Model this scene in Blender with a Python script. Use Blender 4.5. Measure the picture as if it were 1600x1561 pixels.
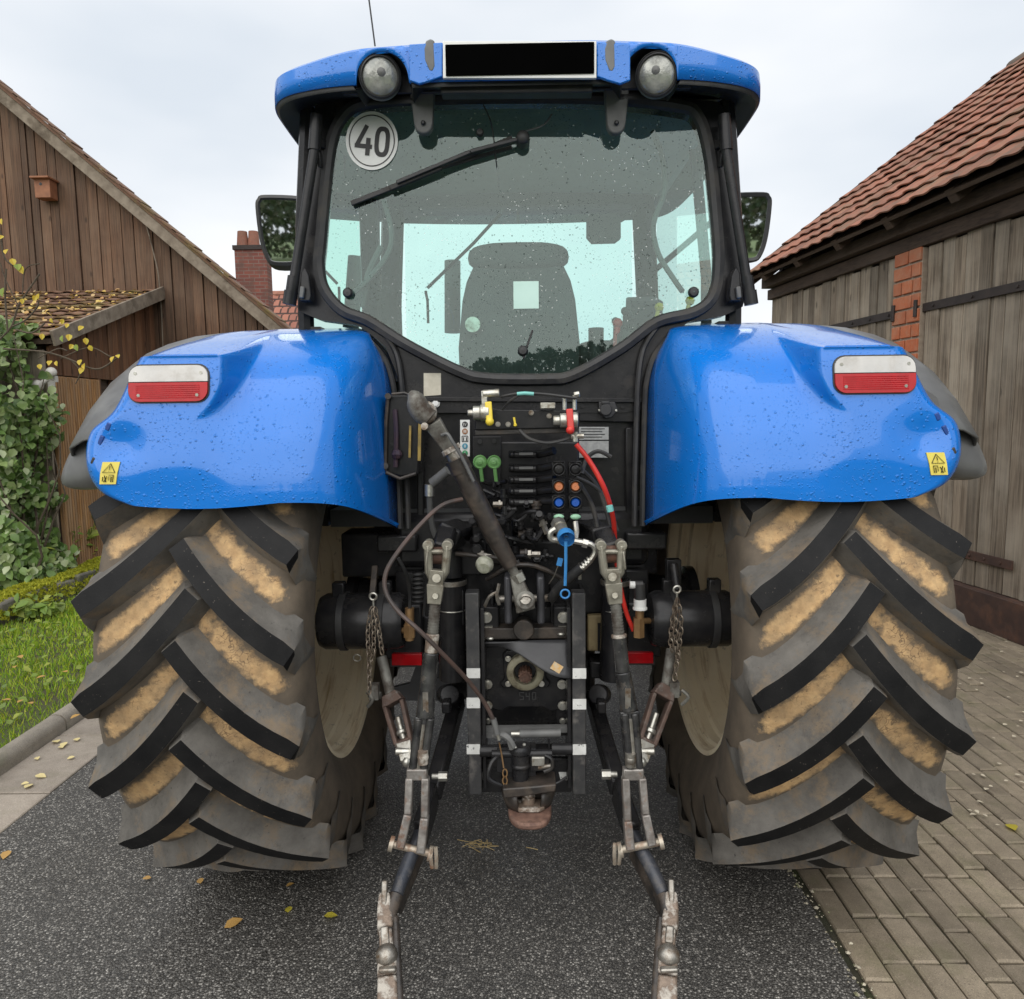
import bpy, bmesh, math, random
from mathutils import Vector, Matrix, noise
V = Vector
PI = math.pi
rad = math.radians
for o in list(bpy.data.objects):
    bpy.data.objects.remove(o, do_unlink=True)
scn = bpy.context.scene
col = scn.collection
random.seed(7)

# ------------------------------------------------------------------ camera
F_PX, CX, CY = 1150.0, 800.0, 780.5
PITCH, YAW, ROLL = rad(6.4), rad(0.7), rad(-0.7)
CAM = V((0, 0, 1.65))
RC = Matrix.Rotation(YAW, 3, 'Z') @ Matrix.Rotation(PI/2 - PITCH, 3, 'X') @ Matrix.Rotation(ROLL, 3, 'Z')
cam_d = bpy.data.cameras.new('camera')
cam = bpy.data.objects.new('camera', cam_d)
col.objects.link(cam)
cam.matrix_world = Matrix.Translation(CAM) @ RC.to_4x4()
cam_d.sensor_fit = 'HORIZONTAL'
cam_d.sensor_width = 36.0
cam_d.lens = 36.0 * F_PX / 1600.0
cam_d.clip_start = 0.05
cam_d.clip_end = 1500
scn.camera = cam

# ------------------------------------------------------------------ sky, sun, exposure
SUN_EL, SUN_AZ = 46.0, 192.0      # soft, bright part of the cloud cover behind and above the camera
world = bpy.data.worlds.new('World')
scn.world = world
world.use_nodes = True
nt = world.node_tree
nt.nodes.clear()
def wn(t, **k):
    n = nt.nodes.new(t)
    for a, b in k.items():
        setattr(n, a, b)
    return n
w_out = wn('ShaderNodeOutputWorld')
w_bg = wn('ShaderNodeBackground')
w_bg.inputs['Strength'].default_value = 0.07
sky = wn('ShaderNodeTexSky', sky_type='NISHITA')
sky.sun_disc = False
sky.sun_elevation = rad(SUN_EL)
sky.sun_rotation = rad(SUN_AZ)
sky.air_density = 1.4
sky.dust_density = 3.0
tc = wn('ShaderNodeTexCoord')
mp = wn('ShaderNodeMapping')
mp.inputs['Scale'].default_value = (1.0, 1.0, 2.4)
n1 = wn('ShaderNodeTexNoise')
n1.inputs['Scale'].default_value = 2.1
n1.inputs['Detail'].default_value = 4.0
n1.inputs['Roughness'].default_value = 0.45
cr = wn('ShaderNodeValToRGB')
cr.color_ramp.elements[0].position = 0.34
cr.color_ramp.elements[0].color = (6.2, 6.7, 7.3, 1)
cr.color_ramp.elements[1].position = 0.66
cr.color_ramp.elements[1].color = (8.6, 8.7, 8.85, 1)
mx = wn('ShaderNodeMix', data_type='RGBA')
mx.inputs['Factor'].default_value = 0.93
nt.links.new(tc.outputs['Generated'], mp.inputs['Vector'])
nt.links.new(mp.outputs['Vector'], n1.inputs['Vector'])
nt.links.new(n1.outputs['Fac'], cr.inputs['Fac'])
nt.links.new(sky.outputs['Color'], mx.inputs['A'])
nt.links.new(cr.outputs['Color'], mx.inputs['B'])
nt.links.new(mx.outputs['Result'], w_bg.inputs['Color'])
nt.links.new(w_bg.outputs['Background'], w_out.inputs['Surface'])

sun_d = bpy.data.lights.new('sun', 'SUN')
sun_d.energy = 1.5
sun_d.angle = rad(90)
sun_d.color = (1.0, 0.97, 0.93)
sun = bpy.data.objects.new('sun', sun_d)
col.objects.link(sun)
az = rad(SUN_AZ)
sdir = V((math.sin(az)*math.cos(rad(SUN_EL)), math.cos(az)*math.cos(rad(SUN_EL)), math.sin(rad(SUN_EL))))
sun.rotation_euler = sdir.to_track_quat('Z', 'Y').to_euler()
scn.render.engine = 'CYCLES'
scn.view_settings.view_transform = 'Standard'
scn.view_settings.look = 'None'
scn.view_settings.exposure = 0.85
scn.view_settings.gamma = 1.0
scn.view_settings.use_curve_mapping = False
scn.cycles.max_bounces = 8
scn.cycles.transparent_max_bounces = 16

# ------------------------------------------------------------------ measuring helpers
def ray(px, py):
    return RC @ V(((px-CX)/F_PX, -(py-CY)/F_PX, -1.0))
def W(px, py, y):                       # the point at depth y seen at this pixel
    d = ray(px, py)
    return CAM + d*(y/d.y)
def G(px, py, z=0.0):                   # the point of the ground seen at this pixel
    d = ray(px, py)
    return CAM + d*((z-CAM.z)/d.z)
def smooth(t, a, b):
    t = max(0.0, min(1.0, (t-a)/(b-a)))
    return t*t*(3-2*t)
def lerp(a, b, t):
    return a+(b-a)*t
def catmull(pts, n=6, closed=False):
    pts = [V(p) for p in pts]
    m = len(pts)
    out = []
    for i in range(m if closed else m-1):
        if closed:
            p0, p1, p2, p3 = pts[(i-1) % m], pts[i], pts[(i+1) % m], pts[(i+2) % m]
        else:
            p0, p1, p2, p3 = pts[max(i-1, 0)], pts[i], pts[i+1], pts[min(i+2, m-1)]
        for k in range(n):
            t = k/n
            out.append(0.5*((2*p1)+(p2-p0)*t+(2*p0-5*p1+4*p2-p3)*t*t+(3*p1-p0-3*p2+p3)*t*t*t))
    if not closed:
        out.append(pts[-1].copy())
    return out

# ------------------------------------------------------------------ mesh builder
class MB:
    def __init__(s):
        s.v, s.f, s.m = [], [], []
    def add(s, vs, fs, mi=0):
        b = len(s.v)
        s.v += [tuple(p) for p in vs]
        s.f += [tuple(i+b for i in f) for f in fs]
        s.m += [mi]*len(fs)
        return s
    def box(s, c, size, mi=0, rot=None):
        c = V(c)
        hx, hy, hz = size[0]/2, size[1]/2, size[2]/2
        vs = [V((x, y, z)) for x in (-hx, hx) for y in (-hy, hy) for z in (-hz, hz)]
        if rot is not None:
            vs = [rot @ p for p in vs]
        return s.add([c+p for p in vs], [(0, 1, 3, 2), (4, 6, 7, 5), (0, 4, 5, 1), (2, 3, 7, 6), (0, 2, 6, 4), (1, 5, 7, 3)], mi)
    def bar(s, p, q, w, h, mi=0, up=(0, 0, 1), w2=None, h2=None):
        p, q = V(p), V(q)
        d = (q-p).normalized()
        sx = d.cross(V(up))
        if sx.length < 1e-5:
            sx = d.cross(V((0, 1, 0)))
        sx.normalize()
        u = sx.cross(d)
        w2 = w if w2 is None else w2
        h2 = h if h2 is None else h2
        vs = [p+sx*a*w/2+u*b*h/2 for a, b in ((-1, -1), (1, -1), (1, 1), (-1, 1))]
        vs += [q+sx*a*w2/2+u*b*h2/2 for a, b in ((-1, -1), (1, -1), (1, 1), (-1, 1))]
        return s.add(vs, [(3, 2, 1, 0), (4, 5, 6, 7), (0, 1, 5, 4), (1, 2, 6, 5), (2, 3, 7, 6), (3, 0, 4, 7)], mi)
    def cyl(s, p, q, r, r2=None, n=14, mi=0, cap=True):
        p, q = V(p), V(q)
        r2 = r if r2 is None else r2
        d = (q-p).normalized()
        a = d.cross(V((0, 0, 1)) if abs(d.z) < 0.9 else V((1, 0, 0))).normalized()
        b = d.cross(a)
        vs = []
        for c, rr in ((p, r), (q, r2)):
            for i in range(n):
                t = 2*PI*i/n
                vs.append(c+(a*math.cos(t)+b*math.sin(t))*rr)
        fs = [(i, i+n, (i+1) % n+n, (i+1) % n) for i in range(n)]
        if cap:
            fs += [tuple(range(n)), tuple(range(2*n-1, n-1, -1))]
        return s.add(vs, fs, mi)
    def tube(s, pts, r, n=8, mi=0, cap=True, sm=0):
        pts = [V(p) for p in pts]
        if sm:
            pts = catmull(pts, sm)
        m = len(pts)
        rs = r if isinstance(r, (list, tuple)) else [r]*m
        if len(rs) != m:
            rs = [rs[min(len(rs)-1, int(i*len(rs)/m))] for i in range(m)]
        d0 = (pts[1]-pts[0]).normalized()
        a = d0.cross(V((0, 0, 1)) if abs(d0.z) < 0.9 else V((1, 0, 0))).normalized()
        vs = []
        for i in range(m):
            d = (pts[min(i+1, m-1)]-pts[max(i-1, 0)]).normalized()
            a = (a-d*a.dot(d)).normalized()
            b = d.cross(a)
            for k in range(n):
                t = 2*PI*k/n
                vs.append(pts[i]+(a*math.cos(t)+b*math.sin(t))*rs[i])
        fs = []
        for i in range(m-1):
            for k in range(n):
                fs.append((i*n+k, (i+1)*n+k, (i+1)*n+(k+1) % n, i*n+(k+1) % n))
        if cap:
            fs += [tuple(range(n)), tuple(range(m*n-1, (m-1)*n-1, -1))]
        return s.add(vs, fs, mi)
    def sph(s, c, r, n=10, mi=0, sc=(1, 1, 1)):
        c = V(c)
        vs = [c+V((0, 0, r*sc[2]))]
        k = n//2
        for i in range(1, k):
            for j in range(n):
                p, t = PI*i/k, 2*PI*j/n
                vs.append(c+V((r*sc[0]*math.sin(p)*math.cos(t), r*sc[1]*math.sin(p)*math.sin(t), r*sc[2]*math.cos(p))))
        vs.append(c-V((0, 0, r*sc[2])))
        fs = [(0, 1+j, 1+(j+1) % n) for j in range(n)]
        for i in range(k-2):
            for j in range(n):
                fs.append((1+i*n+j, 1+(i+1)*n+j, 1+(i+1)*n+(j+1) % n, 1+i*n+(j+1) % n))
        e = len(vs)-1
        fs += [(e, 1+(k-2)*n+(j+1) % n, 1+(k-2)*n+j) for j in range(n)]
        return s.add(vs, fs, mi)
    def lathe(s, prof, o, axis=(0, 1, 0), n=24, mi=0, closed=False):
        # prof: (radius, distance along the axis)
        o, d = V(o), V(axis).normalized()
        a = d.cross(V((0, 0, 1)) if abs(d.z) < 0.9 else V((1, 0, 0))).normalized()
        b = d.cross(a)
        vs = []
        for r, h in prof:
            for i in range(n):
                t = 2*PI*i/n
                vs.append(o+d*h+(a*math.cos(t)+b*math.sin(t))*r)
        fs = []
        m = len(prof)
        for k in range(m if closed else m-1):
            k2 = (k+1) % m
            for i in range(n):
                fs.append((k*n+i, k2*n+i, k2*n+(i+1) % n, k*n+(i+1) % n))
        return s.add(vs, fs, mi)
    def prism(s, poly, ext, mi=0, mi_side=None):
        poly = [V(p) for p in poly]
        ext = V(ext)
        n = len(poly)
        vs = poly+[p+ext for p in poly]
        s.add(vs, [tuple(range(n)), tuple(range(2*n-1, n-1, -1))], mi)
        b = len(s.v)-2*n
        s.f += [(b+i, b+n+i, b+n+(i+1) % n, b+(i+1) % n) for i in range(n)]
        s.m += [mi if mi_side is None else mi_side]*n
        return s
    def grid(s, rows, mi=0, closed_u=False):
        nu = len(rows[0])
        vs = [p for r in rows for p in r]
        fs = []
        for i in range(len(rows)-1):
            for j in range(nu if closed_u else nu-1):
                j2 = (j+1) % nu
                fs.append((i*nu+j, i*nu+j2, (i+1)*nu+j2, (i+1)*nu+j))
        return s.add(vs, fs, mi)
    def ring(s, outline, nrm, prof, mi=0):
        # sweep a closed profile (offset outwards, depth along nrm) round a closed flat outline
        m = len(outline)
        nrm = V(nrm).normalized()
        rows = []
        for i in range(m):
            d = (outline[(i+1) % m]-outline[i-1]).normalized()
            o = d.cross(nrm)
            rows.append([outline[i]+o*a+nrm*b for a, b in prof])
        rows.append(rows[0])
        k = len(prof)
        vs = [p for r in rows[:-1] for p in r]
        fs = []
        for i in range(m):
            for j in range(k):
                fs.append((i*k+j, i*k+(j+1) % k, ((i+1) % m)*k+(j+1) % k, ((i+1) % m)*k+j))
        return s.add(vs, fs, mi)
    def mirror(s):                       # a copy reflected in x = 0
        o = MB()
        o.v = [(-x, y, z) for x, y, z in s.v]
        o.f = [tuple(reversed(f)) for f in s.f]
        o.m = list(s.m)
        return o
    def mesh(s, name, mats, sharp=40, fix=True):
        me = bpy.data.meshes.new(name)
        me.from_pydata(s.v, [], s.f)
        for m in (mats if isinstance(mats, (list, tuple)) else [mats]):
            me.materials.append(m)
        me.polygons.foreach_set('material_index', s.m)
        if fix:
            bm = bmesh.new()
            bm.from_mesh(me)
            bmesh.ops.recalc_face_normals(bm, faces=bm.faces)
            bm.to_mesh(me)
            bm.free()
        me.polygons.foreach_set('use_smooth', [True]*len(me.polygons))
        me.set_sharp_from_angle(angle=rad(sharp))
        me.update()
        return me
    def build(s, name, mats, parent=None, bevel=0, solid=0, sharp=40, fix=True, off=-1):
        o = link(name, s.mesh(name, mats, sharp, fix), parent)
        if solid:
            md = o.modifiers.new('solid', 'SOLIDIFY')
            md.thickness = solid
            md.offset = off
        if bevel:
            md = o.modifiers.new('bevel', 'BEVEL')
            md.width = bevel
            md.segments = 2
            md.limit_method = 'ANGLE'
            md.angle_limit = rad(38)
            md.harden_normals = False
        return o

def attach(o, parent):
    if parent is not None:
        o.parent = parent
        o.matrix_parent_inverse = parent['__w'] if False else WM[parent.name].inverted()
    WM[o.name] = o.matrix_basis.copy()
WM = {}
def link(name, me, parent=None, mat=None):
    o = bpy.data.objects.new(name, me)
    if mat is not None:
        o.matrix_basis = mat
    col.objects.link(o)
    attach(o, parent)
    return o
def empty(name, loc, parent=None):
    o = bpy.data.objects.new(name, None)
    o.empty_display_size = 0.2
    o.matrix_basis = Matrix.Translation(V(loc))
    col.objects.link(o)
    attach(o, parent)
    return o
def tag(o, label=None, cat=None, group=None, kind=None):
    if label: o['label'] = label
    if cat: o['category'] = cat
    if group: o['group'] = group
    if kind: o['kind'] = kind
    return o

# ------------------------------------------------------------------ materials
class NT:
    def __init__(s, name):
        s.mat = bpy.data.materials.new(name)
        s.mat.use_nodes = True
        s.t = s.mat.node_tree
        s.b = s.t.nodes['Principled BSDF']
        s.out = s.t.nodes['Material Output']
        s.co = s.n('ShaderNodeTexCoord')
    def n(s, t, ins=None, **k):
        x = s.t.nodes.new(t)
        for a, b in k.items():
            setattr(x, a, b)
        for a, b in (ins or {}).items():
            s.set(x, a, b)
        return x
    def set(s, node, key, val):
        if hasattr(val, 'is_linked') or isinstance(val, bpy.types.NodeSocket):
            s.t.links.new(val, node.inputs[key])
        else:
            node.inputs[key].default_value = val
    def coords(s, scale=None, rnd=False, gen=False):
        v = s.co.outputs['Generated' if gen else 'Object']
        if rnd:
            oi = s.n('ShaderNodeObjectInfo')
            ad = s.n('ShaderNodeVectorMath', operation='ADD')
            ml = s.n('ShaderNodeMath', {0: oi.outputs['Random'], 1: 37.0}, operation='MULTIPLY')
            s.set(ad, 0, v)
            s.t.links.new(ml.outputs[0], ad.inputs[1])
            v = ad.outputs[0]
        if scale:
            m = s.n('ShaderNodeMapping', {'Vector': v, 'Scale': scale})
            v = m.outputs[0]
        return v
    def noise(s, v, scale, detail=5, rough=0.55, dist=0):
        return s.n('ShaderNodeTexNoise', {'Vector': v, 'Scale': scale, 'Detail': detail, 'Roughness': rough, 'Distortion': dist}).outputs['Fac']
    def ramp(s, fac, a, b, c0=(0, 0, 0, 1), c1=(1, 1, 1, 1)):
        r = s.n('ShaderNodeValToRGB', {'Fac': fac})
        e = r.color_ramp.elements
        e[0].position, e[0].color = a, c0 if len(c0) == 4 else (*c0, 1)
        e[1].position, e[1].color = b, c1 if len(c1) == 4 else (*c1, 1)
        return r.outputs['Color']
    def mix(s, fac, a, b, mode='MIX'):
        x = s.n('ShaderNodeMix', data_type='RGBA', blend_type=mode)
        for k, val in (('Factor', fac), ('A', a), ('B', b)):
            if isinstance(val, tuple) and len(val) == 3:
                val = (*val, 1)
            s.set(x, k, val)
        return x.outputs['Result']
    def math(s, op, a, b=0.0):
        return s.n('ShaderNodeMath', {0: a, 1: b}, operation=op).outputs[0]
    def bump(s, h, strength=0.3, dist=0.01, nrm=None):
        b = s.n('ShaderNodeBump', {'Height': h, 'Strength': strength, 'Distance': dist})
        if nrm is not None:
            s.set(b, 'Normal', nrm)
        return b.outputs[0]
    def put(s, **k):
        nm = {'color': 'Base Color', 'rough': 'Roughness', 'metal': 'Metallic', 'normal': 'Normal', 'coat': 'Coat Weight', 'spec': 'Specular IOR Level', 'crough': 'Coat Roughness', 'trans': 'Transmission Weight', 'alpha': 'Alpha', 'ior': 'IOR', 'emit': 'Emission Color', 'estr': 'Emission Strength', 'sheen': 'Sheen Weight'}
        for a, b in k.items():
            if isinstance(b, tuple) and len(b) == 3:
                b = (*b, 1)
            s.set(s.b, nm[a], b)
        return s.mat

def M(name, c1, c2=None, scale=9, rough=0.5, metal=0.0, bump=0.0, bscale=90, dirt=None, dscale=6, dlo=0.5, dhi=0.68, rnd=0.0, coat=0.0, stretch=None, spec=0.5):
    x = NT(name)
    v = x.coords(stretch, rnd > 0)
    c2 = c2 or tuple(a*0.75 for a in c1)
    c = x.mix(x.ramp(x.noise(v, scale), 0.35, 0.65), c1, c2)
    r = rough
    if dirt:
        dm = x.ramp(x.noise(v, dscale, 8, 0.65), dlo, dhi)
        c = x.mix(dm, c, dirt)
        r = x.math('MULTIPLY_ADD', dm, 0.35)
        x.t.nodes[-1].inputs[2].default_value = rough
    if rnd:
        oi = x.n('ShaderNodeObjectInfo')
        g = x.n('ShaderNodeMapRange', {'Value': oi.outputs['Random'], 'To Min': 1-rnd, 'To Max': 1+rnd}).outputs[0]
        c = x.mix(1.0, c, g, 'MULTIPLY')
    k = dict(color=c, rough=r, metal=metal, coat=coat, spec=spec)
    if bump:
        k['normal'] = x.bump(x.noise(v, bscale, 4), bump, 0.004)
    return x.put(**k)

BLUE = None
def mk_blue():
    x = NT('blue_paint')
    v = x.coords()
    nz = x.noise(v, 3.0, 4)
    c = x.mix(nz, (0.004, 0.150, 0.56), (0.006, 0.176, 0.63))
    # faint grime film and rain beads
    gr = x.ramp(x.noise(v, 7, 8, 0.7), 0.6, 0.9)
    c = x.mix(x.math('MULTIPLY', gr, 0.12), c, (0.25, 0.27, 0.28))
    vo = x.n('ShaderNodeTexVoronoi', {'Vector': v, 'Scale': 62.0, 'Randomness': 1.0})
    bead = x.ramp(vo.outputs['Distance'], 0.08, 0.26, (1, 1, 1), (0, 0, 0))
    pick = x.ramp(x.noise(v, 16, 4, 0.7), 0.44, 0.56)
    bh = x.math('MULTIPLY', bead, pick)
    vo2 = x.n('ShaderNodeTexVoronoi', {'Vector': v, 'Scale': 120.0, 'Randomness': 1.0})
    bead2 = x.ramp(vo2.outputs['Distance'], 0.05, 0.3, (1, 1, 1), (0, 0, 0))
    bh2 = x.math('MULTIPLY', bead2, x.ramp(x.noise(v, 12, 5, 0.7), 0.44, 0.56))
    hh = x.math('ADD', bh, x.math('MULTIPLY', bh2, 0.5))
    r = x.n('ShaderNodeMapRange', {'Value': x.noise(v, 11, 6), 'To Min': 0.16, 'To Max': 0.28}).outputs[0]
    return x.put(color=c, rough=r, coat=0.55, crough=0.05, spec=0.35, normal=x.bump(hh, 0.7, 0.005))
BLUE = mk_blue()
BLACK = M('black_paint', (0.013, 0.013, 0.0145), (0.024, 0.023, 0.023), 20, 0.27, dirt=(0.055, 0.048, 0.04), dscale=9, dlo=0.58, dhi=0.85, bump=0.06, spec=0.3)
BLACKP = M('black_plastic', (0.022, 0.022, 0.023), (0.036, 0.035, 0.034), 14, 0.5, dirt=(0.07, 0.065, 0.058), dscale=7, dlo=0.6, dhi=0.85, bump=0.1, bscale=300)
RUBBER = M('rubber_black', (0.018, 0.018, 0.019), (0.032, 0.031, 0.03), 18, 0.55, dirt=(0.06, 0.055, 0.048), dscale=12, bump=0.08)
GREASY = M('greasy_iron', (0.02, 0.018, 0.016), (0.045, 0.036, 0.03), 16, 0.42, dirt=(0.10, 0.075, 0.055), dscale=14, dlo=0.5, dhi=0.75, bump=0.3, bscale=70)
STEEL = M('worn_steel', (0.36, 0.34, 0.30), (0.20, 0.18, 0.155), 26, 0.36, 0.75, 0.2, 120, dirt=(0.13, 0.085, 0.05), dscale=22, dlo=0.5, dhi=0.66)
ZINC = M('zinc', (0.55, 0.54, 0.49), (0.38, 0.36, 0.31), 40, 0.34, 0.8, 0.1, 150, dirt=(0.2, 0.16, 0.11), dscale=40, dlo=0.56, dhi=0.72)
CASTG = M('grey_casting', (0.20, 0.195, 0.17), (0.115, 0.108, 0.095), 22, 0.55, 0.25, 0.35, 110, dirt=(0.055, 0.04, 0.03), dscale=16, dlo=0.46, dhi=0.64)
RUST = M('rust', (0.135, 0.062, 0.038), (0.06, 0.033, 0.024), 22, 0.75, 0.1, 0.4, 90, dirt=(0.24, 0.15, 0.105), dscale=30, dlo=0.52, dhi=0.7)
RUSTL = M('pale_rust_iron', (0.25, 0.19, 0.145), (0.09, 0.062, 0.046), 30, 0.55, 0.35, 0.5, 100, dirt=(0.52, 0.48, 0.42), dscale=30, dlo=0.48, dhi=0.60)
BRASS = M('brass', (0.36, 0.22, 0.10), (0.24, 0.14, 0.07), 30, 0.42, 0.6, 0.1)
CHAINM = M('chain_steel', (0.27, 0.23, 0.18), (0.15, 0.11, 0.08), 60, 0.45, 0.6, 0.1)
WHITEP = M('white_patch', (0.72, 0.72, 0.69), (0.6, 0.6, 0.57), 30, 0.55, dirt=(0.1, 0.1, 0.1), dscale=55, dlo=0.6, dhi=0.66)
WHITE = M('white_label', (0.78, 0.78, 0.75), (0.7, 0.7, 0.67), 12, 0.45)
CREAM = M('cream_label', (0.62, 0.58, 0.47), (0.5, 0.46, 0.36), 40, 0.5)
ALU = M('stamped_plate', (0.42, 0.42, 0.41), (0.3, 0.3, 0.3), 60, 0.35, 0.6)
YELLOW = M('yellow', (0.75, 0.58, 0.05), (0.68, 0.5, 0.04), 20, 0.4)
REDC = M('red_plastic', (0.62, 0.035, 0.025), (0.5, 0.03, 0.02), 20, 0.35)
GREENC = M('green_cap', (0.17, 0.36, 0.12), (0.12, 0.28, 0.085), 30, 0.4)
MINT = M('pale_green_cap', (0.35, 0.62, 0.42), (0.28, 0.5, 0.33), 30, 0.4)
BLUEC = M('blue_cap', (0.01, 0.09, 0.42), (0.01, 0.07, 0.33), 30, 0.4)
SKYB = M('blue_plastic', (0.04, 0.22, 0.5), (0.03, 0.17, 0.42), 30, 0.42)
ORANGEC = M('orange_cap', (0.62, 0.22, 0.09), (0.5, 0.17, 0.07), 30, 0.45)
TURQ = M('turquoise_tape', (0.2, 0.55, 0.5), None, 20, 0.45)
PIPE = M('brown_cable', (0.05, 0.04, 0.036), (0.10, 0.06, 0.048), 14, 0.5)
BEIGE = M('beige_box', (0.32, 0.25, 0.13), (0.24, 0.18, 0.09), 20, 0.6, dirt=(0.09, 0.07, 0.04), dscale=14)
DARKGR = M('dark_grey_flap', (0.05, 0.05, 0.053), (0.035, 0.035, 0.037), 12, 0.45, bump=0.1)
GREYX = M('grey_extension', (0.085, 0.085, 0.085), (0.13, 0.13, 0.128), 7, 0.4, dirt=(0.22, 0.22, 0.21), dscale=5, dlo=0.52, dhi=0.8)
GREYP = M('grey_plastic', (0.14, 0.14, 0.135), (0.10, 0.10, 0.097), 20, 0.5)
# ------------------------------------------------------------------ materials of the setting
def mk_asphalt():
    x = NT('asphalt')
    v = x.coords()
    vo = x.n('ShaderNodeTexVoronoi', {'Vector': v, 'Scale': 160.0})
    base = x.mix(x.noise(v, 1.3, 6), (0.088, 0.082, 0.073), (0.120, 0.112, 0.10))
    chip = x.ramp(vo.outputs['Color'], 0.62, 0.92)
    c = x.mix(chip, base, (0.50, 0.475, 0.43))
    pit = x.ramp(vo.outputs['Distance'], 0.25, 0.6)
    c = x.mix(x.math('MULTIPLY', pit, 0.7), c, (0.012, 0.012, 0.012))
    vo2 = x.n('ShaderNodeTexVoronoi', {'Vector': v, 'Scale': 80.0})
    big = x.ramp(vo2.outputs['Color'], 0.90, 0.99)
    c = x.mix(x.math('MULTIPLY', big, 0.25), c, (0.40, 0.38, 0.34))
    h = x.math('SUBTRACT', x.math('MULTIPLY', x.noise(v, 120, 3), 0.6), vo.outputs['Distance'])
    r = x.n('ShaderNodeMapRange', {'Value': x.noise(v, 2.2, 5), 'From Min': 0.35, 'From Max': 0.65, 'To Min': 0.36, 'To Max': 0.62}).outputs[0]
    return x.put(color=c, rough=r, normal=x.bump(h, 0.7, 0.006))
ASPHALT = mk_asphalt()
def mk_stone(name, c1, c2, moss=0.0, rnd=0.12, speck=320):
    x = NT(name)
    v = x.coords(None, True)
    w = x.n('ShaderNodeNewGeometry').outputs['Position']
    c = x.mix(x.ramp(x.noise(v, 14, 6, 0.7), 0.3, 0.7), c1, c2)
    sp = x.ramp(x.noise(w, speck, 2, 0.5), 0.58, 0.74)
    c = x.mix(x.math('MULTIPLY', sp, 0.6), c, tuple(min(1, a*1.9) for a in c1))
    sp2 = x.ramp(x.noise(w, speck*0.8, 2, 0.5), 0.30, 0.42, (1, 1, 1), (0, 0, 0))
    c = x.mix(x.math('MULTIPLY', sp2, 0.6), c, tuple(a*0.3 for a in c2))
    st = x.ramp(x.noise(w, 2.1, 7, 0.65), 0.48, 0.72)
    c = x.mix(x.math('MULTIPLY', st, 0.45), c, tuple(a*0.5 for a in c2))
    if moss:
        c = x.mix(x.math('MULTIPLY', x.ramp(x.noise(w, 6, 8, 0.7), 0.5, 0.66), moss), c, (0.09, 0.10, 0.03))
    oi = x.n('ShaderNodeObjectInfo')
    g = x.n('ShaderNodeMapRange', {'Value': oi.outputs['Random'], 'To Min': 1-rnd, 'To Max': 1+rnd}).outputs[0]
    c = x.mix(1.0, c, g, 'MULTIPLY')
    return x.put(color=c, rough=0.72, normal=x.bump(x.noise(w, 230, 3), 0.45, 0.004))
PAVER = mk_stone('paver', (0.28, 0.23, 0.165), (0.175, 0.142, 0.10), 0.3, 0.2)
SLAB = mk_stone('slab', (0.33, 0.285, 0.235), (0.25, 0.21, 0.17), 0.2)
KERB = mk_stone('kerbstone', (0.30, 0.265, 0.215), (0.21, 0.185, 0.15), 0.35)
SAND = M('joint_sand', (0.045, 0.038, 0.026), (0.028, 0.03, 0.014), 9, 0.9, bump=0.6, bscale=260, dirt=(0.05, 0.06, 0.018), dscale=5)
EARTH = M('earth', (0.05, 0.045, 0.02), (0.06, 0.075, 0.02), 3, 0.95, bump=0.6, bscale=40)
def mk_wood(name, c1, c2, grey, gamt, rnd=0.3, axis=2, knots=True):
    x = NT(name)
    sc = [26, 26, 26]
    sc[axis] = 1.1
    v = x.coords(tuple(sc), True)
    v2 = x.coords(None, True)
    g = x.noise(v, 1.0, 7, 0.62, 0.6)
    c = x.mix(x.ramp(g, 0.34, 0.66), c1, c2)
    sc2 = [90, 90, 90]
    sc2[axis] = 2.2
    fine = x.noise(x.coords(tuple(sc2), True), 1.0, 3, 0.6)
    c = x.mix(x.math('MULTIPLY', x.ramp(fine, 0.48, 0.62), 0.55), c, tuple(a*0.35 for a in c2))
    wz = x.ramp(x.noise(v2, 1.7, 6, 0.6), 0.40, 0.66)
    c = x.mix(x.math('MULTIPLY', wz, gamt), c, grey)
    if knots:
        sk = [5.5, 5.5, 5.5]
        sk[axis] = 2.4
        vo = x.n('ShaderNodeTexVoronoi', {'Vector': x.coords(tuple(sk), True), 'Scale': 1.0})
        kn = x.ramp(vo.outputs['Distance'], 0.05, 0.12, (1, 1, 1), (0, 0, 0))
        c = x.mix(x.math('MULTIPLY', kn, 0.7), c, tuple(a*0.3 for a in c2))
    oi = x.n('ShaderNodeObjectInfo')
    gg = x.n('ShaderNodeMapRange', {'Value': oi.outputs['Random'], 'To Min': 1-rnd, 'To Max': 1+rnd}).outputs[0]
    c = x.mix(1.0, c, gg, 'MULTIPLY')
    h = x.math('ADD', x.math('MULTIPLY', fine, 0.6), g)
    return x.put(color=c, rough=0.82, normal=x.bump(h, 0.55, 0.006))
WOOD_L = mk_wood('brown_boards', (0.145, 0.075, 0.040), (0.075, 0.038, 0.021), (0.17, 0.115, 0.075), 0.4, 0.3)
WOOD_S = mk_wood('red_brown_boards', (0.17, 0.075, 0.032), (0.10, 0.043, 0.02), (0.19, 0.12, 0.075), 0.3, 0.25)
WOOD_R = mk_wood('grey_door_boards', (0.28, 0.225, 0.165), (0.12, 0.092, 0.065), (0.36, 0.315, 0.25), 0.6, 0.3)
WOOD_B = mk_wood('dark_beam', (0.085, 0.055, 0.036), (0.05, 0.031, 0.021), (0.11, 0.08, 0.06), 0.4, 0.15, 1)
WOOD_V = M('verge_board', (0.26, 0.215, 0.165), (0.17, 0.135, 0.10), 9, 0.85, bump=0.3, bscale=40, dirt=(0.09, 0.07, 0.05), dscale=5, dlo=.5, dhi=.7)
WOOD_D = mk_wood('ribbed_door_wood', (0.40, 0.21, 0.08), (0.26, 0.13, 0.05), (0.36, 0.28, 0.20), 0.45, 0.1, 2, False)
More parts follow.
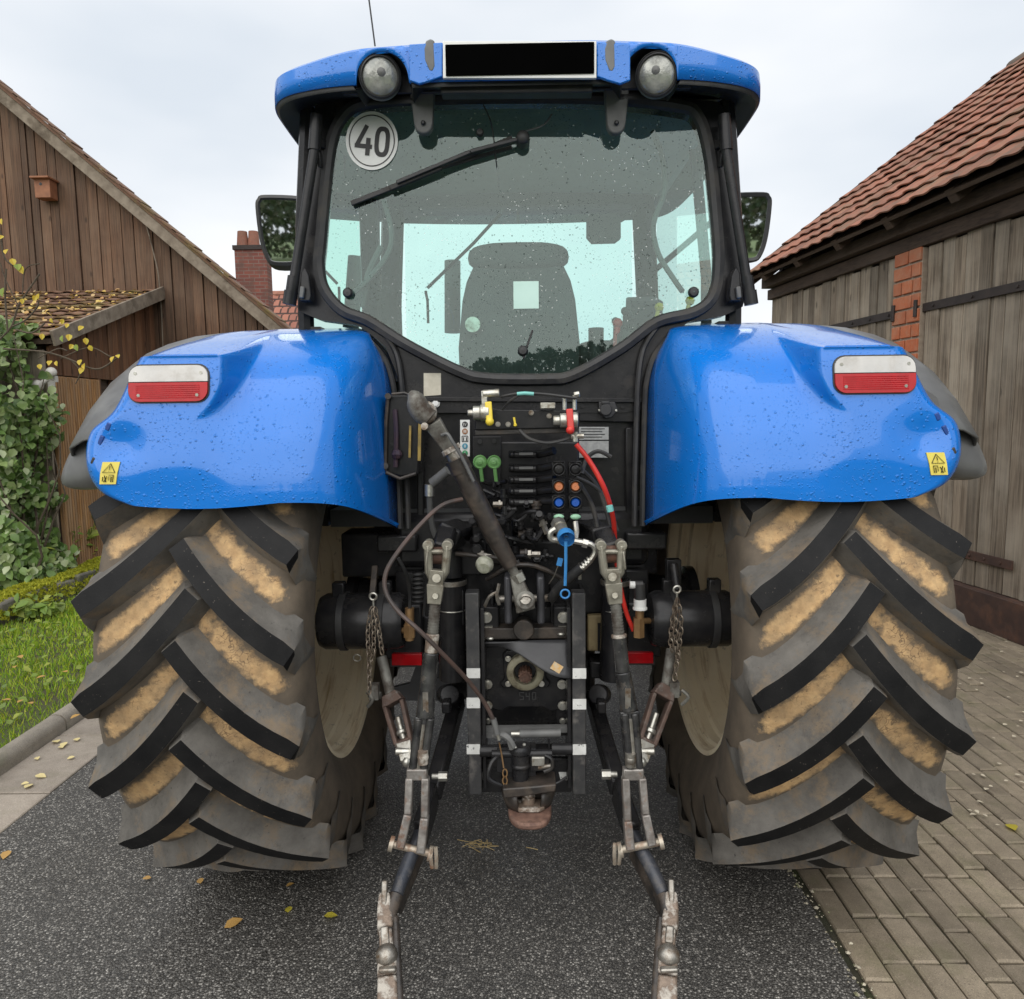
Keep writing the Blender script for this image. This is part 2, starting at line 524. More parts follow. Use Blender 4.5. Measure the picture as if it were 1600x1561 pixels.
def mk_tile(name, c1, c2, dirt, moss, mamt, rnd=0.22):
    x = NT(name)
    v = x.coords(None, True)
    w = x.n('ShaderNodeNewGeometry').outputs['Position']
    c = x.mix(x.ramp(x.noise(v, 6, 6, 0.65), 0.35, 0.65), c1, c2)
    c = x.mix(x.ramp(x.noise(w, 13, 8, 0.7), 0.50, 0.74), c, dirt)
    c = x.mix(x.math('MULTIPLY', x.ramp(x.noise(w, 1.9, 9, 0.72), 0.48, 0.64), mamt), c, moss)
    oi = x.n('ShaderNodeObjectInfo')
    gg = x.n('ShaderNodeMapRange', {'Value': oi.outputs['Random'], 'To Min': 1-rnd, 'To Max': 1+rnd}).outputs[0]
    c = x.mix(1.0, c, gg, 'MULTIPLY')
    return x.put(color=c, rough=0.8, normal=x.bump(x.noise(v, 70, 4), 0.4, 0.006))
TILE_R = mk_tile('clay_tile', (0.30, 0.115, 0.066), (0.22, 0.085, 0.05), (0.14, 0.10, 0.075), (0.12, 0.10, 0.055), 0.55)
TILE_S = mk_tile('mossy_tile', (0.20, 0.10, 0.06), (0.13, 0.075, 0.05), (0.12, 0.09, 0.05), (0.15, 0.12, 0.025), 0.85)
TILE_H = mk_tile('far_tile', (0.31, 0.13, 0.085), (0.22, 0.09, 0.06), (0.18, 0.11, 0.08), (0.15, 0.12, 0.08), 0.2)
BRICK = mk_tile('pier_brick', (0.46, 0.135, 0.055), (0.37, 0.10, 0.042), (0.40, 0.19, 0.11), (0.36, 0.25, 0.17), 0.4, 0.14)
MORTAR = M('mortar', (0.36, 0.29, 0.22), (0.27, 0.21, 0.16), 16, 0.9, bump=0.5, bscale=90)
IRONB = M('brown_iron', (0.075, 0.042, 0.032), (0.05, 0.03, 0.025), 8, 0.65, 0.2, 0.2, 60, dirt=(0.11, 0.055, 0.035), dscale=9)
IROND = M('dark_strap', (0.045, 0.034, 0.03), (0.03, 0.024, 0.022), 12, 0.6, 0.3, 0.2)
def mk_brickwall():
    x = NT('chimney_brick')
    m = x.n('ShaderNodeMapping', {'Vector': x.co.outputs['Object'], 'Rotation': (PI/2, 0, 0)})
    b = x.n('ShaderNodeTexBrick', {'Vector': m.outputs[0], 'Color1': (0.25, 0.085, 0.06, 1), 'Color2': (0.16, 0.055, 0.045, 1), 'Mortar': (0.20, 0.15, 0.13, 1), 'Scale': 1.0, 'Mortar Size': 0.008, 'Brick Width': 0.22, 'Row Height': 0.075})
    c = x.mix(x.ramp(x.noise(x.coords(), 5, 6), 0.45, 0.7), b.outputs['Color'], (0.13, 0.075, 0.06))
    return x.put(color=c, rough=0.9, normal=x.bump(b.outputs['Fac'], -0.5, 0.01))
CHIMB = mk_brickwall()
def mk_leafmat(name, cols, rough=0.5, trans=0.25):
    x = NT(name)
    g = x.n('ShaderNodeNewGeometry')
    r = x.n('ShaderNodeValToRGB', {'Fac': g.outputs['Random Per Island']})
    e = r.color_ramp.elements
    while len(e) < len(cols):
        e.new(0.5)
    for i, c in enumerate(cols):
        e[i].position = i/(len(cols)-1)
        e[i].color = (*c, 1)
    x.put(color=r.outputs['Color'], rough=rough)
    tr = x.n('ShaderNodeBsdfTranslucent', {'Color': r.outputs['Color']})
    ms = x.n('ShaderNodeMixShader', {'Fac': trans})
    x.t.links.new(x.b.outputs[0], ms.inputs[1])
    x.t.links.new(tr.outputs[0], ms.inputs[2])
    x.t.links.new(ms.outputs[0], x.out.inputs['Surface'])
    return x.mat
LEAF_G = mk_leafmat('ivy_leaf', [(0.07, 0.13, 0.035), (0.14, 0.23, 0.06), (0.19, 0.29, 0.08), (0.26, 0.33, 0.13), (0.42, 0.47, 0.28)], 0.35)
LEAF_Y = mk_leafmat('yellow_leaf', [(0.60, 0.48, 0.03), (0.66, 0.46, 0.05), (0.55, 0.50, 0.06), (0.62, 0.36, 0.08)], 0.5, 0.35)
LEAF_D = mk_leafmat('fallen_leaf', [(0.50, 0.34, 0.10), (0.58, 0.42, 0.10), (0.40, 0.21, 0.07), (0.58, 0.48, 0.24)], 0.5, 0.1)
LEAF_S = mk_leafmat('slab_leaf', [(0.62, 0.50, 0.20), (0.66, 0.56, 0.28), (0.56, 0.42, 0.14)], 0.6, 0.1)
LEAF_P = mk_leafmat('pale_scrap', [(0.50, 0.44, 0.33), (0.60, 0.54, 0.42), (0.45, 0.36, 0.22)], 0.6, 0.1)
LEAF_W = mk_leafmat('weed_leaf', [(0.13, 0.22, 0.03), (0.20, 0.28, 0.04), (0.30, 0.34, 0.05), (0.10, 0.17, 0.04)], 0.5, 0.3)
GRASSM = mk_leafmat('grass_blade', [(0.14, 0.27, 0.012), (0.22, 0.37, 0.018), (0.32, 0.44, 0.025), (0.44, 0.45, 0.05)], 0.55, 0.3)
MOSSM = mk_leafmat('moss_tuft', [(0.20, 0.23, 0.01), (0.30, 0.31, 0.012), (0.38, 0.36, 0.02)], 0.8, 0.2)
WOODY = M('twig_bark', (0.10, 0.075, 0.05), (0.06, 0.045, 0.03), 30, 0.85, bump=0.3)
FARGR = mk_leafmat('far_foliage', [(0.025, 0.045, 0.015), (0.04, 0.065, 0.02), (0.055, 0.075, 0.025), (0.07, 0.07, 0.03)], 0.7, 0.15)
FIELD = M('field', (0.10, 0.15, 0.035), (0.075, 0.12, 0.03), 0.4, 0.95, bump=0.5, bscale=20)

# ------------------------------------------------------------------ ground, road, kerb, paving
def sheet(name, x0, x1, y0, y1, z, m, n=1):
    b = MB()
    b.grid([[V((lerp(x0, x1, i/n), lerp(y0, y1, j/n), z)) for i in range(n+1)] for j in range(n+1)])
    return b.build(name, m)
tag(sheet('ground', -400, 400, -400, 400, -0.04, FIELD), kind='structure')
road = tag(sheet('road', -2.12, 0.965, -40, 60, 0.0, ASPHALT), kind='structure')
tag(sheet('lawn', -5.6, -2.5, -6, 9.4, 0.045, EARTH), kind='structure')
pave = tag(sheet('pavement', 0.955, 6.0, -6, 14, -0.012, SAND), kind='structure')
gut = tag(sheet('gutter_bed', -2.56, -2.118, -6, 14, -0.010, SAND), kind='structure')
def slab_mesh(w, l, h, ch):
    b = MB()
    a = [(-w/2, -l/2), (w/2, -l/2), (w/2, l/2), (-w/2, l/2)]
    i = [(-w/2+ch, -l/2+ch), (w/2-ch, -l/2+ch), (w/2-ch, l/2-ch), (-w/2+ch, l/2-ch)]
    vs = [V((p[0], p[1], -h)) for p in a]+[V((p[0], p[1], -ch)) for p in a]+[V((p[0], p[1], 0)) for p in i]
    fs = [(3, 2, 1, 0), (8, 9, 10, 11)]
    for k in range(4):
        k2 = (k+1) % 4
        fs += [(k, k2, 4+k2, 4+k), (4+k, 4+k2, 8+k2, 8+k)]
    b.add(vs, fs)
    return b
sm = slab_mesh(0.335, 0.59, 0.05, 0.004).mesh('slab', SLAB, 20)
km = MB()
prof = [(0.05, -0.1), (0.05, 0.045), (0.042, 0.068), (0.022, 0.084), (0.0, 0.088), (-0.025, 0.086), (-0.045, 0.075), (-0.05, 0.05), (-0.05, -0.1)]
km.grid([[V((a, yy, b)) for a, b in prof] for yy in (-0.495, -0.488, 0.488, 0.495)])
km.f += [tuple(range(len(prof)-1, -1, -1)), tuple(3*len(prof)+i for i in range(len(prof)))]
km.m += [0, 0]
km = km.mesh('kerb_stone', KERB, 40)
kerb = tag(sheet('kerb', -2.60, -2.49, -6, 13, 0.0, SAND), kind='structure')
for k in range(18):
    y = -3+k*1.0
    link('kerb_stone', km, kerb, Matrix.Translation((-2.51-0.03*(y-3.3)/1.0*0.6, y+0.28, 0.0)) @ Matrix.Rotation(0.018, 4, 'Z') @ Matrix.Rotation(random.uniform(-.004, .004), 4, 'X'))
for k in range(26):
    y = -2+k*0.6
    link('slab', sm, gut, Matrix.Translation((-2.29, y, 0.006+random.uniform(-.002, .002))) @ Matrix.Rotation(random.uniform(-.006, .006), 4, 'Y'))
# paving bricks laid in rows that run away from the camera
pm = []
for k in range(4):
    b = slab_mesh(0.0795, 0.199, 0.04, 0.005)
    b.v = [(x+random.uniform(-.002, .002), y+random.uniform(-.003, .003), z) for x, y, z in b.v]
    pm.append(b)
pmm = [b.mesh('brick', PAVER, 25) for b in pm]
spots = []
for r in range(54):
    x = 1.035+r*0.086
    off = random.choice((0.0, 0.105, 0.06, 0.15)) if r % 2 else random.choice((0.1, 0.03))
    for k in range(66):
        y = 0.4+off+k*0.208
        if y > 13.0: continue
        spots.append((x, y))
for k in range(130):                      # a course of half bricks along the road edge
    pass
def proj(p):
    v = RC.transposed() @ (V(p)-CAM)
    if v.z > -0.05: return (-9999, 0)
    return (CX+F_PX*v.x/-v.z, CY-F_PX*v.y/-v.z)
def shows(x, y):
    px, py = proj((x, y, 0))
    return -40 < px < 1650 and py < 1610 and (px > 1500 or py > 1330)
vis = sorted([s for s in spots if shows(*s)], key=lambda s: s[0]**2+s[1]**2)
near = set(vis[:300])
rest = MB()
for (x, y) in spots:
    mt = Matrix.Translation((x, y, random.uniform(-.0025, .003))) @ Matrix.Rotation(random.uniform(-.008, .008), 4, 'Z') @ Matrix.Rotation(random.uniform(-.012, .012), 4, 'Y') @ Matrix.Rotation(random.uniform(-.008, .008), 4, 'X')
    k = random.randrange(4)
    if (x, y) in near:
        link('brick', pmm[k], pave, mt)
    elif y > 1.5:
        rest.add([mt @ V(p) for p in pm[k].v], pm[k].f)
tag(rest.build('brick_field', PAVER, pave, sharp=25), kind='stuff')
# grit in the seam between road and bricks
g = MB()
for k in range(900):
    y = random.uniform(1.2, 6.5)
    x = 0.972+random.gauss(0, 0.016)
    r = random.choice((0.002, 0.003, 0.004, 0.006, 0.008))*random.uniform(.7, 1.3)
    g.sph((x, y, r*0.4), r, 5, 0, (1, random.uniform(.6, 1.3), .7))
GRIT = mk_leafmat('grit', [(0.35, 0.31, 0.24), (0.5, 0.45, 0.34), (0.22, 0.19, 0.14), (0.12, 0.13, 0.05)], 0.8, 0.0)
tag(g.build('seam_grit', GRIT), 'loose pale grit in the seam between asphalt and paving bricks', 'grit', kind='stuff')

# ------------------------------------------------------------------ barn on the right
A2 = V((3.50, 5.80, 0))
D2 = V((-0.118, 0.993, 0)).normalized()
N2 = V((D2.y, -D2.x, 0))
def B2(s, o, z):
    return A2+D2*s+N2*o+V((0, 0, z))
RB = Matrix((N2, D2, V((0, 0, 1)))).transposed().to_4x4()      # local x = into the barn, y = along the wall
barn = empty('timber_barn', B2(0, 0, 0))
tag(barn, 'timber barn with grey plank doors and red clay tile roof beside the brick paving', 'barn')
def lbox(b, s0, s1, o0, o1, z0, z1, mi=0):
    b.box(B2((s0+s1)/2, (o0+o1)/2, (z0+z1)/2), (abs(o1-o0), abs(s1-s0), abs(z1-z0)), mi, RB.to_3x3())
    return b
b = MB(); lbox(b, -4.2, 3.5, 0.10, 0.24, 0, 3.56)
b.build('wall', WOOD_B, barn)
b = MB(); lbox(b, -4.2, 3.5, 5.6, 5.8, 0, 3.3); lbox(b, 3.36, 3.5, 0.25, 5.6, 0, 3.3); lbox(b, -4.2, -4.06, 0.25, 5.6, 0, 3.3)
for s in (3.36, -4.2):
    b.prism([B2(s, 0.0, 3.31), B2(s, 5.8, 3.31), B2(s, 2.9, 5.5)], D2*0.14)
b.build('back_wall', WOOD_B, barn)
b = MB(); lbox(b, -4.3, 0.56, -0.05, 0.08, 0.0, 0.285); lbox(b, 1.06, 3.6, -0.05, 0.08, 0.0, 0.285)
b.build('sill_rail', IRONB, barn, bevel=0.004)
b = MB(); lbox(b, -4.2, 3.55, -0.02, 0.09, 3.04, 3.16); b.build('beam', WOOD_B, barn, bevel=0.006)
b = MB(); lbox(b, -4.2, 3.55, -0.10, 0.07, 3.175, 3.29); b.build('beam', WOOD_B, barn, bevel=0.006)
TH = rad(37.5)
EO, EZ, SF = -0.30, 3.315, 3.5
for k in range(10):
    s = 3.2-k*0.8
    b = MB()
    p = B2(s, EO+0.05, EZ-0.06)
    b.bar(p, p+N2*1.6*math.cos(TH)+V((0, 0, 1.6*math.sin(TH))), 0.09, 0.11, 0)
    b.build('rafter', WOOD_B, barn, bevel=0.004)
UP = N2*math.cos(TH)+V((0, 0, math.sin(TH)))
NR = D2.cross(UP) * -1
if NR.z < 0: NR = -NR
b = MB()
p0 = B2(-4.4, EO, EZ)-NR*0.035
p1 = B2(SF, EO, EZ)-NR*0.035
b.prism([p0, p1, p1+UP*4.15, p0+UP*4.15], -NR*0.03)
pr = B2(0, EO, EZ)+UP*4.15
for s0, s1 in ((-4.4, SF),):
    q0, q1 = B2(s0, EO, EZ)+UP*4.17-NR*0.03, B2(s1, EO, EZ)+UP*4.17-NR*0.03
    dn = N2*math.cos(TH)-V((0, 0, math.sin(TH)))
    b.prism([q0, q1, q1+dn*4.15, q0+dn*4.15], V((0, 0, 0.04)))
b.build('roof', WOOD_B, barn)
roof_b = bpy.data.objects['roof']
def tile_mb(w, l, amp, th=0.012, nx=8):
    b = MB()
    top, bot = [], []
    for yy in (0.0, l):
        r1, r2 = [], []
        for i in range(nx+1):
            u = i/nx
            h = amp*(math.sin(u*2*PI*1.0-0.6)*0.6+0.4*math.cos(u*2*PI))
            zz = h+(0.030 if yy == 0 else 0.0)
            r1.append(V(((u-0.5)*w*1.04, yy, zz)))
            r2.append(V(((u-0.5)*w*1.04, yy, zz-th)))
        top.append(r1); bot.append(r2)
    b.grid(top)
    b.grid([bot[0], top[0]])
    b.grid([[top[0][0], top[1][0]], [bot[0][0], bot[1][0]]])
    b.grid([[top[0][-1], top[1][-1]], [bot[0][-1], bot[1][-1]]])
    return b
TMX = Matrix((D2*-1, UP, NR)).transposed().to_4x4()
tw, tl = 0.225, 0.30
tmb = tile_mb(tw, tl+0.05, 0.016)
tme = tmb.mesh('tile', TILE_R, 50)
cand = []
for r in range(14):
    for c in range(34):
        s = SF-0.11-c*tw
        cand.append((r, c, B2(s, EO, EZ)+UP*(r*tl-0.03)+NR*0.012))
seen = [k for k in cand if proj(k[2])[0] < 1660]
seen.sort(key=lambda k: (k[2]-CAM).length)
first = set((k[0], k[1]) for k in seen[:300])
rest = MB()
for r, c, p in cand:
    mt = Matrix.Translation(p+NR*random.uniform(-.004, .006)) @ TMX @ Matrix.Rotation(random.uniform(-.02, .02), 4, 'Z') @ Matrix.Rotation(random.uniform(-.012, .012), 4, 'Y')
    if (r, c) in first:
        link('tile', tme, roof_b, mt)
    else:
        rest.add([mt @ V(v) for v in tmb.v], tmb.f)
tag(rest.build('tile_field', TILE_R, roof_b, sharp=50), kind='stuff')
b = MB()
for c in range(20):
    s = SF-c*0.4
    p = B2(s, EO, EZ)+UP*4.17
    rows = []
    for e, rr in ((0, 0.11), (-0.42, 0.125)):
        rows.append([p+D2*e+(UP*math.cos(t)*-1+NR*math.sin(t))*rr-NR*0.05 for t in [PI*k/8 for k in range(9)]])
    b.grid(rows)
b.build('ridge_tiles', mk_tile('ridge_tile', (0.20, 0.13, 0.095), (0.15, 0.105, 0.08), (0.17, 0.15, 0.12), (0.16, 0.15, 0.11), 0.6), roof_b, solid=0.015)
b = MB()
b.bar(B2(SF+0.02, EO, EZ-0.06), B2(SF+0.02, EO, EZ-0.06)+UP*4.15, 0.03, 0.16, 0, NR)
b.build('verge_board', WOOD_B, barn)
# plank doors
def plank(s0, s1, z0, z1, o, parent, mat):
    b = MB()
    t = random.uniform(-0.015, 0.02)
    b.prism([B2(s0, o, z0), B2(s1, o, z0), B2(s1, o, z1+t), B2(s0, o, z1+t+random.uniform(-.008, .008))], N2*0.024)
    b.build('plank', mat, parent, bevel=0.003)
def door(s_in, s_out, name, lab):
    d = MB(); lbox(d, s_in+ (0.02 if s_out > s_in else -0.02), s_out, 0.05, 0.085, 0.29, 3.02)
    dd = d.build(name, WOOD_B, barn)
    sg = 1 if s_out > s_in else -1
    s = s_in
    while (s_out-s)*sg > 0.02:
        w = random.choice((0.10, 0.125, 0.14, 0.15, 0.17))
        e = s+sg*w
        plank(s+sg*0.003, e-sg*0.004, 0.29, 3.03, 0.02+random.choice((0, 0.006, 0.012)), dd, WOOD_R)
        s = e
    return dd
d1 = door(0.62, -3.2, 'door', None)
d2 = door(1.05, 3.42, 'door', None)
for dd, s0, s1, zz in ((d1, 0.64, -1.6, 2.53), (d2, 1.02, 2.5, 2.53), (d1, 0.3, -0.50, 0.53)):
    b = MB()
    lbox(b, s0, s1, 0.006, 0.018, zz-0.035, zz+0.035)
    for k in range(5):
        ss = lerp(s0, s1, (k+0.3)/5)
        b.cyl(B2(ss, 0.006, zz), B2(ss, -0.004, zz), 0.012, n=8)
    b.build('strap_hinge', IRONB if zz < 1 else IROND, dd, bevel=0.002)
for s in (0.68, 0.99):
    b = MB(); b.cyl(B2(s, -0.03, 2.46), B2(s, -0.03, 2.60), 0.018, n=10); lbox(b, s-.012, s+.012, -.03, 0.05, 2.47, 2.50)
    b.build('hinge_pin', IROND, barn)
b = MB(); lbox(b, 0.645, 1.025, -0.005, 0.098, 0, 3.03)
pier = b.build('brick_pier', MORTAR, barn)
z = 0.0
row = 0
while z < 2.98:
    cut = 0.645+(0.19 if row % 2 else 0.115)+random.uniform(-.02, .02)
    segs = [(0.645, cut), (cut, 1.025)] if row % 3 else [(0.645, 0.75), (0.75, 0.90), (0.90, 1.025)]
    for s0, s1 in segs:
        b = MB()
        o = -0.018-random.uniform(0, .008)
        lbox(b, s0+0.010, s1-0.010, o, 0.0, z+0.010, z+0.117)
        b.build('brick', BRICK, pier, bevel=0.005)
    z += 0.127
    row += 1

# ------------------------------------------------------------------ barn on the left with lean-to shed
YB = 9.5
barn2 = empty('board_barn', (-5.5, YB, 0))
tag(barn2, 'brown boarded barn gable with a sloping verge behind the hedge', 'barn')
sl = (5.806-2.908)/(-6.352+3.052)
def ztop(x): return 2.908+sl*(x+3.052)-0.09
b = MB()
b.prism([V((-9.4, YB+.06, 0)), V((-3.15, YB+.06, 0)), V((-3.15, YB+.06, ztop(-3.15)-.03)), V((-9.4, YB+.06, ztop(-9.4)-.03))], V((0, 0.1, 0)))
b.prism([V((-3.25, YB+.17, 0)), V((-3.15, YB+.17, 0)), V((-3.15, YB+.17, 2.6)), V((-3.25, YB+.17, 2.6))], V((-3.0, 7.6, 0)))
b.build('wall', WOOD_B, barn2)
x = -9.3
while x < -3.2:
    w = random.choice((0.075, 0.10, 0.11, 0.13, 0.15))
    x1 = min(x+w, -3.16)
    o = random.choice((0.0, -0.006, -0.02))
    for z0, z1 in (((0.0, 3.20), (3.24, None)) if x1 > -9 and x < -4.5 else ((0.0, None),)):
        b = MB()
        zz0, zz1 = (ztop(x), ztop(x1)) if z1 is None else (z1, z1)
        jz = random.uniform(-.01, .02) if z0 else 0
        b.prism([V((x+.003, YB+o, z0+jz)), V((x1-.004, YB+o, z0+jz)), V((x1-.004, YB+o, zz1)), V((x+.003, YB+o, zz0))], V((0, 0.028, 0)))
        b.build('plank', WOOD_L, barn2, bevel=0.003)
    x = x1
b = MB()
xr = -9.4
b.prism([V((xr-.01, YB+.06, 0)), V((xr-.01, YB+.06, ztop(xr)-.03)), V((xr-6.2, YB+.06, ztop(-3.2)-.03)), V((xr-6.2, YB+.06, 0))], V((0, 0.1, 0)))
b.build('wall', WOOD_L, barn2)
b = MB()
b.prism([V((xr, YB-.2, ztop(xr)+.02)), V((xr-6.6, YB-.2, ztop(-2.8)+.02)), V((xr-6.6, YB-.2, ztop(-2.8)+.08)), V((xr, YB-.2, ztop(xr)+.08))], V((-3.3, 8.3, 0)))
b.build('roof', TILE_S, barn2)
b = MB()
e0, e1 = V((-2.86, YB-.16, ztop(-2.86)-.03)), V((-9.4, YB-.16, ztop(-9.4)-.03))
b.bar(e0, e1, 0.03, 0.13, 0, (0, 0, 1))
b.build('verge_board', WOOD_V, barn2, bevel=0.004)
b = MB()
u = (e1-e0).normalized()
nn = V((u.z, 0, -u.x)); nn = nn if nn.z > 0 else -nn
b.prism([e0+nn*.07+V((0, -.03, 0)), e1+nn*.07+V((0, -.03, 0)), e1+nn*.11+V((0, -.03, 0)), e0+nn*.11+V((0, -.03, 0))], V((-3.3, 8.3, 0)))
rf2 = b.build('roof', TILE_S, barn2)
b = MB()
k = 0
t = -0.02
while t < (e1-e0).length:
    p = e0+u*t+nn*(0.112+random.uniform(-.003, .006))+V((0, 0.06, 0))
    b.bar(p+nn*.012, p+u*0.34-nn*.002, 0.24, 0.020, 0, nn)
    t += 0.27
b.build('verge_tiles', TILE_S, rf2)
b = MB()
b.tube([e0+V((0.02, -0.02, -0.02)), e0+V((-3.2, 8, -0.02))], 0.055, 8)
b.build('gutter', IROND, barn2)
b = MB()
b.tube(catmull([V((-5.05, YB-.035, 4.62)), V((-4.72, YB-.035, 4.3)), V((-4.56, YB-.04, 3.7)), V((-4.52, YB-.03, 3.2)), V((-4.55, YB-.03, 2.0))], 5), 0.008, 5)
b.build('cable', WOOD_V, barn2)
shed = empty('lean_to_shed', (-5.6, 8.3, 0))
tag(shed, 'low lean-to shed with leaf covered tile roof against the boarded barn', 'shed')
XS = -4.62
ze = W(90, 527, 7.2).z
zt = 3.27
y0s, y1s = 7.15, YB-.03
def zr(y): return lerp(ze, zt, (y-7.2)/(YB-7.2))
b = MB()
b.prism([V((XS-.06, 7.27, 0)), V((XS-.06, y1s, 0)), V((XS-.06, y1s, zr(y1s)-.1)), V((XS-.06, 7.27, zr(7.27)-.1))], V((-.08, 0, 0)))
b.box((-6.9, 7.32, 1.1), (4.5, 0.1, 2.2))
b.build('wall', WOOD_B, shed)
y = 7.27
while y < y1s-.02:
    w = random.choice((0.09, 0.11, 0.13))
    yy1 = min(y+w, y1s)
    z0 = 2.12 if 7.28 < y+w/2 < 8.42 else 0.0
    b = MB()
    o = random.choice((0, 0.014))
    b.prism([V((XS+o, y+.003, z0)), V((XS+o, yy1-.003, z0)), V((XS+o, yy1-.003, zr(yy1)-.1)), V((XS+o, y+.003, zr(y)-.1))], V((-.025, 0, 0)))
    b.build('plank', WOOD_S, shed, bevel=0.002)
    y = yy1
for k in range(26):
    b = MB()
    xx = XS-.02-k*0.13
    b.prism([V((xx, 7.27, 0)), V((xx-.126, 7.27, 0)), V((xx-.126, 7.27, zr(7.22)-.12)), V((xx, 7.27, zr(7.22)-.12))], V((0, -.025, 0)))
    b.build('plank', WOOD_R, shed, bevel=0.002)
b = MB(); b.box((XS-.004, 7.70, 1.06), (0.03, 0.80, 2.1))
dr = b.build('door', WOOD_D, shed)
for k in range(19):
    b = MB(); b.box((XS+.018, 7.33+k*0.0415, 1.06), (0.018, 0.03, 2.08))
    b.build('slat', WOOD_D, dr, bevel=0.003)
for yy in (8.12, 8.42):
    b = MB(); b.box((XS-.02, yy, 1.06), (0.06, 0.05, 2.12)); b.build('door_post', WOOD_S, shed, bevel=0.003)
b = MB(); b.box((XS-.03, 8.27, 1.0), (0.02, 0.24, 2.0)); b.build('dark_opening', WOOD_B, shed)
b = MB()
ru = V((0, 7.15-YB, zr(7.15)-zr(YB))).normalized() * -1
rn = V((0, -ru.z, ru.y))
pA, pB = V((-4.50, 7.15, zr(7.15))), V((-8.6, 7.15, zr(7.15)))
L = (V((0, YB-.02, zr(YB)))-V((0, 7.15, zr(7.15)))).length
b.prism([pA, pB, pB+ru*L, pA+ru*L], -rn*0.05)
rs = b.build('roof', WOOD_B, shed)
TS = Matrix((V((1, 0, 0)), ru, rn)).transposed().to_4x4()
tsm = tile_mb(0.2, 0.25, 0.014).mesh('tile', TILE_S, 50)
nr = int(L/0.2)+1
for r in range(nr):
    for c in range(18):
        p = pA+V((-0.1-c*0.2, 0, 0))+ru*(r*0.2-.03)+rn*(0.015+random.uniform(-.004, .008))
        link('tile', tsm, rs, Matrix.Translation(p) @ TS @ Matrix.Rotation(random.uniform(-.05, .05), 4, 'Z'))
b = MB(); b.bar(pA+rn*.0+V((.02, 0, 0)), pA+ru*L+V((.02, 0, 0)), 0.03, 0.15, 0, rn)
b.build('verge_board', WOOD_V, shed, bevel=0.004)
def leafpoly(b, c, nrm, dirv, ln, wd, curl=0.15, mi=0):
    n_ = V(nrm).normalized()
    d_ = V(dirv)
    d_ = (d_-n_*d_.dot(n_))
    if d_.length < 1e-4: d_ = n_.orthogonal()
    d_.normalize()
    s_ = n_.cross(d_)
    pts = [(0, 0), (0.25, 0.42), (0.55, 0.46), (0.85, 0.2), (1.0, 0.0), (0.85, -0.2), (0.55, -0.46), (0.25, -0.42)]
    vs = [V(c)+d_*ln*(t-.4)+s_*wd*w+n_*ln*curl*(abs(w)*1.2-(t-.5)**2) for t, w in pts]
    vs.append(V(c)+d_*ln*0.1)
    b.add(vs, [(0, 1, 2, 8), (8, 2, 3, 4), (8, 4, 5, 6), (0, 8, 6, 7)], mi)
def rndv():
    while True:
        v = V((random.uniform(-1, 1), random.uniform(-1, 1), random.uniform(-1, 1)))
        if 0.1 < v.length < 1: return v.normalized()
lf = MB()
for k in range(700):
    p = pA+V((-random.random()**0.8*3.6, 0, 0))+ru*(random.random()**0.7*L)+rn*0.045
    leafpoly(lf, p, rn+rndv()*0.6, rndv(), random.uniform(.035, .07), random.uniform(.03, .055))
tag(lf.build('leaf_litter', LEAF_D, fix=False), 'yellow and brown fallen leaves lying over the mossy shed roof', 'leaves', kind='stuff')
# lamp with sensor on the shed corner
lampm = M('lamp_white', (0.6, 0.58, 0.53), (0.45, 0.43, 0.39), 20, 0.4)
b = MB()
lp = W(78, 592, 7.2)
b.box(lp+V((0, .02, 0)), (0.10, 0.06, 0.06)); b.cyl(lp+V((-.02, 0, -.01)), lp+V((-.07, -.05, -.05)), 0.025); b.sph(lp+V((-.085, -.06, -.065)), 0.055, 12)
b.cyl(lp+V((.04, 0, 0)), lp+V((.04, -.04, .04)), 0.02); b.sph(lp+V((.05, -.05, .06)), 0.05, 12); b.cyl(lp+V((.03, -.03, -.03)), lp+V((.03, -.03, -.14)), 0.032)
tag(b.build('wall_lamp', lampm), 'white outdoor lamp with round sensor on the corner of the shed', 'lamp')
# nesting box
nb = W(72, 297, YB-.1)
nbm = M('nest_box_clay', (0.30, 0.125, 0.06), (0.22, 0.09, 0.045), 14, 0.7, bump=0.2)
t_ = empty('nesting_box', nb)
tag(t_, 'small reddish nesting box hung high on the barn boards', 'nesting box')
b = MB(); b.box(nb, (0.19, 0.15, 0.22)); b.build('box', nbm, t_, bevel=0.004)
b = MB(); b.box(nb+V((0, -.02, .12)), (0.23, 0.22, 0.022)); b.build('roof', nbm, t_, bevel=0.003)
b = MB(); b.cyl(nb+V((-.015, -.074, .05)), nb+V((-.015, -.078, .05)), 0.018, n=14); b.build('entrance_hole', BLACK, t_)

# ------------------------------------------------------------------ house with chimney behind
hs = empty('tiled_house', (-7.0, 23, 0))
tag(hs, 'distant house with red tiled roof half hidden by the cab mirror', 'house')
rz = W(440, 436, 22).z
b = MB(); b.box((-9.5, 25.4, (rz-2.6)/2), (8.2, 6.6, rz-2.6)); b.build('wall', M('render_wall', (0.5, 0.46, 0.4), None, 2, 0.9), hs)
b = MB()
rows = []
for r in range(15):
    for e in (0.0, 0.05, 0.27):
        yy = 25.0-(r+e/0.28)*0.34
        z_ = rz-(r*0.28+e)+(0.0, 0.09)[e == 0.05]
        rows.append([V((-14+i*0.05, yy, z_+0.05*abs(math.sin(i*PI/6)))) for i in range(170)])
b.grid(rows)
tx = NT('far_roof_row_shade')
tm_ = tx.n('ShaderNodeMapping', {'Vector': tx.co.outputs['Object'], 'Rotation': (PI/2, 0, 0)})
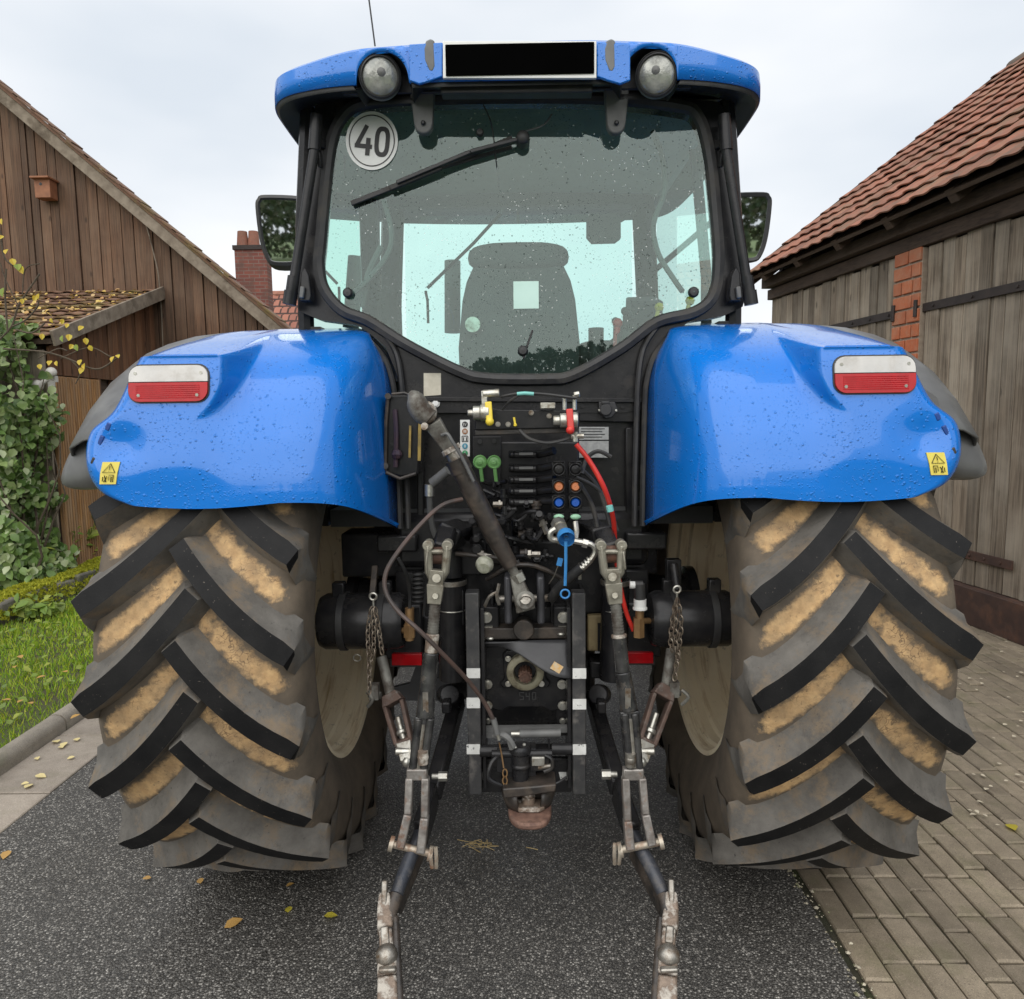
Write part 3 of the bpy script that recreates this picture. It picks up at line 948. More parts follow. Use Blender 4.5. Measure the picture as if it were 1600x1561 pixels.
tbk = tx.n('ShaderNodeTexBrick', {'Vector': tm_.outputs[0], 'Color1': (0.36, 0.15, 0.10, 1), 'Color2': (0.26, 0.105, 0.075, 1), 'Mortar': (0.055, 0.028, 0.022, 1), 'Scale': 1.0, 'Mortar Size': 0.03, 'Brick Width': 0.24, 'Row Height': 0.28})  # dark gap colour paints in the shade between the tile rows
tx.put(color=tbk.outputs['Color'], rough=0.85)
hr = b.build('roof', tx.mat, hs, sharp=20)
b = MB(); b.tube([V((-14, 25.0, rz+.05)), V((-5.5, 25.0, rz+.05))], 0.13, 8); b.build('ridge', TILE_H, hs)
ch = empty('brick_chimney', W(392, 480, 16))
tag(ch, 'square red brick chimney with two clay pots above the barn verge', 'chimney')
c0, c1 = W(366, 390, 16), W(421, 500, 16)
b = MB(); b.box(((c0.x+c1.x)/2, 16.15, c0.z-3.2), (c1.x-c0.x, 0.3, 6.4)); b.build('stack', CHIMB, ch)
b = MB(); b.box(((c0.x+c1.x)/2, 16.15, c0.z+.04), (c1.x-c0.x+.06, 0.36, 0.09)); b.build('cap', IROND, ch)
for fx in (0.2, 0.55):
    b = MB(); xx = lerp(c0.x, c1.x, fx)
    b.cyl((xx, 16.15, c0.z+.08), (xx, 16.15, c0.z+.40), 0.13, 0.10, 12); b.build('pot', TILE_H, ch)

# ------------------------------------------------------------------ planting on the left
gr = MB()
for k in range(30000):
    x = random.uniform(-4.25, -2.56); y = random.uniform(2.6, 9.0)
    if proj((x, y, 0))[0] < -40: continue
    d = max(0.4, (y/4.5))
    h = random.uniform(.03, .075)*(0.8+0.5*noise.noise(V((x*2, y*2, 0))))
    w = random.uniform(.003, .006)*d
    a = random.uniform(0, 2*PI)
    p = V((x, y, 0.04)); s_ = V((math.cos(a), math.sin(a), 0)); l_ = rndv()*h*0.6; l_.z = h
    gr.add([p-s_*w, p+s_*w, p+l_], [(0, 1, 2)])
tag(gr.build('grass', GRASSM, fix=False), 'short green lawn grass behind the kerb', 'grass', kind='stuff')
cl = MB()
for k in range(900):
    x = random.uniform(-4.2, -2.7); y = random.uniform(3, 8.5)
    leafpoly(cl, (x, y, 0.07+random.random()*.03), V((0, 0, 1))+rndv()*.6, rndv(), random.uniform(.025, .06), random.uniform(.02, .045))
tag(cl.build('clover', LEAF_W, fix=False), 'broad leaved weeds growing through the lawn', 'weeds', kind='stuff')
# mossy low wall
wl = empty('mossy_wall', (-4.30, 7, 0))
tag(wl, 'low stone wall covered with bright yellow green moss', 'wall')
y = 4.6
stm = mk_stone('field_stone', (0.17, 0.155, 0.13), (0.10, 0.09, 0.075), 0.6)
while y < 8.4:
    l = random.uniform(.25, .5)
    b = MB(); b.box((-4.30+random.uniform(-.02, .02), y+l/2, 0.11), (0.30, l-.02, 0.22))
    b.v = [(a+random.uniform(-.02, .02), c+random.uniform(-.02, .02), d+random.uniform(-.02, .02)) for a, c, d in b.v]
    b.build('stone', stm, wl, bevel=0.02)
    y += l
ms = MB()
for k in range(14000):
    y = random.uniform(4.6, 8.4); x = -4.30+random.uniform(-.18, .20)
    zz = 0.225+0.03*noise.noise(V((x*9, y*9, 1))) - (0.10*max(0, abs(x+4.30)-.12)/.06)
    p = V((x, y, zz)); r = random.uniform(.008, .02)
    d_ = (V((0, 0, 1))+rndv()*.8).normalized()*r*1.5
    s_ = rndv()*r
    ms.add([p-s_, p+s_, p+d_], [(0, 1, 2)])
mo = ms.build('moss', MOSSM, wl, fix=False)
tag(mo, kind='stuff')
# ivy hedge
hd = empty('ivy_hedge', (-5.0, 6.8, 0))
tag(hd, 'tall ivy covered hedge of pale green leaves at the shed corner', 'hedge')
st = MB(); fo = MB(); big = []
for k in range(26):
    bx, by = random.uniform(-5.3, -4.6), random.uniform(6.6, 7.1)
    pts = [V((bx, by, 0.02))]
    h = random.uniform(1.2, 2.5)
    for j in range(1, 7):
        pts.append(pts[-1]+V((random.uniform(-.12, .15), random.uniform(-.12, .1), h/6)))
    st.tube(pts, [0.018, 0.015, 0.012, 0.010, 0.008, 0.006, 0.004], 5)
st.build('stems', WOODY, hd)
def dens(p):
    return noise.noise(p*2.2)+0.5*noise.noise(p*5)
cnt = 0
while cnt < 4800:
    z = random.uniform(0.12, 2.62)
    wdt = 0.75 if z > 0.9 else 0.95
    x = random.uniform(-5.35, -4.15)
    y = random.uniform(6.45, 7.2)
    p = V((x, y, z))
    edge = -4.50+0.24*noise.noise(V((0, y*1.5, z*1.7)))-(0.2 if z > 2.1 else 0)+(0.10 if z < 0.75 else 0)
    if x > edge or dens(p) < -0.15: continue
    cnt += 1
    sz = random.uniform(.05, .105)
    leafpoly(fo, p, V((0.3, -1.0, 0.5))+rndv()*0.9, V((0, -.3, -1))+rndv()*.8, sz, sz*random.uniform(.7, 1.0), 0.2)
tag(fo.build('foliage', LEAF_G, hd, fix=False), kind='stuff')
# rambling branch with yellow leaves
br = empty('rambling_rose', W(20, 560, 6.6))
tag(br, 'bare arching branches with scattered yellow leaves reaching over the shed door', 'shrub')
def bp(px, py, y=6.5): return W(px, py, y)
paths = [[(5, 545), (70, 550), (110, 562), (140, 575), (160, 575), (185, 558)], [(60, 560), (90, 545), (105, 548)], [(95, 560), (130, 545), (150, 545), (175, 558), (186, 552)],
         [(0, 530), (18, 510), (28, 480), (40, 460), (62, 428)], [(20, 510), (40, 500), (58, 480), (60, 470)], [(30, 480), (10, 440), (0, 410)], [(35, 460), (40, 420), (62, 412)], [(0, 360), (6, 400), (20, 415)], [(25, 515), (50, 520), (70, 505)], [(10, 420), (8, 460), (12, 520)], [(110, 562), (125, 580), (118, 600)]]
sb = MB()
for pth in paths:
    sb.tube([bp(a, c) for a, c in pth], 0.008 if pth[0][0] < 30 else 0.005, 5, sm=4)
sb.build('branch', WOODY, br)
ylf = [(78, 566, 1), (88, 567, .8), (125, 565, 1), (131, 571, 1), (128, 578, 1.1), (141, 543, .9), (134, 532, 1), (112, 541, .9), (119, 542, 1), (176, 560, 1), (184, 556, .8), (66, 525, .9), (97, 528, 1), (108, 526, 1.1), (62, 572, .9), (20, 408, 1.1), (28, 416, 1.3), (33, 420, 1.2), (10, 392, 1), (4, 455, 1.4), (35, 470, .8), (55, 465, .9), (60, 462, .8), (127, 512, 1), (98, 502, .8), (105, 508, .8), (2, 345, .9), (2, 370, .9), (80, 500, .7)]
for a, c, s_ in ylf:
    b = MB()
    sz = 0.062*s_
    leafpoly(b, bp(a, c, 6.46), V((0.1, -1, .3))+rndv()*.5, V((0, -.2, -1))+rndv()*.5, sz, sz*.8, 0.25)
    b.build('leaf', LEAF_Y if random.random() < .75 else LEAF_W, br, fix=False)
# weeds by the wall
def weed(px, py, y, h, lab, n=90):
    base = W(px, py, y); base.z = 0.05
    e = empty('weed_clump', base)
    tag(e, lab, 'weed', 'weeds at the foot of the shed')
    s2, f2 = MB(), MB()
    for k in range(9):
        a = random.uniform(0, 2*PI)
        p2 = base+V((math.cos(a)*random.uniform(.05, .3), math.sin(a)*random.uniform(.05, .25), h*random.uniform(.5, 1)))
        s2.tube([base, (base+p2)/2+V((0, 0, .06)), p2], 0.005, 4)
        for j in range(n//9):
            q_ = lerp(base, p2, random.uniform(.3, 1.05))+rndv()*.06
            z_ = random.uniform(.05, .11)
            leafpoly(f2, q_, V((0, -.5, 1))+rndv()*.8, rndv(), z_, z_*.6)
    s2.build('stems', LEAF_W, e); tag(f2.build('leaves', LEAF_W, e, fix=False), kind='stuff')
weed(131, 840, 7.75, 0.8, 'bright green weed clump beside the shed door behind the tyre', 150)
weed(98, 860, 7.35, 0.65, 'green weed clump between the hedge and the shed door', 150)
weed(60, 880, 6.9, 0.45, 'low dark weed clump at the foot of the ivy hedge', 130)
weed(55, 955, 5.9, 0.15, 'small creeping weed in front of the mossy wall', 90)

# wood and hill behind the camera, mirrored in the window and mirrors
fw = MB()
for k in range(42000):
    x = random.uniform(-85, 85)
    hgt = 6.5+2.8*noise.noise(V((x*.06, 0, 3)))+2.0*noise.noise(V((x*.25, 0, 5)))
    p = V((x, -62+random.uniform(-4, 4), random.random()**.7*hgt))
    s_ = random.uniform(.16, .38)
    leafpoly(fw, p, V((0, 1, .4))+rndv()*.8, rndv(), s_*1.6, s_*1.5)
tag(fw.build('distant_wood', FARGR, fix=False), 'dark line of trees across the field behind the viewer', 'trees', kind='stuff')

# ------------------------------------------------------------------ fallen leaves and straw on the ground
def fallen(px, py, z, size, label, group, mat=LEAF_D):
    p = G(px, py, z)
    b = MB()
    leafpoly(b, p+V((0, 0, .006)), V((0, 0, 1))+rndv()*.15, rndv(), size, size*.75, 0.12)
    o = b.build('fallen_leaf', mat, fix=False)
    tag(o, label, 'leaf', group)
for px, py, s_, lab in [(515, 1433, .045, 'bright yellow leaf lying alone on the asphalt left of the lower link arm'), (10, 1336, .05, 'pale yellow leaf on the asphalt at the left picture edge'), (452, 1385, .03, 'small greenish leaf on the asphalt below the left tyre'), (451, 1424, .035, 'dull brown leaf on the asphalt left of the bright yellow leaf'), (313, 1379, .035, 'tan leaf at the foot of the left tyre'), (231, 1374, .03, 'pale leaf on the asphalt left of the tyre foot'), (362, 1446, .06, 'dark wet leaf on the asphalt in front of the left tyre'), (1580, 1293, .06, 'bright yellow leaf on the paving bricks right of the tyre')]:
    fallen(px, py, 0.003, s_, lab, 'fallen leaves', LEAF_Y if 'bright' in lab else LEAF_D)
for px, py, s_ in [(88, 1160, .055), (100, 1164, .05), (120, 1157, .045), (96, 1168, .045), (112, 1185, .035), (58, 1186, .035), (62, 1214, .055), (44, 1230, .05), (38, 1226, .035)]:
    fallen(px, py, 0.010, s_, 'pale yellow leaf lying on the concrete slabs by the kerb', 'leaves on the slabs', LEAF_S)
for k in range(34):
    px, py = random.uniform(1500, 1600), random.uniform(990, 1300)
    fallen(px, py, 0.008, random.uniform(.016, .03), 'tiny pale leaf scattered on the paving bricks', 'leaf scraps on the paving', LEAF_P)
for k in range(8):
    fallen(random.uniform(0, 130), random.uniform(1020, 1130), 0.10, random.uniform(.04, .06), 'small yellow leaf fallen on the lawn', 'leaves on the lawn')
b = MB()
for k in range(9):
    p = G(750+random.uniform(-12, 12), 1321+random.uniform(-4, 4), 0.006)
    b.tube([p, p+V((random.uniform(-.05, .05), random.uniform(-.03, .03), .012)), p+V((random.uniform(-.1, .1), random.uniform(-.05, .05), .002))], 0.0016, 4, sm=3)
STRAW = M('straw', (0.42, 0.32, 0.15), (0.3, 0.22, 0.1), 30, 0.7)
tag(b.build('straw_wisp', STRAW), 'small wisp of dry straw on the asphalt under the coupling', 'straw')
b = MB(); p = G(822, 1324, 0.004); b.tube([p, p+V((.02, -.012, .004)), p+V((.045, -.016, 0))], 0.002, 4, sm=3)
tag(b.build('straw_stalk', STRAW), 'single straw stalk on the asphalt right of the straw wisp', 'straw')
# ================================================================== the tractor
YA, ZA, RT = 2.80, 0.918, 0.92
XW = 0.914
tractor = empty('tractor', (0, YA, 0))
tag(tractor, 'blue farm tractor seen from behind with rear hitch, cab and muddy tyres', 'tractor')

def mk_tyre():
    x = NT('tyre_rubber')
    v = x.coords()
    at = x.n('ShaderNodeAttribute', attribute_name='mud').outputs['Fac']
    rub = x.mix(x.ramp(x.noise(v, 9, 7, 0.65), 0.35, 0.68), (0.080, 0.064, 0.047), (0.14, 0.108, 0.076))
    nz = x.noise(v, 26, 8, 0.7)
    mud = x.mix(x.ramp(x.noise(v, 40, 6, 0.6), 0.35, 0.65), (0.62, 0.41, 0.20), (0.48, 0.30, 0.14))
    wv = x.n('ShaderNodeMix', data_type='VECTOR')
    nzc = x.n('ShaderNodeTexNoise', {'Vector': v, 'Scale': 14.0, 'Detail': 3.0})
    x.set(wv, 4, v); x.t.links.new(nzc.outputs['Color'], wv.inputs[5]); wv.inputs[0].default_value = 0.16
    crk = x.n('ShaderNodeTexVoronoi', {'Vector': wv.outputs[1], 'Scale': 34.0}, feature='DISTANCE_TO_EDGE').outputs['Distance']
    cm = x.math('MULTIPLY', x.ramp(crk, 0.0, 0.05, (1, 1, 1), (0, 0, 0)), x.ramp(x.noise(v, 9, 3), 0.48, 0.6))
    mud = x.mix(cm, mud, (0.14, 0.085, 0.045))
    mud = x.mix(x.ramp(x.noise(v, 70, 4, 0.7), 0.6, 0.72), mud, (0.16, 0.11, 0.065))
    m = x.math('ADD', at, x.math('MULTIPLY', x.math('SUBTRACT', nz, 0.5), 1.5))
    mk = x.ramp(m, 0.34, 0.74)
    thin = x.ramp(x.noise(v, 11, 7, 0.7), 0.36, 0.60)
    mk = x.math('MULTIPLY', mk, x.math('MULTIPLY_ADD', thin, 0.55))
    x.t.nodes[-1].inputs[2].default_value = 0.45
    c = x.mix(mk, rub, mud)
    h = x.math('ADD', x.math('MULTIPLY', mk, 0.5), x.math('MULTIPLY', nz, 0.5))
    return x.put(color=c, rough=0.8, normal=x.bump(h, 0.5, 0.006))
TYRE = mk_tyre()
def mk_flank():
    x = NT('lug_flank')
    v = x.coords(None, True)
    c = x.mix(x.ramp(x.noise(v, 8, 7, 0.65), 0.32, 0.66), (0.070, 0.064, 0.056), (0.145, 0.134, 0.118))
    c = x.mix(x.ramp(x.noise(v, 7, 9, 0.75), 0.50, 0.70), c, (0.19, 0.135, 0.08))
    c = x.mix(x.ramp(x.noise(v, 18, 9, 0.8), 0.55, 0.75), c, (0.05, 0.046, 0.042))
    c = x.mix(x.ramp(x.noise(v, 60, 4, 0.7), 0.64, 0.74), c, (0.03, 0.028, 0.026))
    return x.put(color=c, rough=0.75, normal=x.bump(x.noise(v, 45, 5), 0.35, 0.005))
FLANK = mk_flank()
def mk_lugtop():
    x = NT('lug_top')
    v = x.coords(None, True)
    c = x.mix(x.ramp(x.noise(v, 12, 6), 0.4, 0.7), (0.006, 0.006, 0.0065), (0.013, 0.0125, 0.0125))
    c = x.mix(x.ramp(x.noise(v, 140, 3, 0.6), 0.69, 0.74), c, (0.14, 0.12, 0.10))
    return x.put(color=c, rough=0.62, spec=0.22, normal=x.bump(x.noise(v, 160, 3), 0.25, 0.002))
LUGT = mk_lugtop()
def mk_rim():
    x = NT('cream_rim')
    v = x.coords((1, 1, 1))
    sep = x.n('ShaderNodeSeparateXYZ', {'Vector': v})
    c = x.mix(x.ramp(x.noise(v, 4, 6), 0.35, 0.7), (0.88, 0.77, 0.57), (0.78, 0.65, 0.44))
    c = x.mix(x.ramp(x.noise(x.coords((40, 3, 3)), 1.0, 6, 0.65), 0.52, 0.75), c, (0.44, 0.29, 0.13))
    c = x.mix(x.ramp(x.noise(v, 22, 8, 0.72), 0.60, 0.78), c, (0.12, 0.085, 0.045))
    return x.put(color=c, rough=0.6, normal=x.bump(x.noise(v, 40, 4), 0.2, 0.004))
RIMM = mk_rim()
NL, DLT = 21, 0.34
PIT = 2*PI/NL
def lug_mesh(h):
    b = MB()
    secs = []
    N = 9
    for i in range(N+1):
        t = i/N
        xx = lerp(-0.028, 0.296, t)
        th = -DLT*(1.42*t-0.42*t*t)
        base = 0.852-0.02*t*t
        top = 0.920-0.014*t**2
        tw = lerp(0.024, 0.030, t)
        secs.append((xx, th, base, top, tw, 0.060, 0.028))
    a = secs[0]
    secs.insert(0, (a[0]-0.018, a[1]+0.02, 0.855, 0.857, 0.026, 0.03, 0.02))
    e = secs[-1]
    secs.append((0.298, e[1]-0.02, 0.80, 0.882, 0.031, 0.050, 0.026))
    secs.append((0.302, e[1]-0.05, 0.76, 0.83, 0.030, 0.035, 0.022))
    secs.append((0.300, e[1]-0.06, 0.70, 0.76, 0.026, 0.02, 0.02))
    rows = []
    for i, (xx, th, base, top, tw, fu, fd) in enumerate(secs):
        p0 = secs[max(i-1, 0)]; p1 = secs[min(i+1, len(secs)-1)]
        dx, dc = p1[0]-p0[0], (p1[1]-p0[1])*0.9
        if i >= len(secs)-3:
            dx, dc = 0.3, -0.28
        l = math.hypot(dx, dc)
        nx, nc = -dc/l, dx/l            # in-surface normal; nc > 0 is up the wheel
        row = []
        mid = lerp(base, top, 0.22)
        for off, r in ((tw+fu, base-0.012), (tw+fu*0.55, mid), (tw, top), (-tw, top), (-tw-fd*0.5, mid), (-tw-fd, base-0.012)):
            X, T = xx+nx*off*1.0, th+nc*off/0.9
            if i >= len(secs)-3: X = min(X, xx)
            X = min(X, 0.304)
            row.append(V((h*X, -r*math.cos(T), r*math.sin(T))))
        rows.append(row)
    n = len(rows)
    vs = [p for r in rows for p in r]
    fs, ms = [], []
    for i in range(n-1):
        for j in range(5):
            fs.append((i*6+j, i*6+j+1, (i+1)*6+j+1, (i+1)*6+j))
            ms.append(1 if (j == 2 and 0 < i < N+2) else 0)
    fs.append(tuple(range(6))); ms.append(0)
    fs.append(tuple((n-1)*6+j for j in range(5, -1, -1))); ms.append(0)
    b.v = [tuple(p) for p in vs]; b.f = fs; b.m = ms
    return b.mesh('lug', [FLANK, LUGT], 32)
LUG = {h: lug_mesh(h) for h in (-1, 1)}
def carcass():
    prof = [(0.226, 0.530), (0.245, 0.552), (0.272, 0.60), (0.290, 0.66), (0.296, 0.73), (0.294, 0.79), (0.284, 0.825), (0.26, 0.843), (0.23, 0.849), (0.195, 0.852), (0.16, 0.854), (0.12, 0.855), (0.08, 0.856), (0.04, 0.856), (0, 0.856)]
    full = [(-a, r) for a, r in prof]+[(a, r) for a, r in reversed(prof[:-1])]
    NT_ = NL*16
    b = MB()
    rows, mud = [], []
    for k in range(NT_):
        th = 2*PI*k/NT_
        row = []
        for x_, r in full:
            row.append(V((x_, -r*math.cos(th), r*math.sin(th))))
            h = 1 if x_ > 0 else -1
            t = (abs(x_)+0.028)/0.324
            lug = (0.0 if h > 0 else PIT/2)-DLT*(1.42*t-0.42*t*t)
            d = ((th-lug)/PIT) % 1.0
            m_ = smooth(d, .32, .48)*(1-smooth(d, .60, .78))*(1-smooth(abs(x_), .22, .29))
            m_ *= smooth(abs(x_), .015, .05)*smooth(r, .826, .842)
            mud.append(m_)
        rows.append(row)
    rows2 = list(map(list, zip(*rows)))
    b.grid(rows2, closed_u=True)
    me = b.mesh('tyre', TYRE, 60)
    at = me.attributes.new('mud', 'FLOAT', 'POINT')
    nf, nk = len(full), NT_
    vals = [0]*len(me.vertices)
    for k in range(nk):
        for j in range(nf):
            vals[j*nk+k] = mud[k*nf+j]
    at.data.foreach_set('value', vals)
    return me
TYM = carcass()
def rim_mb(sg):
    b = MB()
    prof = [(0.553, -0.232), (0.560, -0.240), (0.552, -0.248), (0.538, -0.244), (0.530, -0.228), (0.526, -0.205), (0.514, -0.195), (0.512, -0.160), (0.498, -0.150), (0.496, -0.11), (0.486, -0.095), (0.482, -0.04), (0.468, -0.02), (0.460, 0.04), (0.450, 0.06), (0.30, 0.07), (0.24, 0.04), (0.12, 0.03), (0.0, 0.03)]
    b.lathe([(r, -sg*h*-1) for r, h in prof], (0, 0, 0), (1, 0, 0), 64)
    b.lathe([(r, -sg*h) for r, h in prof[:6]]+[(0.47, -sg*0.0), (0.450, sg*0.06)], (0, 0, 0), (1, 0, 0), 64)
    for k in range(8):
        a = 2*PI*k/8
        b.cyl((sg*0.03, 0.2*math.cos(a), 0.2*math.sin(a)), (sg*-0.0, 0.2*math.cos(a), 0.2*math.sin(a)), 0.018, n=8)
    return b
for sg in (-1, 1):
    wm = Matrix.Translation((sg*XW, YA, ZA)) @ Matrix.Rotation(0.15, 4, 'X')
    wh = link('rear_wheel', rim_mb(sg).mesh('rear_wheel', RIMM, 35), tractor, wm)
    link('tyre', TYM, wh, wm)
    for h in (-1, 1):
        for k in range(NL):
            a = k*PIT+(0.0 if h > 0 else PIT/2)
            # positive angle lifts the rear of the tread
            link('lug', LUG[h], wh, wm @ Matrix.Rotation(-a, 4, 'X'))

# ------------------------------------------------------------------ fenders
PA = [(1.985, 1.425), (1.986, 1.46), (1.995, 1.525), (2.025, 1.62), (2.095, 1.735), (2.215, 1.84), (2.40, 1.918), (2.6, 1.96), (2.85, 1.985), (3.2, 1.95), (3.5, 1.85)]
PB = [(1.985, 1.425), (1.985, 1.46), (1.985, 1.53), (2.0, 1.62), (2.012, 1.685), (2.035, 1.812), (2.065, 1.836), (2.33, 1.905), (2.70, 1.968), (3.2, 1.94), (3.5, 1.84)]
IE = [(.42, 2.50, 1.275), (.421, 2.505, 1.32), (.424, 2.52, 1.42), (.43, 2.54, 1.56), (.434, 2.55, 1.68), (.44, 2.55, 1.765), (.468, 2.56, 1.852), (.53, 2.58, 1.925), (.57, 2.82, 1.95), (.58, 3.2, 1.92), (.58, 3.5, 1.82)]
XO = [1.10, 1.168, 1.2, 1.192, 1.125, 1.065, 1.05, 1.055, 1.05, 1.05, 1.05]
def samp(tab, n):
    pts = catmull([V((*p, 0)) if len(p) == 2 else V(p) for p in tab], n)
    return pts
NV = 12
sPA, sPB, sIE = samp(PA, NV), samp(PB, NV), samp(IE, NV)
sXO = [p.x for p in catmull([V((x, i, 0)) for i, x in enumerate(XO)], NV)]
def fender():
    rows = []
    for i in range(len(sPA)):
        f = i/NV
        pa, pb, ie, xo = sPA[i], sPB[i], sIE[i], sXO[i]
        row = []
        xs = 0.66
        k0 = V((0.475+0.02*smooth(f, 5, 7), pa.x+0.015, pa.y))
        p1 = V((xs, pa.x, pa.y))
        for j in range(14):
            t = j/14
            w0, w1, w2 = (1-t)**2, 2*t*(1-t)*2.2, t*t
            row.append((ie*w0+k0*w1+p1*w2)/(w0+w1+w2))
        xf = 0.775+0.09*smooth(f, 5, 8)
        for j in range(91):
            t = j/90
            x_ = lerp(xs, xo, t)
            wb = smooth(x_, xf, xf+lerp(0.12, 0.045, smooth(f, 3.4, 4.6)))
            y_, z_ = lerp(pa.x, pb.x, wb), lerp(pa.y, pb.y, wb)
            if f > 5.4:
                z_ -= 0.03*max(0, (x_-0.92)/0.2)**2*smooth(f, 5.4, 7)
            z_ -= 0.014*math.sin(PI*t)*(1-smooth(f, 0, 2.2))
            # outer edge rounds forward
            e = max(0, (x_-(xo-0.05))/0.05)
            y_ += 0.035*e*e
            # shallow dish beside the vents
            dd = ((x_-1.09)/0.06)**2+((z_-1.585)/0.05)**2
            y_ += 0.018*math.exp(-dd)
            row.append(V((x_, y_, z_)))
        rows.append(row)
    # lip turned under along the rear edge
    lip = [p+V((0, 0.025, -0.004)) for p in rows[0]]
    return [lip]+rows
fr = fender()
DARKB = M('vent_blue', (0.01, 0.06, 0.28), None, 10, 0.5)
REDL = M('tail_red', (0.42, 0.004, 0.008), (0.33, 0.003, 0.006), 30, 0.25, coat=0.1, spec=0.3)
CLEARL = M('tail_clear', (0.55, 0.53, 0.50), (0.45, 0.44, 0.42), 14, 0.22, coat=0.6, dirt=(0.36, 0.33, 0.29), dscale=10)
YSTICK = M('warning_yellow', (0.74, 0.62, 0.10), (0.68, 0.56, 0.09), 20, 0.4)
INK = M('ink', (0.015, 0.015, 0.015), None, 10, 0.5)
def rrect(cx, cz, w, h, r, n=4, sk=0.0):
    out = []
    for ax, az, a0 in ((1, 1, 0), (-1, 1, PI/2), (-1, -1, PI), (1, -1, 1.5*PI)):
        for k in range(n+1):
            a = a0+PI/2*k/n
            zz = az*(h/2-r)+r*math.sin(a)
            out.append((cx+ax*(w/2-r)+r*math.cos(a)+sk*zz, cz+zz))
    return out
from mathutils.bvhtree import BVHTree
_fb = MB(); _fb.grid(fr)
FBVH = BVHTree.FromPolygons([V(p) for p in _fb.v], _fb.f)
def fender_y(x, z):
    h = FBVH.ray_cast(V((x, 0, z)), V((0, 1, 0)))
    return h[0].y if h[0] is not None else 2.05
for sg in (-1, 1):
    b = MB()
    b.grid(fr)
    if sg < 0: b = b.mirror()
    fe = b.build('fender', BLUE, tractor, solid=0.012, sharp=50, off=-1, fix=False)
    # tail lamp
    lx, lz = 0.957, 1.752
    ly = fender_y(lx, lz)+.001
    lean = (fender_y(lx, lz+.04)-fender_y(lx, lz-.04))/.08
    def onp(x_, z_, d): return V((sg*x_, ly+(z_-lz)*lean-d, z_))
    b = MB()
    o = rrect(lx, lz, 0.224, 0.106, 0.033, 5)
    b.prism([onp(a, c, -0.02) for a, c in o], V((0, -0.023, 0)), 0)
    o2 = rrect(lx, lz, 0.216, 0.098, 0.030, 5)
    zc = lz+0.004
    for mi, up in ((1, True), (2, False)):
        poly = [(a, max(c, zc+0.0012) if up else min(c, zc-0.0012)) for a, c in o2]
        cl_ = []
        for p in poly:
            if not cl_ or (abs(p[0]-cl_[-1][0])+abs(p[1]-cl_[-1][1])) > 1e-5: cl_.append(p)
        b.prism([onp(a, c, 0.002) for a, c in cl_], V((0, -0.007, 0)), mi)
    for a, c in ((-0.09, 0.028), (0.09, 0.028), (-0.08, -0.032), (0.08, -0.032)):
        b.cyl(onp(lx+a, lz+c, 0.009), onp(lx+a, lz+c, 0.0105), 0.0045, n=10, mi=3)
    for k in range(7):
        zz = zc-0.010-k*0.0055
        b.box(onp(lx, zz, 0.0088), (0.175, 0.002, 0.0018), 2)
    b.build('tail_lamp', [BLACKP, CLEARL, REDL, ZINC], fe, bevel=0.0)
    # yellow warning sticker with triangle and crush pictogram
    _w = W(1460, 724, 2.0); cx_, cz_ = _w.x, _w.z
    def ons(a, c, d=0.004):
        x_, z_ = cx_+a+(-0.18)*c*1.0, cz_+c
        return V((sg*x_, fender_y(x_, z_)-d, z_))
    b = MB()
    b.prism([ons(a, c, .004) for a, c in ((-.023, -.03), (.0, -.03), (.023, -.03), (.023, .0), (.023, .03), (0, .03), (-.023, .03), (-.023, 0))], V((0, 0.003, 0)), 0)
    tri = [(0, .026), (-.017, .002), (.017, .002)]
    for k in range(3):
        p, q_ = tri[k], tri[(k+1) % 3]
        b.bar(ons(*p, .0055), ons(*q_, .0055), .0018, .0008, 1)
    b.bar(ons(0, .019, .0055), ons(0, .009, .0055), .002, .0008, 1); b.bar(ons(0, .0065, .0055), ons(0, .0045, .0055), .002, .0008, 1)
    for a0, c0, a1, c1, w in ((-.015, -.005, -.002, -.005, .002), (-.014, -.006, -.014, -.024, .003), (-.009, -.010, -.009, -.024, .004), (-.003, -.006, -.003, -.02, .0016), (.003, -.008, .010, -.024, .003), (.010, -.006, .004, -.024, .003), (.014, -.010, .014, -.022, .003)):
        b.bar(ons(a0, c0, .0055), ons(a1, c1, .0055), w, .0008, 1)
    b.build('warning_sticker', [YSTICK, INK], fe)
    # vents on the outer edge
    for px, py, w, h in ((1468, 651, 8, 13), (1480, 676, 7, 24), (1488, 704, 6, 11)):
        p = W(px, py, 2.0)
        q_ = V((sg*p.x, fender_y(p.x, p.z)+.0088, p.z))
        b = MB(); b.box(q_, (w*.00174, 0.02, h*.00174), 0, Matrix.Rotation(sg*rad(-25), 3, 'Y')); b.build('vent', DARKB if py < 700 else BLACKP, fe, bevel=0.003)
    # grey extension behind the outer edge
    oc = [(1430, 600), (1468, 622), (1500, 650), (1524, 682), (1539, 712), (1544, 732), (1538, 744), (1515, 750), (1485, 750)]
    oc = catmull([V((a, c, 0)) for a, c in oc], 4)
    rows = [[], [], [], []]
    for p in oc:
        w_ = W(p.x, p.y, 2.12)
        rows[0].append(V((sg*min(w_.x, 1.12), 2.05, lerp(w_.z, 1.6, .35))))
        rows[1].append(V((sg*(w_.x-0.03), 2.10, lerp(w_.z, 1.6, .06))))
        rows[2].append(V((sg*w_.x, 2.125, w_.z)))
        rows[3].append(V((sg*(w_.x+0.01), 2.24, w_.z+0.05)))
    b = MB(); b.grid(rows)
    up_ = [[V((sg*x_, YA-r*math.cos(a), ZA+r*math.sin(a))) for x_, r in ((1.03, 1.055), (1.12, 1.045), (1.22, 1.02), (1.275, 0.985), (1.285, 0.95))] for a in [rad(42+k*9) for k in range(9)]]
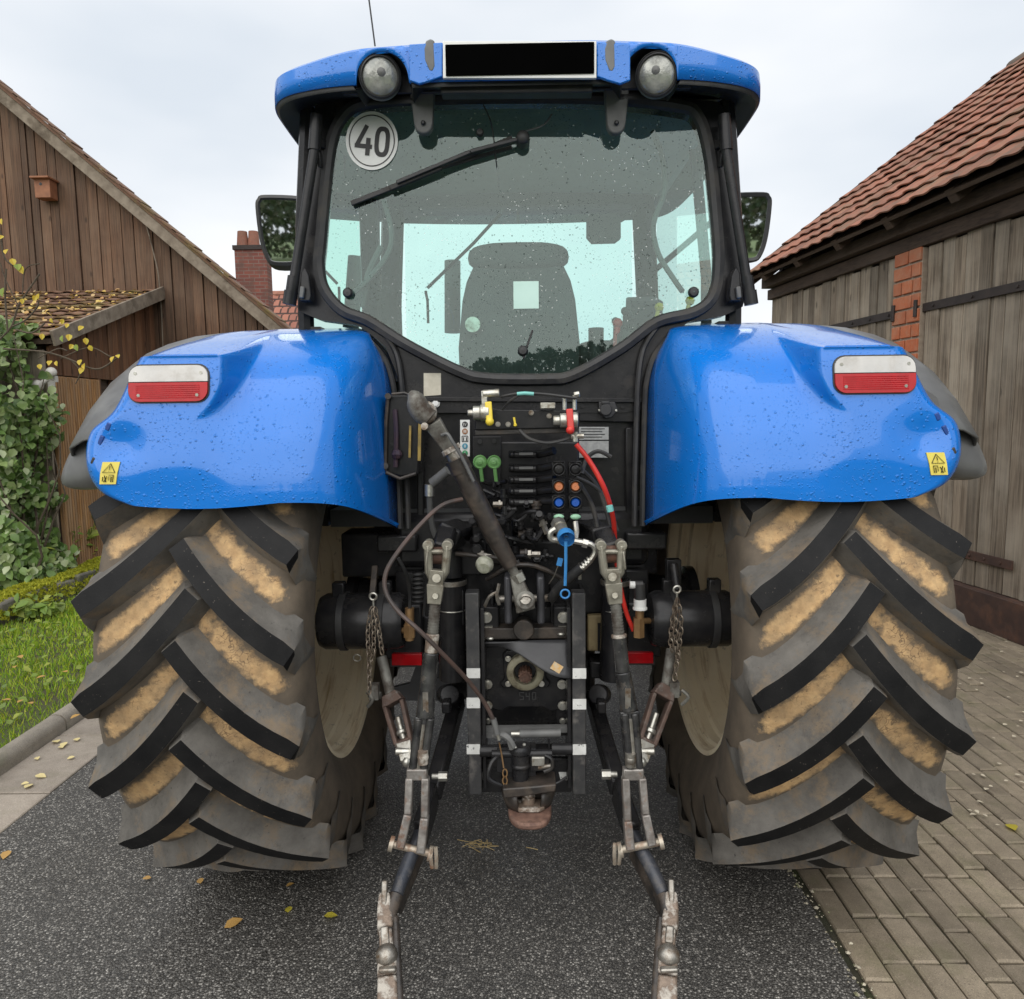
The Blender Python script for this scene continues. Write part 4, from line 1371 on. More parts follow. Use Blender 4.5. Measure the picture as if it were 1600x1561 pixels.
    b.grid(up_)
    b.build('fender_extension', GREYX, fe, solid=0.006, sharp=50)
    # rubber seal along the inner edge of the fender
    b = MB(); b.tube([V((sg*(p.x-0.006), p.y-0.01, p.z)) for p in sIE[:98]], 0.011, 7)
    b.tube([V((sg*(p.x-0.034-0.02*smooth(i, 54, 84)), p.y-0.012, p.z+0.03*smooth(i, 54, 84))) for i, p in enumerate(sIE[:92])], 0.010, 7)
    b.build('edge_seal', RUBBER, fe)

# ------------------------------------------------------------------ cab
GL = [(551, 178), (528, 213), (518, 269), (508, 377), (505, 415), (513, 450), (539, 480), (579, 496), (638, 533), (719, 574), (762, 585), (853, 586), (894, 580), (967, 539), (1023, 498), (1082, 482), (1109, 458), (1116, 407), (1112, 340), (1102, 245), (1085, 188), (1055, 173), (943, 162), (812, 160), (650, 163), (585, 168)]
YG = 2.545
glass_out = catmull([W(a, c, YG) for a, c in GL], 5, True)
def mk_glass(name, tint, refl, drops=True, film=0.05):
    x = NT(name)
    x.t.nodes.remove(x.b)
    v = x.coords()
    tr = x.n('ShaderNodeBsdfTransparent', {'Color': (*tint, 1)})
    gl = x.n('ShaderNodeBsdfGlossy', {'Color': (0.80, 0.93, 0.88, 1), 'Roughness': 0.015})
    fz = x.n('ShaderNodeFresnel', {'IOR': 1.5}).outputs[0]
    f = x.math('ADD', x.math('MULTIPLY', fz, 1.1), refl)
    ms = x.n('ShaderNodeMixShader', {'Fac': f})
    x.t.links.new(tr.outputs[0], ms.inputs[1]); x.t.links.new(gl.outputs[0], ms.inputs[2])
    last = ms
    df = x.n('ShaderNodeBsdfDiffuse', {'Color': (0.55, 0.57, 0.53, 1)})
    ff = x.n('ShaderNodeMapRange', {'Value': x.noise(v, 5, 6), 'To Min': film*0.4, 'To Max': film*1.6}).outputs[0]
    m2 = x.n('ShaderNodeMixShader', {'Fac': ff})
    x.t.links.new(last.outputs[0], m2.inputs[1]); x.t.links.new(df.outputs[0], m2.inputs[2])
    last = m2
    if drops:
        for sc, lo, hi, nsc, amt, cc in ((58, 0.10, 0.22, 6, 0.7, (0.07, 0.09, 0.08)), (70, 0.09, 0.18, 7, 0.7, (0.80, 0.86, 0.82)), (100, 0.10, 0.25, 5, 0.6, (0.09, 0.11, 0.10))):
            vo = x.n('ShaderNodeTexVoronoi', {'Vector': v, 'Scale': float(sc)})
            dm = x.math('MULTIPLY', x.ramp(vo.outputs['Distance'], lo, hi, (1, 1, 1), (0, 0, 0)), x.ramp(x.noise(v, nsc, 6, 0.65), 0.44, 0.58))
            d2_ = x.n('ShaderNodeBsdfDiffuse', {'Color': (*cc, 1)})
            m3 = x.n('ShaderNodeMixShader', {'Fac': x.math('MULTIPLY', dm, amt)})
            x.t.links.new(last.outputs[0], m3.inputs[1]); x.t.links.new(d2_.outputs[0], m3.inputs[2])
            last = m3
    x.t.links.new(last.outputs[0], x.out.inputs['Surface'])
    return x.mat
GLASS = mk_glass('rear_glass', (0.70, 0.93, 0.87), 0.03, True, 0.008)
GLASS2 = mk_glass('cab_glass', (0.84, 0.97, 0.94), 0.02, False, 0.015)
b = MB(); b.add(glass_out, [tuple(range(len(glass_out)))])
rw = b.build('rear_window', GLASS, tractor, fix=False)
b = MB(); b.ring(glass_out, (0, -1, 0), [(-0.006, 0.004), (0.000, 0.016), (0.014, 0.022), (0.030, 0.016), (0.034, -0.004), (0.0, -0.010)]); b.build('window_seal', RUBBER, rw)
# flat black frame between the glass and the cab outline
OUTP = [(493, 160), (482, 260), (470, 400), (466, 486), (500, 500), (560, 508), (602, 540), (626, 600), (630, 645), (812, 645), (1001, 645), (1006, 600), (1030, 545), (1075, 503), (1130, 494), (1163, 478), (1158, 400), (1143, 260), (1128, 160), (970, 140), (812, 138), (650, 140)]
outp = [W(a, c, YG+.02) for a, c in OUTP]
cen = W(812, 400, YG+.02)
def hit(poly, ang):
    d = V((math.cos(ang), 0, math.sin(ang)))
    best = None
    for i in range(len(poly)):
        a, c = poly[i]-cen, poly[(i+1) % len(poly)]-cen
        e = c-a
        den = d.x*e.z-d.z*e.x
        if abs(den) < 1e-9: continue
        t = (a.x*e.z-a.z*e.x)/den
        s = (a.x*d.z-a.z*d.x)/den
        if t > 0 and -1e-6 <= s <= 1+1e-6 and (best is None or t > best): best = t
    return cen+d*best
rin, rout = [], []
for p in glass_out:
    dlt = p-cen
    a = math.atan2(dlt.z, dlt.x)
    q_ = V((p.x, YG+.02, p.z))
    rin.append(q_+(q_-cen).normalized()*0.012)
    h_ = hit(outp, a)
    if (h_-cen).length < (q_-cen).length+0.02: h_ = q_+(q_-cen).normalized()*0.02
    rout.append(h_)
b = MB()
bk = V((0, 0.06, 0))
b.grid([[p+bk for p in rin], rin, rout, [p+bk for p in rout]], closed_u=True)
b.build('cab_frame', BLACK, tractor, sharp=40)
# corner posts, floor and side structure of the cab
INT = M('interior_grey', (0.17, 0.18, 0.175), (0.12, 0.125, 0.12), 6, 0.75)
INTD = M('interior_dark', (0.05, 0.052, 0.052), (0.035, 0.036, 0.036), 8, 0.7)
LINING = M('roof_lining', (0.44, 0.45, 0.42), (0.36, 0.37, 0.345), 5, 0.85)
for sg in (-1, 1):
    b = MB()
    b.tube([V((sg*.70, 2.60, 2.70)), V((sg*.735, 2.60, 2.3)), V((sg*.745, 2.62, 1.95))], 0.028, 8)
    b.tube([V((sg*.60, 3.68, 2.70)), V((sg*.64, 3.75, 2.2)), V((sg*.66, 3.9, 1.6)), V((sg*.66, 3.95, 1.2))], 0.055, 8)
    b.tube([V((sg*.70, 3.05, 2.70)), V((sg*.755, 3.05, 2.2)), V((sg*.76, 3.05, 1.9))], 0.022, 8)
    b.box((sg*.72, 3.15, 1.62), (0.06, 1.1, 0.7))
    b.build('cab_post', BLACK, tractor)
    b = MB()
    b.add([V((sg*.70, 2.63, 2.70)), V((sg*.66, 3.65, 2.70)), V((sg*.70, 3.78, 1.97)), V((sg*.75, 2.65, 1.97))], [(0, 1, 2, 3)])
    b.build('side_window', GLASS2, tractor, fix=False)
b = MB(); b.add([V((-.55, 3.69, 2.62)), V((.55, 3.69, 2.62)), V((.60, 3.95, 1.45)), V((-.60, 3.95, 1.45))], [(0, 1, 2, 3)])
ws = b.build('windscreen', GLASS2, tractor, fix=False)
b = MB(); b.box((0, 3.68, 2.69), (1.25, 0.1, 0.08)); b.build('windscreen_header', INTD, tractor)
b = MB(); b.box((0, 3.95, 1.30), (1.3, 0.08, 0.34)); b.build('dashboard', INTD, tractor)
b = MB()
b.grid([[V((x_*.70, y_, 2.685+0.02*math.cos(x_*1.5))) for x_ in (-1, -.5, 0, .5, 1)] for y_ in (2.58, 2.75, 3.1, 3.68)])
b.build('headliner', LINING, tractor)
b = MB(); b.box((0, 3.25, 1.30), (1.35, 1.35, 0.06)); b.build('cab_floor', INTD, tractor)
b = MB(); b.box((0, 2.70, 1.72), (0.86, 0.16, 0.07)); b.build('rear_shelf', INT, tractor, bevel=0.01)
# seat
def pillow(c, sx, sy, sz, p=3.2, n=20, m=12, taper=0.0):
    b = MB(); rows = []
    for i in range(m+1):
        v_ = -PI/2+PI*i/m
        row = []
        for j in range(n):
            u_ = 2*PI*j/n
            f = lambda w: math.copysign(abs(w)**(2/p), w)
            z_ = f(math.sin(v_))
            row.append(V(c)+V((sx*f(math.cos(v_))*f(math.cos(u_))*(1-taper*max(0, z_)), sy*f(math.cos(v_))*f(math.sin(u_)), sz*z_)))
        rows.append(row)
    b.grid(rows, closed_u=True)
    return b
SEATM = M('seat_cloth', (0.075, 0.078, 0.078), (0.05, 0.052, 0.052), 10, 0.85, bump=0.2, bscale=200)
st_ = pillow((0.0, 3.02, 1.93), 0.245, 0.075, 0.36, 4.0, taper=0.12).build('seat', SEATM, tractor)
pillow((0.0, 3.0, 2.275), 0.20, 0.07, 0.055, 3).build('headrest', SEATM, st_)
pillow((0.0, 3.25, 1.58), 0.26, 0.26, 0.07, 4).build('cushion', SEATM, st_)
pillow((0.34, 3.15, 1.90), 0.11, 0.22, 0.055, 3.5).build('armrest', SEATM, st_)
b = MB(); b.cyl((0.30, 2.93, 1.86), (0.30, 2.93, 1.99), 0.03); b.build('armrest_post', INTD, st_)
b = MB(); b.lathe([(0.001, 0), (0.03, 0.0), (0.03, 0.02), (0.001, 0.02)], W(739, 508, 2.93), (0, -1, 0), 14); b.build('seat_knob', ZINC, st_)
b = MB(); c_ = V((0, 3.6, 1.95)); ax = V((0, -.5, .85)).normalized(); b.lathe([(0.19+0.014*math.cos(t), 0.014*math.sin(t)) for t in [2*PI*k/8 for k in range(8)]], c_, ax, 28, closed=True); b.cyl(c_, c_-ax*.5, 0.03); b.bar(c_-V((.18, 0, 0)), c_+V((.18, 0, 0)), .03, .015)
b.build('steering_wheel', INTD, tractor)
b = MB(); b.box((0.50, 3.15, 1.75), (0.26, 0.9, 0.42)); b.box((0.56, 3.4, 2.05), (0.14, 0.18, 0.24), 0, Matrix.Rotation(rad(15), 3, 'X'))
for k in range(6):
    b.cyl((0.42+0.03*(k % 3), 3.0+.1*k, 1.95), (0.42+0.03*(k % 3), 2.98+.1*k, 2.05), 0.009); b.sph((0.42+.03*(k % 3), 2.98+.1*k, 2.06), 0.017)
b.build('side_console', INTD, tractor, bevel=0.01)
b = MB(); b.tube([W(600, 312, 2.75), W(612, 365, 2.75), W(604, 400, 2.75), W(572, 440, 2.72), W(551, 460, 2.68)], 0.010, 8, sm=5); b.tube([W(596, 385, 2.75), W(575, 430, 2.75), W(566, 480, 2.75)], 0.012, 8, sm=5)
b.build('grab_handle', INT, tractor)
b = MB(); b.tube([W(1020, 205, 2.7), W(1036, 250, 2.75), W(1038, 300, 2.75), W(1021, 350, 2.75), W(1028, 395, 2.75), W(1050, 432, 2.72), W(1066, 455, 2.68)], 0.010, 8, sm=5)
b.build('grab_handle', INT, tractor)
b = MB(); b.prism([W(a, c, 3.0) for a, c in ((917, 342), (922, 335), (965, 334), (970, 340), (970, 372), (962, 378), (925, 379), (917, 370))], V((0, .03, 0))); b.bar(W(968, 345, 3.02), W(992, 330, 3.1), .015, .015); b.build('inner_mirror', INTD, tractor)
b = MB(); b.tube([W(782, 334, 3.66), W(740, 380, 3.7), W(668, 450, 3.75)], 0.008, 6); b.tube([W(665, 455, 3.75), W(668, 470, 3.78), W(669, 505, 3.8)], 0.007, 6); b.build('front_wiper', INTD, tractor)
for a, c, m_ in ((1078, 470, YELLOW), (1030, 480, YELLOW)):
    b = MB(); b.sph(W(a, c, 2.8), 0.018, 8); b.cyl(W(a, c, 2.8), W(a-6, c+22, 2.8), 0.008); b.build('lever_knob', m_, tractor)
b = MB(); b.sph(W(965, 505, 2.85), 0.02, 10); b.cyl(W(965, 505, 2.85), W(962, 545, 2.85), 0.012); b.build('lever_knob', REDC, tractor)
b = MB(); pz = W(822, 461, YG-.004); b.box(pz, (0.085, 0.002, 0.090)); b.build('window_label', M('mint_label', (0.55, 0.76, 0.68), (0.5, 0.7, 0.62), 9, 0.5), rw, bevel=0.0)
# knobs, wiper, speed disc on the glass
for a, c, r in ((544, 458, .017), (1083, 457, .018), (750, 208, .013), (817, 548, .018)):
    b = MB(); p = W(a, c, YG-.012); b.lathe([(0.001, 0.016), (r*.7, .015), (r, .008), (r, 0), (r*.7, -.012)], p, (0, -1, 0), 14); b.build('glass_knob', BLACKP, rw)
wp = W(817, 217, YG-.04)
b = MB(); b.cyl(wp+V((0, .035, 0)), wp-V((0, .015, 0)), 0.022, n=16); b.sph(wp-V((0, .015, 0)), 0.022, 12, 0, (1, .6, 1))
b.bar(wp, W(735, 238, YG-.05), 0.012, 0.026, 0, (0, -1, 0)); b.bar(W(735, 238, YG-.05), W(620, 285, YG-.045), 0.012, 0.022, 0, (0, -1, 0), h2=.012)
b.build('wiper', BLACKP, rw, bevel=.002)
b = MB(); b.bar(W(549, 318, YG-.018), W(690, 262, YG-.024), 0.016, 0.010, 0, (0, -1, 0), w2=.016); b.bar(W(690, 262, YG-.024), W(800, 215, YG-.016), 0.012, 0.012, 0, (0, -1, 0)); b.bar(W(610, 295, YG-.03), W(690, 262, YG-.036), 0.014, 0.018, 0, (0, -1, 0)); b.bar(W(690, 262, YG-.02), W(800, 230, YG-.008), .012, .01, 0, (0, -1, 0))
b.build('wiper_blade', RUBBER, rw, bevel=.002)
b = MB(); b.tube([W(755, 163, YG-.012), W(768, 195, YG-.010), W(775, 250, YG-.010), W(783, 320, YG+.1), W(783, 333, YG+.3)], 0.0022, 5, sm=4)
b.build('washer_line', BLACKP, rw); b = MB(); b.tube([W(822, 205, YG-.01), W(850, 195, YG-.01), W(862, 178, YG-.01)], 0.003, 5, sm=4); b.build('washer_hose', GREYP, rw); b = MB(); b.tube([W(818, 560, YG-.012), W(824, 540, YG-.012), W(832, 516, YG-.012)], 0.004, 5)
b.build('window_catch', BLACKP, rw)
dc = W(581, 220, YG-.006)
RS = 0.0925
tl = rad(7)
def ond(a, c, d=0.0):          # disc coordinates in units of its radius
    a, c = a*0.93, c*1.0
    return dc+V((RS*(a*math.cos(tl)+c*math.sin(tl)), -d, RS*(-a*math.sin(tl)+c*math.cos(tl))))
b = MB()
b.prism([ond(math.cos(2*PI*k/40), math.sin(2*PI*k/40)) for k in range(40)], V((0, .003, 0)), 0)
b.grid([[ond(r*math.cos(2*PI*k/40), r*math.sin(2*PI*k/40), .0012) for k in range(40)] for r in (0.845, 0.885)], 1, closed_u=True)
SD = [.0012]
def stroke(p, q_, w):
    SD[0] += .0003
    d = V((q_[0]-p[0], q_[1]-p[1], 0)).normalized(); s_ = V((-d.y, d.x, 0))*w/2
    b.add([ond(p[0]+s_.x, p[1]+s_.y, SD[0]), ond(q_[0]+s_.x, q_[1]+s_.y, SD[0]), ond(q_[0]-s_.x, q_[1]-s_.y, SD[0]), ond(p[0]-s_.x, p[1]-s_.y, SD[0])], [(0, 1, 2, 3)], 1)
stroke((-.22, .5), (-.56, -.20), .16); stroke((-.64, -.215), (.03, -.215), .15); stroke((-.13, .08), (-.13, -.52), .17)
for r0, r1 in (((.115, .33), (.29, .52)),):
    oo, ii = [], []
    for k in range(40):
        t = 2*PI*k/40
        f = lambda w, e: math.copysign(abs(w)**e, w)
        oo.append(ond(.40+.29*f(math.cos(t), .8), .52*f(math.sin(t), .62), .0014)); ii.append(ond(.40+.125*f(math.cos(t), .8), .36*f(math.sin(t), .62), .0014))
    b.grid([oo, ii], 1, closed_u=True)
b.build('speed_disc', [WHITE, INK], rw, fix=False)

# ------------------------------------------------------------------ roof
def roof_path():
    h = [(0, 2.335), (.2, 2.336), (.40, 2.342), (.52, 2.352), (.61, 2.372), (.68, 2.405), (.725, 2.455), (.748, 2.52), (.758, 2.62), (.765, 2.9), (.76, 3.4), (.72, 3.78), (.6, 3.9), (.3, 3.95), (0, 3.96)]
    p = catmull([V((a, c, 0)) for a, c in h], 16)
    return p
rp = [V((p.x*(1+.052*smooth(p.x, .3, .75)), p.y, 0)) for p in roof_path()]
full = [V((-p.x, p.y, 0)) for p in reversed(rp)]+rp[1:]
LAMPX = 0.405
def zbot(x, y):
    z = 2.655-0.004*smooth(abs(x), .5, .75)
    if y < 2.5:
        d = (abs(x)-LAMPX)/0.081
        if abs(d) < 1: z = max(z, 2.655+0.092*math.sqrt(max(0, 1-d*d))**0.9)
    return z
def ztp(x, y): return 2.772-0.008*smooth(abs(x), .2, .5)-0.03*smooth(abs(x), .45, .72)
# denser samples near the lamp arches
dense = []
for i in range(len(full)-1):
    a, c = full[i], full[i+1]
    n_ = 8 if (abs(abs(a.x)-LAMPX) < .1 and a.y < 2.5) else 1
    dense += [lerp(a, c, k/n_) for k in range(n_)]
rows = [[], [], [], [], []]
for p in dense:
    inw = V((-p.x, 3.1-p.y, 0)).normalized()
    zb, zt_ = zbot(p.x, p.y), ztp(p.x, p.y)
    rows[0].append(V((p.x, p.y, zb)))
    rows[1].append(V((p.x, p.y, max(zb, lerp(zb, zt_, .5))))+inw*0.0)
    rows[2].append(V((p.x, p.y, zt_-.012))+inw*.004)
    rows[3].append(V((p.x, p.y, zt_))+inw*.018)
    rows[4].append(V((p.x*.55, lerp(p.y, 3.1, .45), zt_+.05)))
b = MB(); b.grid(rows, closed_u=False)
b.add([rows[4][i] for i in range(len(dense))], [tuple(range(len(dense)))])
rf = b.build('roof', BLUE, tractor, solid=0.012, sharp=35)
# black underside tray
b = MB()
def inarch(p): return .11 if (abs(abs(p.x)-LAMPX) < .086 and p.y < 2.5) else 0
r0 = [V((p.x, p.y+.004+inarch(p), zbot(p.x, 9)+.002)) for p in full]
r1 = [V((p.x*.985, lerp(p.y, 3.1, .012)+inarch(p), zbot(p.x, 9)-.012)) for p in full]
r2 = [V((p.x*.94, lerp(p.y, 3.1, .07)+inarch(p)*.7, 2.665)) for p in full]
r3 = [V((p.x*.86, lerp(p.y, 3.1, .30), 2.705)) for p in full]
b.grid([r0, r1, r2, r3])
b.build('roof_underside', BLACKP, tractor, solid=0.006, sharp=30)
b = MB(); b.box((0, 2.46, 2.715), (1.1, 0.02, 0.09)); b.bar(W(690, 142, 2.39), W(925, 140, 2.39), .05, .034)
b.build('roof_rear_panel', BLACKP, tractor, bevel=.004)
LENSM = M('lamp_lens', (0.20, 0.21, 0.20), (0.40, 0.40, 0.36), 24, 0.16, 0.35, bump=0.25, bscale=120, dirt=(0.10, 0.10, 0.09), dscale=20)
for sg in (-1, 1):
    # arch tunnel and lamp
    b = MB(); rows = []
    for yy in (2.347, 2.46):
        rows.append([V((sg*LAMPX+0.082*math.cos(t), yy, 2.655+.093*math.sin(t))) for t in [PI*k/20 for k in range(21)]])
    b.grid(rows); b.build('lamp_recess', BLACKP, rf)
    lc = W(594, 121, 2.375) if sg < 0 else W(1026, 118, 2.375)
    ax = V((0.06*sg*-1 + (0.10 if sg < 0 else -.05), -1, -0.22)).normalized()
    b = MB()
    b.lathe([(0.001, -.09), (.034, -.085), (.056, -.05), (.061, -.01), (.061, .012), (.056, .016), (.053, .010)], lc, ax, 32, 0)
    b.lathe([(.0622, -.014), (.0642, -.006), (.0642, .010), (.0622, .014)], lc, ax, 32, 1)
    b.lathe([(.0535, .008), (.049, .015), (.026, .021), (0.001, .023)], lc, ax, 32, 2)
    b.lathe([(.014, .0225), (.010, .026), (.001, .027)], lc+V((sg*-.004, 0, .010)), ax, 16, 1)
    b.build('work_lamp', [BLACKP, GREYP, LENSM], rf, sharp=50)
    # upper clip and hinge arm
    p = W(671 if sg < 0 else 953, 87, 2.32)
    b = MB(); b.prism([p+V((a, 0, c)) for a, c in ((-.018*1, .02), (-.010, .044), (.004, .049), (.016, .044), (.018, -.03), (.010, -.047), (-.004, -.044), (-.017, -.012))], V((0, .02, 0))); b.build('clip', GREYP, rf, bevel=.006)
    p = W(661 if sg < 0 else 963, 170, 2.47)
    b = MB(); o = []
    for k in range(9):
        t = PI+PI*k/8
        o.append(p+V((.030*math.cos(t), 0, -.045+.030*math.sin(t))))
    o += [p+V((.043, -.02, .085)), p+V((-.043, -.02, .085))]
    b.prism(o, V((0, .03, 0))); b.cyl(p+V((0, -.003, -.045)), p+V((0, -.012, -.045)), .009, n=6, mi=1); b.build('hinge_arm', [GREYP, BLACK], tractor, bevel=.005)
    # roof plate inset beside the number plate
    b = MB(); b.prism([W(a if sg < 0 else 1624-a, c, 2.333) for a, c in ((640, 72), (692, 69), (692, 122), (676, 128), (656, 134), (640, 128))], V((0, -.012, 0))); b.build('roof_pad', BLUE, rf, bevel=.003)
b = MB(); pl = [W(a, c, 2.312) for a, c in ((692, 64), (932, 64), (932, 122), (692, 122))]
b.prism(pl, V((0, .012, 0)), 0)
cp = (pl[0]+pl[2])/2
b.box(cp+V((0, -.003, .0)), (pl[1].x-pl[0].x-.014, .004, pl[0].z-pl[3].z-.016), 1)
b.build('number_plate', [WHITE, M('plate_black', (0.002, 0.002, 0.002), None, 5, 0.9, spec=0.0)], rf, bevel=.0015)
b = MB(); b.tube([W(586, 72, 2.5), W(574, -20, 2.5), W(565, -80, 2.5)], 0.0028, 6); b.build('aerial', BLACKP, rf)

# ------------------------------------------------------------------ posts, hinges, mirrors
for sg in (-1, 1):
    X = lambda px: px if sg < 0 else 1626-px
    b = MB(); b.cyl(W(X(494), 218, 2.50), W(X(459), 440, 2.50), .0165, n=12); b.cyl(W(X(495), 180, 2.5), W(X(491), 235, 2.5), .021, n=12); b.cyl(W(X(459), 432, 2.5), W(X(453), 474, 2.5), .020, n=12); b.cyl(W(X(455), 455, 2.5), W(X(452), 476, 2.5), .023, n=12)
    b.build('door_rail', BLACK, tractor)
    b = MB(); b.bar(W(X(494), 222, 2.51), W(X(506), 228, 2.54), .03, .03); b.bar(W(X(498), 232, 2.51), W(X(501), 262, 2.52), .012, .02); b.build('hinge', BLACK, tractor, bevel=.003)
    b = MB(); b.prism([W(X(a), c, 2.50) for a, c in ((470, 425), (476, 418), (482, 430), (486, 462), (484, 470), (468, 470))], V((0, .05, 0))); b.bar(W(X(473), 448, 2.49), W(X(471), 466, 2.49), .014, .014, 1); b.build('hinge', [BLACK, GREYP], tractor, bevel=.003)
    mxp = [(404, 325), (407, 314), (416, 310), (470, 313), (476, 322), (474, 400), (466, 409), (428, 410), (416, 400), (408, 372)]
    o = catmull([W(X(a), c-(5 if sg > 0 else 0), 3.35) for a, c in [(m_[0]+(20 if sg > 0 else 0), m_[1]) for m_ in mxp]], 4, True)
    cc = sum(o, V())/len(o)
    o = [p+V((0, (p-cc).dot(V((sg*0.06, 0, -0.125))), 0)) for p in o]
    b = MB(); b.ring(o, (0, -1, 0), [(-.010, .006), (.004, .012), (.010, .0), (.006, -.03), (-.02, -.06), (-.02, -.05)]); b.prism([p+V((0, .03, 0)) for p in o], V((0, .02, 0)))
    mi_ = b.build('mirror', BLACKP, tractor)
    mm = NT('mirror_glass'); mm.put(color=(0.82, 0.85, 0.84), metal=1.0, rough=0.02)
    b = MB(); cc = sum(o, V())/len(o)
    b.add([p+V((0, -.001, 0)) for p in o], [tuple(range(len(o)))]); b.build('mirror_glass', mm.mat, mi_, fix=False)
    b = MB(); b.tube([W(X(476), 335, 3.4), W(X(500), 335, 3.5), V((sg*.66, 3.75, 2.35))], .014, 8); b.build('mirror_arm', BLACKP, tractor)
# bonnet, exhaust, front axle and wheels
b = MB()
for k, (y_, w_, z1) in enumerate(((3.98, .42, 1.72), (4.6, .41, 1.70), (5.4, .36, 1.62), (5.75, .30, 1.50))):
    pass
rows = []
for y_, w_, z1 in ((3.98, .42, 1.72), (4.6, .41, 1.70), (5.3, .37, 1.63), (5.68, .32, 1.52), (5.76, .26, 1.40)):
    rows.append([V((-w_, y_, .95)), V((-w_, y_, z1-.12)), V((-w_*.8, y_, z1-.02)), V((0, y_, z1)), V((w_*.8, y_, z1-.02)), V((w_, y_, z1-.12)), V((w_, y_, .95))])
b.grid(rows); b.add(rows[-1], [tuple(range(7))]); b.build('bonnet', BLUE, tractor, sharp=40)
b = MB(); b.cyl(W(707, 520, 4.25), W(707, 408, 4.25), .045, n=16); b.build('exhaust', INTD, tractor)
b = MB(); b.box((0, 5.1, .75), (.5, 1.7, .4)); b.cyl((-.8, 5.45, .66), (.8, 5.45, .66), .09); b.box((0, 3.7, .85), (.55, 2.0, .55)); b.build('chassis', BLACK, tractor, bevel=.02)
for sg in (-1, 1):
    b = MB(); b.lathe([(.36, -.19), (.42, -.25), (.55, -.27), (.64, -.24), (.675, -.15), (.68, 0), (.675, .15), (.64, .24), (.55, .27), (.42, .25), (.36, .19)], (sg*.95, 5.45, .68), (1, 0, 0), 48, 0)
    b.lathe([(.38, -.19), (.33, -.15), (.32, 0), (.12, .02), (.001, .03)], (sg*.95, 5.45, .68), (1, 0, 0), 32, 1)
    for k in range(40):
        a = 2*PI*k/20+(0 if k < 20 else PI/20); h = 1 if k < 20 else -1
        p = V((sg*.95+h*.01, 5.45-.69*math.cos(a), .68+.69*math.sin(a))); a2 = a-.3; q_ = V((sg*.95+h*.25, 5.45-.67*math.cos(a2), .68+.67*math.sin(a2)))
        b.bar(p, q_, .05, .05, 0, (0, -math.cos(a), math.sin(a)))
    b.build('front_wheel', [FLANK, RIMM], tractor, sharp=35)
# ================================================================== rear of the tractor: bulkhead, valves, hitch
def part(name, b, mats, parent=tractor, bevel=0.0, sharp=40):
    return b.build(name, mats, parent, bevel=bevel, sharp=sharp)
def flat(px_pts, y, th):
    b = MB(); b.prism([W(a, c, y) for a, c in px_pts], V((0, th, 0))); return b
def bolt(b, p, r, mi=0, d=(0, -1, 0), l=.012, n=6):
    p = V(p); d = V(d).normalized()
    b.cyl(p, p+d*l*.4, r*1.35, n=12, mi=mi); b.cyl(p+d*l*.4, p+d*l, r, n=n, mi=mi)
    return b
def bolts(name, pts, y, r, mat, parent, l=.012):
    for a, c in pts:
        b = MB(); bolt(b, W(a, c, y), r, l=l); part(name, b, mat, parent)
# bulkhead under the window
bk_ = part('bulkhead', flat([(626, 628), (1006, 628), (1006, 835), (626, 835)], 2.60, .03), BLACK)
part('bulkhead_ledge', flat([(636, 620), (1003, 622), (1003, 629), (636, 627)], 2.548, .03), BLACK, bk_, .002)
part('bulkhead_plate', flat([(636, 588), (745, 588), (885, 588), (985, 580), (985, 620), (636, 619)], 2.57, .02), BLACK, bk_, .003)
part('bulkhead_band', flat([(905, 630), (1000, 630), (1000, 660), (905, 658)], 2.57, .02), BLACK, bk_, .003)
part('channel', flat([(978, 668), (990, 668), (990, 815), (978, 815)], 2.56, .04), BLACK, bk_, .004)
part('channel', flat([(652, 700), (662, 700), (662, 815), (652, 815)], 2.56, .04), BLACK, bk_, .004)
bolts('bolt', ((735, 635), (910, 635), (972, 636)), 2.57, .007, BLACK, bk_)
# transmission and axle
b = MB(); b.box((0, 3.15, .86), (.40, 1.3, .62)); b.box((0, 2.58, 1.10), (.62, .2, .30)); b.box((0.0, 2.7, 1.22), (.9, .3, .2))
tr_ = part('transmission_housing', b, BLACK, bevel=.03)
for k in range(5):
    b = MB(); b.box((-.2+.1*k, 2.44, 1.02), (.012, .10, .12)); part('rib', b, BLACK, tr_, .003)
for sg in (-1, 1):
    b = MB()
    b.lathe([(.19, 0), (.17, .12), (.14, .2), (.11, .40), (.12, .44), (.15, .45), (.15, .48)], (sg*.18, YA, ZA), (sg, 0, 0), 28)
    part('axle_housing', b, BLACK)
for sg in (-1, 1):
    b = MB(); b.box((sg*(.50 if sg < 0 else .42), 2.68, 1.16), (.30 if sg < 0 else .14, .14, .16)); b.box((sg*.43, 2.55, 1.22), (.14, .10, .06)); b.box((sg*.36, 2.60, .98), (.18, .08, .26))
    part('fender_bracket', b, BLACK, bevel=.008)
    b = MB(); b.cyl((sg*.30, 2.63, .94), (sg*.50, 2.63, .94), .07, n=16); b.box((sg*.42, 2.58, .90), (.14, .12, .2)); part('brake_housing', b, BLACK, bevel=.01)
# lower mud plate seen between the rods
part('floor_plate', flat([(612, 1075), (640, 1068), (660, 1010), (705, 1010), (705, 1095), (612, 1095)], 2.62, .02), DARKGR)

